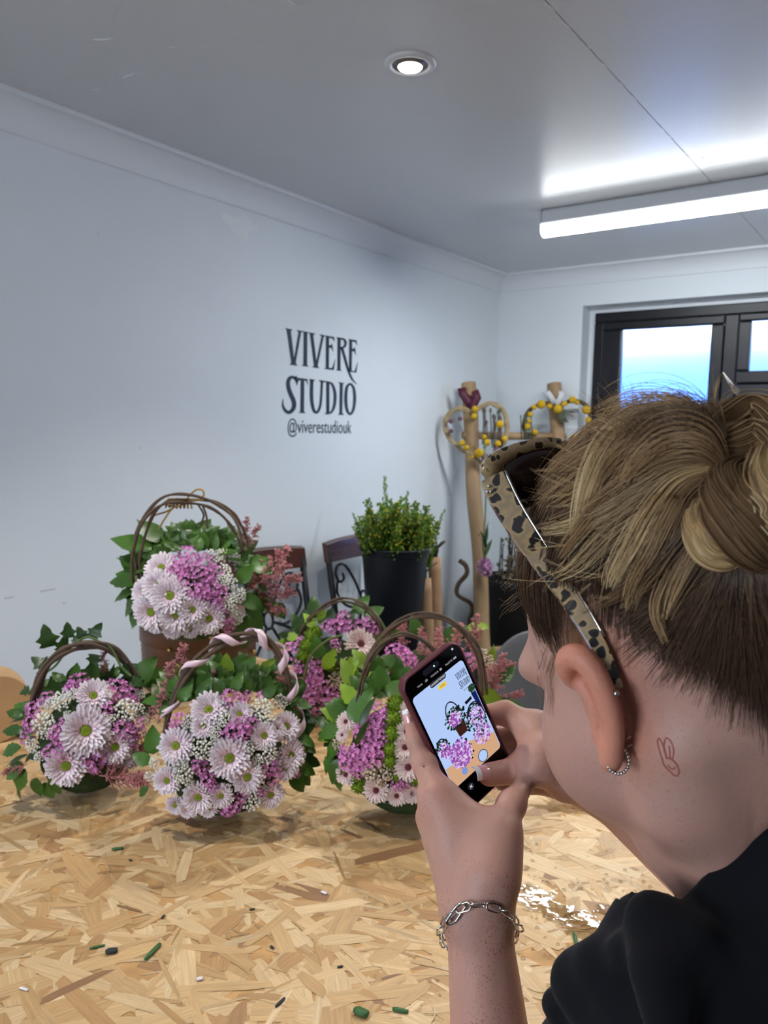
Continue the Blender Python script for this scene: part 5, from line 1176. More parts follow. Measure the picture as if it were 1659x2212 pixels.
# left hand: back of the hand, index along the phone edge, thumb on the right, others curled behind the phone
iM, iP, iD, iT = at(946, 1722, .690), at(917, 1650, .712), at(899, 1600, .722), at(888, 1560, .728)
mM, mP, mT = at(935, 1765, .705), at(930, 1690, .765), at(1010, 1660, .785)
rM, rP, rT = at(945, 1810, .715), at(945, 1745, .780), at(1025, 1710, .795)
pM, pP, pT = at(965, 1850, .715), at(975, 1790, .780), at(1040, 1760, .795)
tC, tM, tI, tT = at(1062, 1890, .648), at(1080, 1800, .668), at(1105, 1738, .692), at(1133, 1694, .712)
for p, r in ((iM, .0155), (mM, .0150), (rM, .014), (pM, .0125)):
    B.cone(WL.lerp(p, .12), p, .019, r, .016)
B.cone(at(1000, 1800, .69), at(1040, 1815, .68), .0175, .018, .02); B.cone(at(985, 1760, .694), at(1030, 1790, .685), .014, .015, .02)
B.cone(at(960, 1770, .695), at(1020, 1880, .665), .017, .022, .016)
B.chain([WL.lerp(tC, .3), tC, tM], [.020, .021, .0185], .016); B.chain([tM, tI, tT], [.0165, .0112, .0085], .008); B.cone(tC.lerp(tM, .6), iM, .013, .011, .02)
B.ell(tI, HA, (.0118,)*3, .006)
B.chain([iM, iP, iD, iT], [.0140, .0104, .0088, .0066], .006); B.ell(iP, HA, (.0108,)*3, .004)
B.chain([mM, mP, mT], [.0130, .0100, .0080], .006); B.chain([rM, rP, rT], [.0125, .0095, .0078], .006); B.chain([pM, pP, pT], [.0110, .0085, .0070], .006)
# creases of the index joint and the thumb web
for q in ((-6, 0), (0, 2), (6, 4)):
    a = at(905, 1652+q[0], .7005); b_ = at(925, 1648+q[0]+q[1], .6995); B.cone(a, b_, .0008, .0008, .0015, 'sub')
# right arm and hand: thumb on the screen, index hooked behind the phone
B.cone(SR_, ER, .046, .038, .02); B.cone(ER, WR, .038, .027, .015)
rt_T = on_phone(1038, 1666, .0125); rt_I = on_phone(1096, 1655, .0165); rt_M = at(1165, 1645, .730); rt_C = at(1225, 1680, .742)
B.chain([WR, rt_C, rt_M], [.024, .020, .0170], .014); B.chain([rt_M, rt_I], [.0170, .0138], .010); B.chain([rt_I, rt_T], [.0132, .0108], .006)
B.ell(rt_I, HA, (.0140, .0140, .0140), .004)
i2M, i2P, i2T = at(1160, 1580, .770), at(1092, 1540, .785), at(1010, 1545, .785)
B.cone(WR, i2M, .024, .0165, .018); B.chain([i2M, i2P, i2T], [.0150, .0112, .0085], .008)
B.cone(rt_M, i2M, .014, .0135, .022)
for (M, P_, T) in (((1185, 1618, .785), (1110, 1590, .800), (1020, 1590, .795)), ((1200, 1655, .785), (1125, 1640, .800), (1040, 1635, .798)), ((1205, 1692, .770), (1135, 1690, .782), (1085, 1690, .785))):
    M, P_, T = at(*M), at(*P_), at(*T); B.cone(WR, M, .020, .0140, .012); B.chain([M, P_, T], [.0138, .0108, .0085], .006)
for (x0, y0, x1, y1) in ((1118, 1550, 1124, 1600), (1124, 1556, 1134, 1612), (1148, 1690, 1190, 1672), (1155, 1702, 1196, 1686)):
    a = at(x0, y0, .757); b_ = at(x1, y1, .752); B.cone(a, b_, .0009, .0009, .002, 'sub')
# left ear: rim, lobe, concha
EA = lambda x, y, d: at(x, y, d)
rim = [EA(1238, 1478, .425), EA(1222, 1446, .419), EA(1228, 1420, .414), EA(1252, 1418, .409), EA(1280, 1446, .405), EA(1302, 1490, .403), EA(1318, 1535, .403), EA(1326, 1580, .405), EA(1324, 1620, .408), EA(1318, 1648, .411)]
rimr = [.0032, .0046, .0056, .0058, .0058, .0055, .0050, .0046, .0046, .0043]
C = bez(rim, 30); rr_ = np.interp(np.linspace(0, 9, 30), range(10), rimr)
att = [EA(1262, 1480, .436), EA(1300, 1478, .436), EA(1335, 1520, .437), EA(1345, 1570, .438), EA(1340, 1612, .436)]
A2 = bez(att, 30)
for i in range(6, 30, 1):
    B.cone(C[i]*.85+A2[i]*.15, A2[i], .0040-.0012*i/30, .0070-.0035*i/30, .003)
B.chain(C, list(rr_), .0025)
inner = bez([EA(1252, 1470, .421), EA(1274, 1500, .417), EA(1290, 1545, .415), EA(1296, 1590, .416)], 14)
B.chain(inner, [.0036]*14, .003)
B.cone(EA(1276, 1520, .424), EA(1290, 1548, .424), .0045, .005, .004)
B.cone(EA(1310, 1600, .415), EA(1318, 1642, .4115), .0055, .0050, .005)
def _under(P):                                               # slimmer where the top covers the neck
    q = P-np.array(NK); t = -(q@np.array(NAX)); r = np.linalg.norm(q, axis=1); t = np.clip((t-.004)/.03, 0, 1); return .020*t*t*(3-2*t)*(r < .2)
B.displace(_under)
V, Q = B.mesh()
# skin tints that belong to the skin: redder ear, knuckles, cheek
tint = np.tile(np.array(srgb(182, 142, 127)), (len(V), 1))
def dab(p, r, col, w):
    global tint
    d = np.linalg.norm(V-np.array(p), axis=1); m = (w*np.exp(-(d/r)**2))[:, None]; tint = tint*(1-m)+np.array(srgb(*col))*m
for p in C[2:]: dab(p, .016, (214, 136, 108), .22)
for p, r in ((iM, .02), (iP, .014), (tI, .016), (rt_I, .016), (iT, .012), (rt_T, .012), (mM, .02), (rt_M, .02), (i2P, .02)): dab(p, r, (206, 140, 124), .55)
dab(hp(.06, .05, -.03), .04, (186, 128, 116), .5)
for s_ in (1, -1):
    for f_, l_, u_ in ((.096, .014, .040), (.095, .024, .043), (.091, .034, .044), (.085, .043, .042), (.078, .050, .038)): dab(hp(f_, s_*l_, u_), .006, (96, 68, 50), .6)
    dab(hp(.097, s_*.032, .015), .0075, (226, 216, 210), .85); dab(hp(.099, s_*.032, .014), .0036, (62, 48, 40), .95)
for l_ in (-.016, -.008, 0, .008, .016): dab(hp(.104, l_, -.064), .008, (176, 100, 98), .6)
dab(WL.lerp(EL, .55), .13, (202, 146, 130), .45)
from mathutils.bvhtree import BVHTree
BODY = BVHTree.FromPolygons([tuple(v) for v in V.tolist()], [tuple(q) for q in Q.tolist()])
def skin_hit(x, y, lift=0.0, default=None):
    d = ray(x, y).normalized(); h_ = BODY.ray_cast(CP, d)
    if h_[0] is None: return None if default is None else at(x, y, default)
    return h_[0]-d*lift
me = np_mesh('body', V-np.array(NB), Q); set_cols(me, tint)
_a, _b = np.array(EL), np.array(WL); _t = np.clip(((V-_a)@(_b-_a))/((_b-_a)@(_b-_a)), 0, 1); _d = np.linalg.norm(V-(_a+_t[:, None]*(_b-_a)), axis=1)
_fr = np.where(_d < .055, 1.0, .30).astype(np.float32); _fa = me.attributes.new('freckles', 'FLOAT', 'POINT'); _fa.data.foreach_set('value', _fr)
m_skin = attr_mat('skin', rough=.48, spec=.35, sss=.0); nt = m_skin.node_tree; N = nt.nodes; L = nt.links; pb = N['Principled BSDF']
col_in = pb.inputs['Base Color'].links[0].from_socket
tc = N.new('ShaderNodeTexCoord')
def freckle(scale, thr, w):
    vo = N.new('ShaderNodeTexVoronoi'); vo.inputs['Scale'].default_value = scale; L.new(tc.outputs['Object'], vo.inputs['Vector'])
    nz = N.new('ShaderNodeTexNoise'); nz.inputs['Scale'].default_value = 28; L.new(tc.outputs['Object'], nz.inputs[0])
    m1 = N.new('ShaderNodeMapRange'); m1.inputs[1].default_value = thr; m1.inputs[2].default_value = thr*.5; m1.inputs[3].default_value = 0; m1.inputs[4].default_value = w; L.new(vo.outputs['Distance'], m1.inputs[0])
    m2 = N.new('ShaderNodeMapRange'); m2.inputs[1].default_value = .34; m2.inputs[2].default_value = .58; L.new(nz.outputs[0], m2.inputs[0])
    mu = N.new('ShaderNodeMath'); mu.operation = 'MULTIPLY'; L.new(m1.outputs[0], mu.inputs[0]); L.new(m2.outputs[0], mu.inputs[1])
    fa = N.new('ShaderNodeAttribute'); fa.attribute_name = 'freckles'; m3 = N.new('ShaderNodeMath'); m3.operation = 'MULTIPLY'; L.new(mu.outputs[0], m3.inputs[0]); L.new(fa.outputs['Fac'], m3.inputs[1]); return m3.outputs[0]
nzb = N.new('ShaderNodeTexNoise'); nzb.inputs['Scale'].default_value = 45; nzb.inputs['Detail'].default_value = 5; L.new(tc.outputs['Object'], nzb.inputs[0])
mrb = N.new('ShaderNodeMapRange'); mrb.inputs[1].default_value = .35; mrb.inputs[2].default_value = .7; mrb.inputs[3].default_value = 0; mrb.inputs[4].default_value = .35; L.new(nzb.outputs[0], mrb.inputs[0])
cur = col_in
for fac, c in ((mrb.outputs[0], srgb(196, 138, 122)), (freckle(380, .34, .75), srgb(160, 96, 78)), (freckle(190, .20, .75), srgb(150, 84, 66))):
    mx = N.new('ShaderNodeMix'); mx.data_type = 'RGBA'; mx.inputs[7].default_value = (*c, 1); L.new(fac, mx.inputs[0]); L.new(cur, mx.inputs[6]); cur = mx.outputs[2]
L.new(cur, pb.inputs['Base Color'])
nzc = N.new('ShaderNodeTexNoise'); nzc.inputs['Scale'].default_value = 420; L.new(tc.outputs['Object'], nzc.inputs[0]); bp = N.new('ShaderNodeBump'); bp.inputs['Strength'].default_value = .12; bp.inputs['Distance'].default_value = .001; L.new(nzc.outputs[0], bp.inputs['Height']); L.new(bp.outputs[0], pb.inputs['Normal'])
person = empty('person', (PEL.x, PEL.y, 0)); tag(person, 'person in a black top with hair in a bun, bending to photograph the flowers', 'person')
PB = Vector((PEL.x, PEL.y, 0))
o = link('body', me, m_skin, person); o.location = NB-PB

# ------------------------------------------------------------------ black top and trousers
m_top = mat('black_jersey', srgb(13, 14, 19), rough=.9, bump=.12, bscale=700, sheen=.05, spec=.2)
lo = np.array([min(p[i] for p in (SL_, SR_, NB, NK, PEL, EL.lerp(SL_, .3), ER.lerp(SR_, .3))) for i in range(3)])-.2
hi = np.array([max(p[i] for p in (SL_, SR_, NB, NK, PEL, EL.lerp(SL_, .3), ER.lerp(SR_, .3))) for i in range(3)])+.2
T = Field(lo, hi, .0034)
q3 = NB.lerp(PEL, .35); q5 = NB.lerp(PEL, .6); NS = NK-NAX*.055
T.cone(NK+NAX*.02, NS, .064, .074, .02); T.cone(NS, NB, .070, .08, .03); T.cone(NS, SL_, .062, .062, .03); T.cone(NB, SR_, .066, .064, .03); T.cone(SL_, q3, .066, .11, .03); T.cone(SR_, q3, .07, .12, .04)
T.cone(NB, q3, .08, .12, .03); T.cone(q3, q5, .12, .14, .04); T.cone(q5, PEL, .14, .155, .05)
sl_end = SL_.lerp(EL, .62); sr_end = SR_.lerp(ER, .66)
T.cone(SL_, sl_end, .062, .062, .03); T.cone(SR_, sr_end, .064, .060, .03)
# folds gathering at the bent shoulder and sleeve
for (a, b_, r, dp) in (((1405, 1990), (1500, 2030), .012, .41), ((1345, 2060), (1450, 2100), .012, .42), ((1290, 2085), (1360, 2190), .012, .435), ((1245, 2125), (1330, 2250), .012, .455), ((1200, 2170), (1290, 2310), .012, .475), ((1420, 2110), (1450, 2300), .010, .385)):
    T.cone(at(*a, dp), at(*b_, dp-.015), r, r*.7, .02)
T.displace(lambda P: .0022*np.sin(P[:, 0]*60+P[:, 2]*45)+.0018*np.sin(P[:, 1]*85-P[:, 2]*70+1.0))
ax = (EL-SL_).normalized(); T.halfspace(sl_end, ax, .10); ax = (ER-SR_).normalized(); T.halfspace(sr_end, ax, .10)
T.collar(NK, NAX, .082)
V, Q = T.mesh(); me = np_mesh('shirt', V-np.array(PB), Q); link('shirt', me, m_top, person)
m_trs = mat('dark_trousers', srgb(26, 27, 34), rough=.85)
fr = Vector((HF.x, HF.y, 0)).normalized(); rt = Vector((fr.y, -fr.x, 0))
Lw = Field(np.array(PEL)-np.array([.45, .45, PEL.z+.02]), np.array(PEL)+np.array([.45, .45, .16]), .007)
Lw.ell(PEL+Vector((0, 0, -.04)), (rt, fr, Vector((0, 0, 1))), (.175, .125, .12), 0)
for s in (1, -1):
    h_ = PEL+rt*(.085*s)+Vector((0, 0, -.05)); kn = h_+Vector((0, 0, -.40))-fr*.02+rt*.01*s; an = Vector((kn.x, kn.y, .09))-fr*.02
    Lw.chain([h_, kn, an], [.095, .066, .052], .04)
V, Q = Lw.mesh(); link('trousers', np_mesh('trousers', V-np.array(PB), Q), m_trs, person)
m_shoe = mat('black_shoes', srgb(22, 22, 24), rough=.5)
for s in (1, -1):
    h_ = PEL+rt*(.095*s)-fr*.04; b = MB(); 
    b.tube([Vector((h_.x, h_.y, .042))-fr*.07-PB, Vector((h_.x, h_.y, .044))-PB, Vector((h_.x, h_.y, .036))+fr*.09-PB, Vector((h_.x, h_.y, .026))+fr*.15-PB], [.034, .040, .036, .024], n=14, up=(0, 0, 1)); b.build('shoe', m_shoe, person)

# ------------------------------------------------------------------ nails
m_nail = mat('pink_gel_nail', srgb(226, 166, 164), rough=.12, coat=.6); m_tip = mat('white_nail_tip', srgb(246, 240, 240), rough=.12, coat=.6)
def nail(c, along, out, L, W):
    along = along.normalized(); out = (out-along*out.dot(along)).normalized(); sd = along.cross(out); nu, nv = 9, 9; V = []
    for j in range(nv):
        t = j/(nv-1)*2-1
        for i in range(nu):
            u = i/(nu-1)*2-1; ww = W/2*(1-.18*max(0, -t)**2); V.append(c+along*(t*L/2)+sd*(u*ww)+out*(-(u*u)*W*.28-(t*t)*L*.05)-PB)
    F = [(j*nu+i, j*nu+i+1, (j+1)*nu+i+1, (j+1)*nu+i) for j in range(nv-1) for i in range(nu-1)]; mi = [1 if j >= nv-3 else 0 for j in range(nv-1) for i in range(nu-1)]
    b = MB(); b.add(V, F); b.m = mi; o = b.build('nail', None, person, mats=[m_nail, m_tip]); md = o.modifiers.new('t', 'SOLIDIFY'); md.thickness = .0008; md.offset = 0
_o = ((CP-rt_T).normalized()*.8+CU*.5).normalized(); nail(rt_T+_o*.0108+(rt_T-rt_I).normalized()*.004, rt_T-rt_I, _o, .020, .0150)
nail(iT+(-CR*.70-CD*.6).normalized()*.0064+(iT-iD).normalized()*.004, iT-iD, -CR*.75-CD*.55, .0165, .0105)
nail(tT+(CR*.75-CD*.5).normalized()*.0082+(tT-tI).normalized()*.004, tT-tI, CR*.8-CD*.5, .0165, .0110)
# ------------------------------------------------------------------ smartphone in a maroon case
m_case = mat('maroon_silicone_case', srgb(92, 36, 48), rough=.5); m_blackg = mat('black_screen_glass', srgb(8, 8, 11), rough=.08, spec=.5)
ph = empty('smartphone', PH_C); tag(ph, 'smartphone in a maroon case showing the flowers on its camera screen', 'phone')
# local frame: x across, y up the phone, z out of the screen
PM = Matrix((PH_W, -PH_H, PH_N)).transposed()
if PM.determinant() < 0: PM = Matrix((-PH_W, -PH_H, PH_N)).transposed()
ph.rotation_mode = 'QUATERNION'; ph.rotation_quaternion = PM.to_quaternion()
def rrect(w, h, r, n=8, cx=0, cy=0):
    out = []
    for (sx, sy, a0) in ((1, 1, 0), (-1, 1, 90), (-1, -1, 180), (1, -1, 270)):
        for k in range(n+1):
            a = R(a0+90*k/n); out.append((cx+sx*(w/2-r)+r*math.cos(a), cy+sy*(h/2-r)+r*math.sin(a)))
    return out
PW, PHH = .0755, .152
b = MB(); n_ = 36
prof = [(0, -.0062, -.0105), (1, -.0012, -.0095), (2, 0, -.006), (3, 0, -.001), (4, -.0008, .0012), (5, -.0018, .0014), (6, -.0022, .0006)]
V = []
for _, ins, z in prof: V += [(x, y, z) for x, y in rrect(PW+2*ins, PHH+2*ins, .0125+ins)]
m_ = len(rrect(1, 1, .1)); F = [(i*m_+k, i*m_+(k+1) % m_, (i+1)*m_+(k+1) % m_, (i+1)*m_+k) for i in range(len(prof)-1) for k in range(m_)]+[tuple(range(m_))[::-1]]
b.add(V, F); b.build('case', m_case, ph)
b = MB(); b.prism(rrect(PW-.0044, PHH-.0044, .0104), -.004, .0003); b.build('screen_glass', m_blackg, ph, smooth=False)
b = MB(); b.box(PW/2-.0005, PW/2+.0008, .012, .028, -.006, -.003); b.build('side_button', m_case, ph, smooth=False)
b = MB(); b.prism(rrect(.032, .032, .008, cx=-.016, cy=.052), -.0125, -.0104); b.build('camera_bump', m_case, ph, smooth=False)
# what the screen shows: flat lit shapes, drawn at the screen
SCW, SCH = .0665, .102; SC0 = (0.0, .0045)                  # viewfinder picture: width, height, centre
ZS = [.0004]
def lit(name, col, s): return emis('screen_'+name, col, s)
LC = {k: lit(k, srgb(*c), .62) for k, c in dict(wall=(176, 200, 244), osb=(208, 164, 128), osb2=(236, 222, 190), purple=(150, 78, 170), pink=(226, 200, 238), dark=(24, 24, 34), green=(36, 66, 44), brown=(60, 30, 26), navy=(20, 34, 88), white=(236, 240, 250), grey=(60, 62, 70), yellow=(232, 200, 70), txt=(190, 192, 200), dim=(44, 44, 52), blue=(120, 150, 214), lilac=(190, 150, 214)).items()}
def flat(name, poly, m, par=None):
    ZS[0] += .000012; b = MB(); n = len(poly); b.add([(x, y, ZS[0]) for x, y in poly], [tuple(range(n))]); return b.build(name, LC[m], par or ph, smooth=False)
scr = flat('viewfinder_picture', rrect(SCW, SCH, .004, cx=SC0[0], cy=SC0[1]), 'wall')
def sp(u, v): return (SC0[0]-SCW/2+u*SCW, SC0[1]+SCH/2-v*SCH)   # u right 0..1, v down 0..1
def spoly(name, pts, m): return flat(name, [sp(*p) for p in pts][::-1], m, scr)
def disc(name, u, v, r, m, sq=1.0, par=None, n=14): 
    c = sp(u, v); return flat(name, [(c[0]+r*math.cos(6.283*k/n), c[1]+r*sq*math.sin(6.283*k/n)) for k in range(n)], m, par or scr)
spoly('pictured_table', [(0.01, .78), (.3, .80), (.55, .72), (.99, .82), (.99, .985), (.95, .999), (.04, .999), (.01, .97)], 'osb')
rr = random.Random(12)
def cluster(u, v, ru, rv, n, mats, r0, r1):
    by = {}
    for k in range(n):
        a = rr.uniform(0, 6.28); q = math.sqrt(rr.random()); by.setdefault(rr.choice(mats), []).append((u+ru*q*math.cos(a), v+rv*q*math.sin(a), rr.uniform(r0, r1)))
    for m, L_ in by.items():
        b = MB(); ZS[0] += .00001
        for (x, y, r) in L_:
            c = sp(x, y); ph0 = rr.uniform(0, 1); ZS[0] += 1e-7
            b.add([(c[0]+r*math.cos(6.283*k/8+ph0), c[1]+r*math.sin(6.283*k/8+ph0), ZS[0]) for k in range(8)], [tuple(range(8))])
        b.build('pictured_flowers', LC[m], scr, smooth=False)
spoly('pictured_box', [(.42, .50), (.62, .50), (.60, .62), (.44, .62)], 'brown')
spoly('pictured_chair', [(.74, .37), (.88, .36), (.88, .39), (.75, .40)], 'dark'); spoly('pictured_bucket', [(.90, .34), (.99, .34), (.99, .52), (.93, .52)], 'navy')
cluster(.95, .30, .06, .035, 62, ['green'], 0.0006, 0.0014)
cluster(.50, .43, .20, .10, 144, ['green', 'dark', 'green'], 0.0006, 0.0015); cluster(.49, .44, .11, .07, 110, ['purple', 'lilac', 'pink'], 0.0006, 0.0014)
cluster(.12, .58, .12, .08, 96, ['green', 'dark'], 0.0006, 0.0014); cluster(.12, .62, .10, .07, 96, ['purple', 'pink', 'lilac'], 0.0006, 0.0014)
cluster(.80, .60, .19, .16, 168, ['green', 'dark'], 0.0006, 0.0015); cluster(.84, .56, .15, .09, 120, ['purple', 'lilac', 'pink'], 0.0006, 0.0012); cluster(.80, .74, .16, .10, 192, ['purple', 'lilac', 'pink', 'pink'], 0.0006, 0.0012)
cluster(.36, .76, .21, .14, 144, ['dark', 'purple'], 0.0007, 0.0016); cluster(.34, .76, .20, .13, 360, ['pink', 'lilac', 'pink', 'purple'], 0.0007, 0.0015)
def arc(u, v, ru, rv, m='dark', w=.0006):
    pts = [sp(u-ru*math.cos(math.pi*k/20), v-rv*math.sin(math.pi*k/20)) for k in range(21)]; ZS[0] += .00001; b = MB(); V = []
    for i, p in enumerate(pts):
        q0 = Vector((*pts[max(i-1, 0)], 0)); q1 = Vector((*pts[min(i+1, 20)], 0)); t = (q1-q0).normalized(); V += [(p[0]-t.y*w, p[1]+t.x*w, ZS[0]), (p[0]+t.y*w, p[1]-t.x*w, ZS[0])]
    b.add(V, [(2*i, 2*i+1, 2*i+3, 2*i+2) for i in range(20)]); b.build('pictured_handle', LC[m], scr, smooth=False)
arc(.49, .40, .12, .14); arc(.12, .58, .09, .08); arc(.82, .58, .16, .15); arc(.84, .52, .13, .10)
def ptext(body, u_or_xy, size, m, par=ph, sx=1.0, center=True):
    me = text_mesh(body, 'screen_text'); co = np.zeros(len(me.vertices)*3); me.vertices.foreach_get('co', co); co = co.reshape(-1, 3); co = co-(co.min(0)+co.max(0))/2*np.array([1, 1, 0])
    ZS[0] += .00002; new = co*np.array([size*sx, size, 0]); new[:, 0] += u_or_xy[0]; new[:, 1] += u_or_xy[1]; new[:, 2] = ZS[0]; me.vertices.foreach_set('co', new.ravel()); me.update(); link('screen_text', me, LC[m], par)
ZS[0] += .00002
for lo_ in [c for c in sign.children if c.name.startswith('letter')]:
    b = MB(); vs = [v.co for v in lo_.data.vertices]; b.add([(*sp(.875+v.y*.42, .165-v.z*.46), ZS[0]) for v in vs], [tuple(q.vertices) for q in lo_.data.polygons if abs(q.normal.x) > .7 and sum(vs[i].x for i in q.vertices)/len(q.vertices) > .001]); b.build('pictured_letter', LC['dark'], scr, smooth=False)
ptext('@viverestudiouk', sp(.90, .265), .0026, 'grey', scr, .7)
flat('pill_label', rrect(.0205, .0052, .0026, cx=-.0005, cy=SC0[1]+SCH/2-.0015), 'dim'); ptext('UNDERTONES', (-.0005, SC0[1]+SCH/2-.0015), .0030, 'white', ph, .95)
flat('live_label', rrect(.0098, .0048, .001, cx=.0015, cy=SC0[1]+SCH/2-.0085), 'yellow'); ptext('LIVE', (.0015, SC0[1]+SCH/2-.0085), .0032, 'grey')
for i, (t, v) in enumerate((('TONE', '-51'), ('COLOUR', '50'), ('PALETTE', '100'))):
    x = -.018+.019*i; y = .0615; ptext(t, (x-.002, y), .0024, 'txt'); ptext(v, (x+.006, y), .0028, 'white')
flat('camera_cutout', rrect(.0205, .0062, .0031, cx=-.002, cy=.0685), 'dark')
b = MB(); b.lathe([(.0008, 0), (.0001, .00001)], 10, center=(.002, .0685, ZS[0]+.00003)); b.build('indicator_dot', emis('screen_dot', (.4, 1, .5), 2.0), ph)
flat('corner_icon', [(.0275+.0013*math.cos(k), .0705+.0013*math.sin(k)) for k in np.linspace(0, 5.5, 8)], 'txt')
cx, cy = .010, -.0395
flat('shutter_ring', [(cx+.0062*math.cos(6.283*k/32), cy+.0062*math.sin(6.283*k/32)) for k in range(32)], 'grey'); flat('shutter_button', [(cx+.0054*math.cos(6.283*k/32), cy+.0054*math.sin(6.283*k/32)) for k in range(32)], 'wall')
flat('roll_thumbnail', [(-.015+.0036*math.cos(6.283*k/20), -.0385+.0036*math.sin(6.283*k/20)) for k in range(20)], 'blue')
flat('close_button', [(-.016+.0036*math.cos(6.283*k/24), -.0560+.0036*math.sin(6.283*k/24)) for k in range(24)], 'dim'); ptext('x', (-.016, -.0560), .0068, 'white')
flat('slider_track', rrect(.0165, .0034, .0016, cx=.010, cy=-.0640), 'grey'); flat('slider_knob', [(.0165+.0022*math.cos(6.283*k/20), -.0625+.0022*math.sin(6.283*k/20)) for k in range(20)], 'white')
# ------------------------------------------------------------------ hair
m_hair = attr_mat('hair', rough=.38, spec=.45, aniso=.3)
HV, HFc, HCol = [], [], []; hcount = [0]
def strand(P, w0, w1, c0, c1):
    """P (n,3) path; tapered three-sided tube; colours along it"""
    n = len(P); T = np.gradient(P, axis=0); T /= np.linalg.norm(T, axis=1)[:, None]+1e-12
    ref = np.array([.31, .52, .79]); N1 = np.cross(T, ref); N1 /= np.linalg.norm(N1, axis=1)[:, None]+1e-12; N2 = np.cross(T, N1)
    t = np.linspace(0, 1, n); w = (w0+(w1-w0)*t)[:, None]
    ring = [P+(N1*math.cos(a)+N2*math.sin(a))*w for a in (0, 2.0944, 4.1888)]
    V = np.stack(ring, 1).reshape(-1, 3); b = hcount[0]
    i = np.arange(n-1)[:, None]*3+b; F = np.concatenate([np.concatenate([i+k, i+(k+1) % 3, i+3+(k+1) % 3, i+3+k], 1) for k in range(3)])
    c = np.array(c0)[None]*(1-t[:, None])+np.array(c1)[None]*t[:, None]
    HV.append(V); HFc.append(F); HCol.append(np.repeat(c, 3, 0)); hcount[0] += len(V)
hr = np.random.default_rng(5)
F3, L3, U3 = (np.array(v) for v in (HF, HL, HU)); CC = np.array(hp(-.014, 0, .040)); RAD = np.array([.098, .074, .088])*HS
def loc2w(q): return CC+q[..., 0:1]*F3+q[..., 1:2]*L3+q[..., 2:3]*U3
def ell_r(d): return 1/np.sqrt(((d/RAD)**2).sum(-1))
BUN = np.array([-.080, .000, .084])*HS                       # bun base in the skull frame
bd = BUN/np.linalg.norm(BUN)
def slerp_path(d0, d1, n, lift, wob=0):
    om = math.acos(np.clip(d0@d1, -1, 1)); t = np.linspace(0, 1, n)[:, None]
    d = (np.sin((1-t)*om)*d0+np.sin(t*om)*d1)/max(math.sin(om), 1e-4); d /= np.linalg.norm(d, axis=1)[:, None]
    r = ell_r(d)[:, None]+lift(t)
    return loc2w(d*r)
def hairy(q, off=0.0):
    """is a skull-frame point (metres) under hair?"""
    f, l, u = np.array(q)/HS; u0 = u+.040                                  # above the ear canal
    line = np.interp(f, [-.12, -.07, -.045, -.022, -.004, .018, .04, .06, .08], [-.045, -.050, -.036, .012, .036, .020, .030, .058, .082])
    return u0 > line+off
DARK = np.array(srgb(84, 63, 48)); MID = np.array(srgb(146, 114, 82)); GOLD = np.array(srgb(212, 176, 124)); PALE = np.array(srgb(236, 210, 162))
# scalp shell under the strands
SV = []; nth, nph = 70, 110
for i in range(nth):
    th = math.pi*(i+.5)/nth
    for j in range(nph):
        p_ = 2*math.pi*j/nph; SV.append((math.sin(th)*math.cos(p_), math.sin(th)*math.sin(p_), math.cos(th)))
SV = np.array(SV); rq = ell_r(SV)[:, None]+.0016; SQ = SV*rq; keep = np.array([hairy(q, .020 if q[0] > -.002 else .046) for q in SQ]); W_ = loc2w(SQ)
sf = [(i*nph+j, i*nph+(j+1) % nph, (i+1)*nph+(j+1) % nph, (i+1)*nph+j) for i in range(nth-1) for j in range(nph)]
sf = [f for f in sf if all(keep[k] for k in f)]
BV, BF, BCo = [W_], [np.array(sf)], [np.repeat(DARK[None]*.6, len(W_), 0)]; bcount = [len(W_)]
# combed-back strands from everywhere on the scalp to the bun
cnt = 0
while cnt < 6800:
    d0 = hr.normal(size=3); d0 /= np.linalg.norm(d0); q = d0*ell_r(d0[None])[0]
    if not hairy(q) or d0@bd > .985 or q[1] < -.062: continue
    if q[1] < -.02 and hr.random() < .5: continue
    if q[0] < -.012 and q[1] > -.02 and not hairy(q, .022): continue
    if not hairy(q, .014) and hr.random() < (.62 if not hairy(q, .006) else .3): continue
    cnt += 1
    top = np.clip((q[2]-.005)/.075, 0, 1); L1 = hr.uniform(.001, .0055)+.006*hr.random()**4+.006*top; ph = hr.uniform(0, 6.28); am = hr.uniform(0, .0016)
    tgt = bd+hr.normal(size=3)*.05; tgt /= np.linalg.norm(tgt)
    P = slerp_path(d0, tgt, 13, lambda t: .0012+L1*np.sin(np.clip(t, 0, 1)*math.pi)**.7+am*np.sin(t*9+ph)+.004*t)
    k = hr.random(); base = DARK*(1-top)+MID*top; base = base*(.75+.5*hr.random()); hl = base if k > (.15+.50*top) else (MID if k > .28*top else GOLD)*hr.uniform(.8, 1.1)
    w = hr.uniform(.00016, .00030); strand(P, w*(.25 if not hairy(q, .014) else .9), w*1.1, base*.85+hl*.15, hl*.75+base*.25)
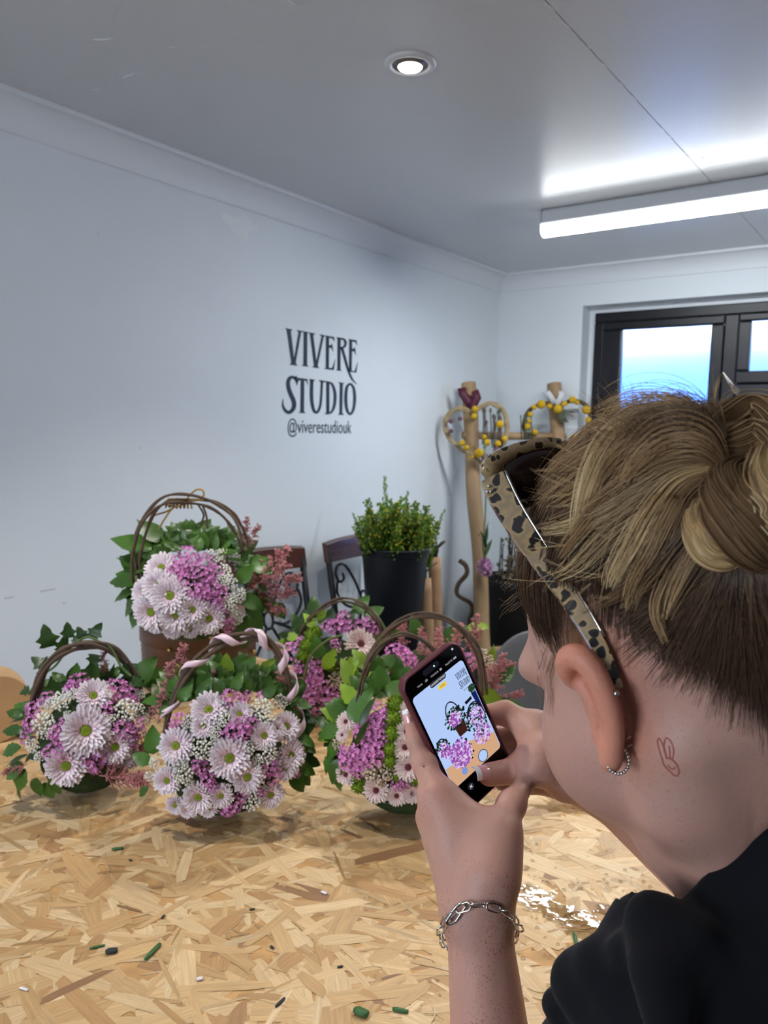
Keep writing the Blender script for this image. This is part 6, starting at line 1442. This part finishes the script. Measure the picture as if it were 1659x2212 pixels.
# baby hairs and sideburn wisps at the hairline
for k in range(420):
    f = hr.uniform(-.02, .085); u0 = np.interp(f, [-.022, -.004, .018, .04, .06, .08], [.012, .036, .020, .030, .058, .082])-.040+hr.uniform(-.008, .006)
    d0 = np.array([f, .074*math.sqrt(max(.02, 1-(f/.098)**2-(u0/.088)**2)), u0]); d0 /= np.linalg.norm(d0)
    P = slerp_path(d0, bd, 40, lambda t: .0008+.002*t)[:hr.integers(6, 14)]; strand(P, .00009, .00006, MID, MID*1.1)
def skull_hit(x, y, lift):
    k_ = skull_hit0(x, y, lift); s_ = skin_hit(x, y, lift)
    if s_ is None: return k_
    s_ = np.array(s_); cp = np.array(CP)
    return s_ if np.linalg.norm(s_-cp) < np.linalg.norm(k_-cp) else k_
def skull_hit0(x, y, lift):
    d = np.array(ray(x, y)); o = np.array(CP)-CC; M = np.stack([F3, L3, U3]); dl = M@d/(RAD+lift); ol = M@o/(RAD+lift)
    a, b_, c = dl@dl, 2*dl@ol, ol@ol-1; D = b_*b_-4*a*c
    t = (-b_-math.sqrt(D))/(2*a) if D > 0 else -b_/(2*a)
    return np.array(CP)+d*t
def lock(pts, lifts, n, spread, w, c0, c1, seed=0, tip=.35, m=26, dz=None):
    """a tapered bundle of loose hair over the skull, along picture points"""
    rg = np.random.default_rng(seed+len(pts)*7); Q = [Vector(skull_hit(x, y, l)) for (x, y), l in zip(pts, lifts)]
    C = np.array([list(v) for v in bez(Q, m)]); T = np.gradient(C, axis=0); T /= np.linalg.norm(T, axis=1)[:, None]
    cd = np.array(CD); N1 = np.cross(T, cd); N1 /= np.linalg.norm(N1, axis=1)[:, None]; N2 = np.cross(T, N1); t = np.linspace(0, 1, m)
    for k in range(n):
        a, b_ = rg.normal(size=2); e = rg.uniform(.82, 1.0); mm = max(6, int(m*e)); env = (.25+.75*np.sin(np.clip(t*1.15, 0, 1)*math.pi*.62))*(1-(1-tip)*t**2)
        ph = rg.uniform(0, 6.28); wv = .25*np.sin(t*5+ph)
        P = C+N1*((a+wv)*spread*env)[:, None]+N2*(b_*spread*.6*env)[:, None]
        u = rg.random(); cc0 = c0*(.75+.45*rg.random()); cc1 = (c1 if u < .75 else c0)*(.8+.35*rg.random()); strand(P[:mm], w*rg.uniform(.7, 1.2), w*.35, cc0, cc1)
# loose ends falling forward out of the bun over the crown
LK = [
 ([(1540,950),(1470,885),(1400,868),(1330,880),(1285,895)], [.034,.042,.044,.040,.036], 70, .0065, MID, GOLD),
 ([(1550,960),(1490,900),(1430,880),(1360,895),(1300,930)], [.034,.044,.046,.042,.036], 80, .0065, MID, PALE),
 ([(1555,965),(1500,915),(1440,905),(1380,920),(1330,960)], [.034,.046,.048,.044,.038], 80, .006, DARK, MID),
 ([(1560,1000),(1520,960),(1470,950),(1420,965),(1370,1010),(1340,1060)], [.034,.044,.046,.042,.036,.030], 80, .006, MID, GOLD),
 ([(1560,960),(1480,905),(1400,905),(1320,945),(1275,1020),(1252,1110),(1240,1180)], [.03,.038,.036,.032,.028,.024,.02], 90, .0046, GOLD, PALE),
 ([(1555,975),(1470,930),(1380,950),(1310,1010),(1275,1090),(1262,1160)], [.03,.034,.032,.03,.026,.02], 70, .0046, MID, GOLD),
 ([(1560,985),(1470,985),(1380,1020),(1300,1090),(1235,1165),(1200,1215)], [.028,.03,.03,.026,.022,.018], 70, .004, MID, GOLD),
 ([(1555,1000),(1460,1010),(1370,1060),(1290,1110),(1215,1135),(1150,1150)], [.026,.03,.028,.024,.018,.012], 70, .0045, MID, PALE),
 ([(1550,1010),(1460,1040),(1400,1110),(1360,1180),(1325,1245),(1315,1275)], [.026,.03,.03,.028,.024,.02], 80, .004, GOLD, PALE),
 ([(1550,1020),(1480,1060),(1440,1130),(1405,1200),(1370,1260),(1350,1330)], [.026,.028,.028,.026,.022,.018], 60, .0036, MID, GOLD),
 ([(1545,1040),(1500,1090),(1470,1160),(1400,1240),(1330,1290),(1240,1330)], [.024,.026,.026,.022,.018,.014], 45, .003, DARK, MID),
 ([(1550,1050),(1520,1120),(1500,1190),(1460,1270),(1430,1350)], [.024,.024,.022,.02,.018], 45, .003, MID, GOLD),
 ([(1560,950),(1500,890),(1450,870),(1430,872)], [.036,.044,.05,.05], 60, .004, MID, GOLD),
 ([(1565,955),(1520,905),(1480,885),(1455,880),(1440,895)], [.034,.042,.046,.046,.044], 60, .004, DARK, MID),
 ([(1540,960),(1440,920),(1350,910),(1280,900)], [.03,.034,.034,.03], 60, .006, MID, GOLD),
 ([(1530,970),(1420,940),(1320,960),(1220,1010),(1150,1070)], [.024,.026,.022,.016,.008], 70, .006, MID, GOLD),
 ([(1530,990),(1420,990),(1320,1030),(1220,1080),(1140,1120)], [.02,.024,.02,.014,.008], 70, .007, MID, GOLD),
 ([(1530,1010),(1430,1040),(1330,1090),(1230,1130),(1140,1165)], [.02,.022,.018,.012,.006], 70, .007, DARK, MID),
 ([(1530,1030),(1420,1080),(1320,1150),(1250,1220),(1200,1250)], [.02,.022,.018,.014,.01], 60, .006, MID, PALE),
 ([(1580,1090),(1510,1160),(1450,1240),(1420,1320),(1445,1400)], [.02,.018,.016,.014,.012], 40, .003, MID, GOLD),
]
for i, (p, l, n, s, c0, c1) in enumerate(LK): lock(p, l, n, s, .00026, c0, c1, i)
# strands drawn up from the nape to the bun
for k in range(3300):
    x0 = 1322+460*hr.random(); yh = 1446+(x0-1322)*.60; y0 = yh-240*hr.random()**.55; e = hr.normal()*18
    l0 = .0006 if y0 > yh-45 else hr.uniform(.001, .006)
    P = [skull_hit(x0, y0, l0), skull_hit(x0+(1605+e-x0)*.35+hr.normal()*6, y0+(1170-y0)*.33, .003+.006*hr.random()), skull_hit(x0+(1605+e-x0)*.7, y0+(1150-y0)*.68, .008+.006*hr.random()), skull_hit(1625+e, 1120, .014)]
    P = np.array([list(v) for v in bez(P, 12)]); c = DARK*hr.uniform(.7, 1.15); c2 = c if hr.random() < .7 else MID*hr.uniform(.7, 1.1)
    strand(P, .00003+.00014*min(1, max(0, (yh-y0)/140)), .00019, c*1.25, c2)
for k in range(46):
    x0 = hr.uniform(1160, 1196); y0 = hr.uniform(1425, 1475); P = [skin_hit(x0+dx, y0+dy, .0008, .46) for dx, dy in ((8, -30), (0, 0), (hr.uniform(-8, 8), 28), (hr.uniform(-6, 10), 58+hr.uniform(0, 40)))]
    strand(np.array([list(v) for v in bez(P, 10)]), .00007, .00004, MID*.8, MID)
# fly-aways
for k in range(330):
    x0, y0 = hr.uniform(1290, 1560), hr.uniform(880, 970); a = R(hr.uniform(80, 178)); L_ = hr.uniform(30, 120); cv = hr.uniform(-40, 40)
    lock([(x0, y0), (x0+math.cos(a)*L_*.5+cv*.2, y0-math.sin(a)*L_*.5), (x0+math.cos(a)*L_+cv, y0-math.sin(a)*L_+abs(cv)*.4)], [.03, .045, .055], 1, .0005, .00013, MID, GOLD, 300+k, m=10)
for k in range(60):
    x0, y0 = hr.uniform(1190, 1420), hr.uniform(980, 1300); a = R(hr.uniform(150, 260)); L_ = hr.uniform(60, 160)
    lock([(x0, y0), (x0+math.cos(a)*L_*.5, y0-math.sin(a)*L_*.4), (x0+math.cos(a)*L_, y0-math.sin(a)*L_)], [.014, .02, .014], 2, .0008, .00014, GOLD, PALE, 500+k, m=10)
for k in range(40):
    x0, y0 = hr.uniform(1085, 1110), hr.uniform(1200, 1320); lock([(x0+20, y0-15), (x0, y0), (x0-hr.uniform(0, 28), y0+hr.uniform(-12, 30))], [.002, .004, .006], 1, .0004, .00009, MID, GOLD, 600+k, m=8)
for pts in (((1560, 950), (1545, 880), (1550, 830), (1562, 803)), ((1562, 805), (1580, 830), (1600, 858)), ((1575, 945), (1560, 900), (1553, 868))):
    lock(list(pts), [.03, .04, .045, .045][:len(pts)], 7, .0006, .00024, MID, GOLD, 700, m=14, tip=1.0)
# the bun: coiled thick bundles
BC = Vector(loc2w(bd[None]*(ell_r(bd[None])[0]+.028))[0]); BZ = Vector(loc2w(bd[None])[0]-CC).normalized(); BX = (CR-BZ*CR.dot(BZ)).normalized(); BY = BZ.cross(BX)
def bundle(path, n, spread, w, c0, c1, seed, m=40):
    rg = np.random.default_rng(seed); C = np.array([list(v) for v in bez(path, m)]); T = np.gradient(C, axis=0); T /= np.linalg.norm(T, axis=1)[:, None]
    ref = np.array([.2, .3, .93]); N1 = np.cross(T, ref); N1 /= np.linalg.norm(N1, axis=1)[:, None]; N2 = np.cross(T, N1); t = np.linspace(0, 1, m); env = .55+.45*np.sin(t*math.pi)
    for k in range(n):
        r = math.sqrt(rg.random()); a0 = rg.uniform(0, 6.28); tw = a0+t*rg.normal(1.2, .4)
        P = C+N1*(np.cos(tw)*r*spread*env)[:, None]+N2*(np.sin(tw)*r*spread*env)[:, None]
        u = rg.random(); cc = c0*(.7+.5*rg.random()) if u < .6 else c1*(.75+.4*rg.random()); strand(P, w, w*.9, cc*.9, cc)
    b_ = bcount[0]; ring = []
    for a in np.linspace(0, 6.283, 8, endpoint=False): ring.append(C+(N1*math.cos(a)+N2*math.sin(a))*(spread*.86*env)[:, None])
    Vv = np.stack(ring, 1).reshape(-1, 3); i = np.arange(m-1)[:, None]*8+b_; BV.append(Vv); BF.append(np.concatenate([np.concatenate([i+q, i+(q+1) % 8, i+8+(q+1) % 8, i+8+q], 1) for q in range(8)])); BCo.append(np.repeat(c0[None]*.5, len(Vv), 0)); bcount[0] += len(Vv)
bdep = (BC-CP).dot(CD)
def bp_(x, y, dd):
    p = Vector(skull_hit0(x, y, .004)); d = (p-CP); return CP+d*((d.length+dd*.85)/d.length)
bundle([bp_(1530,1010,.0), bp_(1555,940,-.025), bp_(1620,905,-.04), bp_(1690,930,-.045), bp_(1740,1030,-.04)], 150, .015, .00028, MID, GOLD, 1)
bundle([bp_(1540,1060,.0), bp_(1560,990,-.03), bp_(1620,960,-.04), bp_(1690,1000,-.045), bp_(1720,1090,-.04)], 150, .013, .00028, MID, GOLD, 2)
bundle([bp_(1600,1010,-.035), bp_(1570,1050,-.045), bp_(1575,1120,-.045), bp_(1620,1180,-.04), bp_(1690,1210,-.03)], 150, .0125, .00028, MID*.8, MID, 3)
bundle([bp_(1640,1010,-.04), bp_(1618,1070,-.05), bp_(1630,1140,-.05), bp_(1680,1200,-.04)], 130, .012, .00028, MID*.75, MID, 4)
bundle([bp_(1560,1060,-.02), bp_(1515,1090,-.026), bp_(1500,1140,-.03), bp_(1518,1190,-.03), bp_(1560,1212,-.03), bp_(1610,1200,-.03)], 90, .0058, .00026, GOLD, PALE, 5)
bundle([bp_(1575,1100,-.03), bp_(1535,1120,-.036), bp_(1520,1155,-.038), bp_(1540,1188,-.038), bp_(1585,1192,-.036)], 70, .0048, .00026, GOLD, PALE, 6)
bundle([bp_(1660,960,-.04), bp_(1655,1040,-.055), bp_(1670,1120,-.055), bp_(1700,1180,-.05)], 120, .012, .00028, GOLD, PALE, 7)
bundle([bp_(1700,930,-.02), bp_(1760,1000,-.03), bp_(1760,1110,-.03), bp_(1700,1190,-.02)], 120, .014, .00028, MID, GOLD, 8)
V = np.concatenate(HV); Q = np.concatenate(HFc)
me = np_mesh('hair', V-np.array(PB), Q); set_cols(me, np.concatenate(HCol)); hair_o = link('hair', me, m_hair, person)
me = np_mesh('hair_base', np.concatenate(BV)-np.array(PB), np.concatenate(BF)); set_cols(me, np.concatenate(BCo)); link('hair_base', me, attr_mat('hair_base_matte', rough=1.0, spec=.0), hair_o)
b = MB(); hb_ = [bp_(1600+30*math.cos(a)*1.6, 1185+10*math.sin(a), -.022+.01*math.sin(a)) for a in np.linspace(0, 6.283, 24, endpoint=False)]
b.tube([p-PB for p in hb_], .0045, n=8, closed=True); b.build('hair_tie', mat('black_hair_tie', srgb(14, 14, 18), rough=.7), person)
# ------------------------------------------------------------------ sunglasses pushed up on the head
m_tort = mat('tortoiseshell_acetate', srgb(178, 150, 108), rough=.12, coat=.8); nt = m_tort.node_tree; N = nt.nodes; L = nt.links
tc = N.new('ShaderNodeTexCoord'); nz = N.new('ShaderNodeTexNoise'); nz.inputs['Scale'].default_value = 70; nz.inputs['Detail'].default_value = 2; L.new(tc.outputs['Object'], nz.inputs[0])
vm = N.new('ShaderNodeVectorMath'); vm.operation = 'MULTIPLY_ADD'; vm.inputs[1].default_value = (.012, .012, .012); L.new(nz.outputs['Color'], vm.inputs[0]); L.new(tc.outputs['Object'], vm.inputs[2])
vo = N.new('ShaderNodeTexVoronoi'); vo.inputs['Scale'].default_value = 150; L.new(vm.outputs[0], vo.inputs['Vector'])
rp = N.new('ShaderNodeValToRGB'); e = rp.color_ramp.elements; e[0].position = .40; e[0].color = (*srgb(30, 24, 26), 1); e[1].position = .47; e[1].color = (*srgb(176, 148, 104), 1)
x_ = rp.color_ramp.elements.new(.75); x_.color = (*srgb(150, 128, 98), 1)
L.new(vo.outputs['Distance'], rp.inputs[0]); L.new(rp.outputs[0], N['Principled BSDF'].inputs['Base Color'])
m_lens = mat('dark_brown_lens', srgb(34, 22, 22), rough=.06, spec=.6)
m_highlight_rivet = mat('silver_highlight_rivet', srgb(210, 205, 200), rough=.15, metal=1.0)  # silver for the modelled highlight line and the rivets
def sg(x, y): return at(x, y, .456+(x-1045)*.00018)
SG0 = sg(1048, 1012); sgo = empty('sunglasses', SG0); tag(sgo, 'tortoiseshell sunglasses pushed up on top of the head', 'sunglasses')
outer = [(1042,1016),(1049,992),(1080,970),(1130,953),(1185,945),(1222,953),(1232,972),(1224,1002),(1196,1048),(1150,1090),(1108,1102),(1086,1080),(1062,1044)]
inner = [(1080,1030),(1088,1006),(1108,990),(1142,975),(1182,967),(1206,970),(1212,981),(1206,1002),(1182,1038),(1144,1072),(1112,1080),(1096,1066),(1086,1048)]
def closed(pts, n=52): 
    q = [Vector((x, y, 0)) for x, y in pts]; m = len(q); out = []
    for i in range(n):
        t = i/n*m; k = int(t); t -= k; a, b, c, d = (q[(k+j-1) % m] for j in range(4))
        out.append(.5*((2*b)+(c-a)*t+(2*a-5*b+4*c-d)*t*t+(3*b-a-3*c+d)*t**3))
    return [sg(p.x, p.y) for p in out]
O_, I_ = closed(outer), closed(inner); ax_ = (sg(1232, 965)-sg(1048, 1005)).normalized(); up_ = sg(1140, 950)-sg(1120, 1095); nrm_ = ax_.cross(up_).normalized()
if nrm_.dot(CP-SG0) < 0: nrm_ = -nrm_
BRG = sg(1240, 968)
def mirror(p): v = p-BRG; return BRG+v-ax_*(2*v.dot(ax_))
def rim_ring(O_, I_, name, lens):
    n = len(O_); th = .0022; b = MB()
    V = [p+nrm_*th*.7-SG0 for p in O_]+[p+nrm_*th-SG0 for p in [o*.5+i*.5 for o, i in zip(O_, I_)]]+[p+nrm_*th*.7-SG0 for p in I_]+[p-nrm_*th-SG0 for p in I_]+[p-nrm_*th-SG0 for p in O_]
    F = [(r*n+k, r*n+(k+1) % n, ((r+1) % 5)*n+(k+1) % n, ((r+1) % 5)*n+k) for r in range(5) for k in range(n)]
    b.add(V, F); b.build(name, m_tort, sgo)
    b = MB(); c = sum(I_, Vector())/n; V = [c+nrm_*.0016-SG0]+[p*.55+c*.45+nrm_*.0012-SG0 for p in I_]+[p-SG0 for p in I_]; F = [(0, 1+k, 1+(k+1) % n) for k in range(n)]+[(1+k, 1+n+k, 1+n+(k+1) % n, 1+(k+1) % n) for k in range(n)]
    b.add(V, F); o = b.build('lens', m_lens, sgo); md = o.modifiers.new('t', 'SOLIDIFY'); md.thickness = .0012
rim_ring(O_, I_, 'front_rim', True); rim_ring([mirror(p) for p in O_], [mirror(p) for p in I_], 'front_rim', True)
b = MB(); pb_ = sg(1226, 962); b.tube([pb_-SG0, BRG+up_.normalized()*.003-SG0, mirror(pb_)-SG0], .0032, n=8); b.build('bridge', m_tort, sgo)
def arm(path, widths, name):
    V = []; n = len(path)
    for i, p in enumerate(path):
        t = (path[min(i+1, n-1)]-path[max(i-1, 0)]).normalized(); v = (CP-p).normalized(); s = t.cross(v).normalized(); v = s.cross(t).normalized(); w = widths[i]/2; th = .0022
        for (a, c) in ((-1, -.6), (-.82, 1), (.82, 1), (1, -.6), (.8, -1), (-.8, -1)): V.append(p+s*(a*w)+v*(c*th)-SG0)
    F = [(6*i+k, 6*i+(k+1) % 6, 6*i+6+(k+1) % 6, 6*i+6+k) for i in range(n-1) for k in range(6)]+[tuple(range(6))[::-1], tuple(6*(n-1)+k for k in range(6))]
    b = MB(); b.add(V, F); o = b.build(name, m_tort, sgo, smooth=False); return o
ctl = [(1064, 1030, .457), (1092, 1088, .452), (1130, 1150, .446), (1180, 1222, .439), (1236, 1300, .431), (1288, 1384, .424), (1318, 1445, .424), (1332, 1485, .428)]
pp = []
for (x, y, dpt) in ctl:
    h_ = skin_hit(x, y, .0085); q = at(x, y, dpt)
    if h_ is not None and (h_-CP).length < (q-CP).length: q = h_
    pp.append(q)
APTH = bez(pp, 36); AW = list(np.interp(np.linspace(0, 1, 36), [0, .1, .3, .55, .8, 1], [.0165, .0165, .0150, .0115, .0088, .0075]))
arm(APTH, AW, 'temple_arm')
def mh(p): v = p-HC_; return p-HL*(2*v.dot(HL))
arm([mh(p) for p in APTH], AW, 'temple_arm')
V = []
for i, p in enumerate(APTH[:26]):
    t = (APTH[i+1]-APTH[max(i-1, 0)]).normalized(); v = (CP-p).normalized(); s = t.cross(v).normalized()
    if s.dot(CR) < 0: s = -s
    V.append(p+s*(AW[i]/2*.96)+v*.0012-SG0)
b = MB(); b.tube(V, .0009, n=6); b.build('edge_highlight', m_highlight_rivet, sgo)  # specular highlight along the arm edge, modelled as a thin silver line
for (x, y) in ((1056, 1050), (1053, 1062), (1060, 1062)):
    h_ = at(x, y, .452); b = MB(); b.sphere(h_-SG0, .0011, 8, 6); b.build('rivet', m_highlight_rivet, sgo)

# ------------------------------------------------------------------ chain bracelet
m_silver = mat('silver', srgb(200, 196, 190), rough=.22, metal=1.0)
loop = [(1033, 1957, .6195), (1075, 1964, .623), (1103, 1995, .634), (1107, 2030, .652), (1075, 2060, .668), (1033, 2070, .674), (990, 2062, .668), (962, 2038, .652), (962, 2000, .634), (988, 1968, .623)]
LP = [at(x, y, d) for x, y, d in loop]; nL = 20; dense = []
m = len(LP)
for i in range(200):
    t = i/200*m; k = int(t); t -= k; a, b_, c, d = (LP[(k+j-1) % m] for j in range(4)); dense.append(.5*((2*b_)+(c-a)*t+(2*a-5*b_+4*c-d)*t*t+(3*b_-a-3*c+d)*t**3))
cum = [0]
for i in range(200): cum.append(cum[-1]+(dense[(i+1) % 200]-dense[i]).length)
def along(s):
    s %= cum[-1]; k = int(np.searchsorted(cum, s))-1; k = max(0, min(199, k)); return dense[k].lerp(dense[(k+1) % 200], (s-cum[k])/(cum[k+1]-cum[k]))
bc_ = sum(LP, Vector())/m; br = empty('chain_bracelet', bc_); tag(br, 'silver oval link chain bracelet on the raised wrist', 'bracelet'); pitch = cum[-1]/nL
ovl = [(math.cos(a)*.0031, (math.sin(a)*.0031+(.0034 if math.sin(a) >= 0 else -.0034))) for a in np.linspace(0, 6.283, 20, endpoint=False)]
b = MB(); b.tube([(x, y, 0) for x, y in ovl], .00085, n=6, closed=True, up=(0, 0, 1)); lm = b.mesh('chain_link'); lm.materials.append(m_silver)
for i in range(nL):
    p = along(i*pitch); t = (along(i*pitch+.002)-along(i*pitch-.002)).normalized(); h_ = BODY.find_nearest(p)
    if h_[0] is not None and (p-h_[0]).dot(h_[1]) < .0022: p = h_[0]+h_[1]*.0022
    out = (p-bc_).normalized(); out = (out-t*out.dot(t)).normalized(); a = R(25 if i % 2 else 100); z = out*math.cos(a)+t.cross(out)*math.sin(a)
    o = bpy.data.objects.new('chain_link', lm); COL.objects.link(o); o.parent = br; o.location = p+out*.001-bc_; o.rotation_mode = 'QUATERNION'; o.rotation_quaternion = Matrix((t.cross(z), t, z)).transposed().to_quaternion()
p = at(985, 1974, .6225); b = MB(); b.tube([p-bc_+CR*x*1.3+CU*y*1.3+CR*y*.9 for x, y in ovl], .0013, n=6, closed=True); b.build('clasp', m_silver, br)

# ------------------------------------------------------------------ earrings
er = at(1334, 1642, .4075); eo = empty('hoop_earring', er); tag(eo, 'small silver beaded hoop earring in the ear lobe', 'earring')
bm_ = MB(); bm_.sphere((0, 0, 0), .00095, 10, 7); bme = bm_.mesh('bead'); bme.materials.append(m_silver)
for k in range(24):
    a = 6.283*k/24; o = bpy.data.objects.new('bead', bme); COL.objects.link(o); o.parent = eo; o.location = CR*(math.cos(a)*.0060)+CU*(math.sin(a)*.0066)+CD*(math.sin(a)*.002)
st = at(1331, 1498, .3985); b = MB(); b.sphere((0, 0, 0), .0017, 12, 9); o = b.build('ear_stud', m_silver); o.location = st; tag(o, 'silver ball stud on the outer ear rim', 'earring', 'ear studs')
b = MB(); P0 = at(1352, 1597, .4125); b.tube([(0, 0, 0), at(1366, 1590, .413)-P0], .0005, n=6); o = b.build('ear_bar', m_silver); o.location = P0; tag(o, 'upper of two thin silver bars behind the ear', 'earring', 'ear studs')
b = MB(); P0 = at(1352, 1614, .4125); b.tube([(0, 0, 0), at(1369, 1607, .413)-P0], .0005, n=6); o = b.build('ear_bar', m_silver); o.location = P0; tag(o, 'lower of two thin silver bars behind the ear', 'earring', 'ear studs')
b = MB(); P0 = at(1296, 1508, .4085); b.sphere((0, 0, 0), .0011, 8, 6); b.sphere(at(1300, 1518, .4085)-P0, .0009, 8, 6); o = b.build('ear_stud', m_silver); o.location = P0; tag(o, 'tiny silver stud inside the ear rim', 'earring', 'ear studs')

# ------------------------------------------------------------------ small red line tattoo on the neck
m_tat = mat('red_tattoo_ink', srgb(168, 92, 84), rough=.6); b = MB()
for pts in (((978,748),(962,700),(950,642),(962,632),(985,680),(1000,740)), ((1000,742),(985,680),(990,640),(1003,626),(1028,655),(1040,700),(1032,748)), ((1000,742),(1010,738),(1020,742),(1032,748),(1055,770),(1068,805),(1062,832),(1045,835),(1015,808),(985,775),(978,748)), ((1005,775),(1030,800),(1050,790)), ((990,690),(1000,735)), ((1015,670),(1020,735))):
    q = [skin_hit(1050+x/2.566, 1350+y/2.566, .0001) for x, y in pts]
    if all(v is not None for v in q): b.tube([v-PB for v in bez(q, 18)], .00042, n=5)
if b.v: b.build('tattoo', m_tat, person)
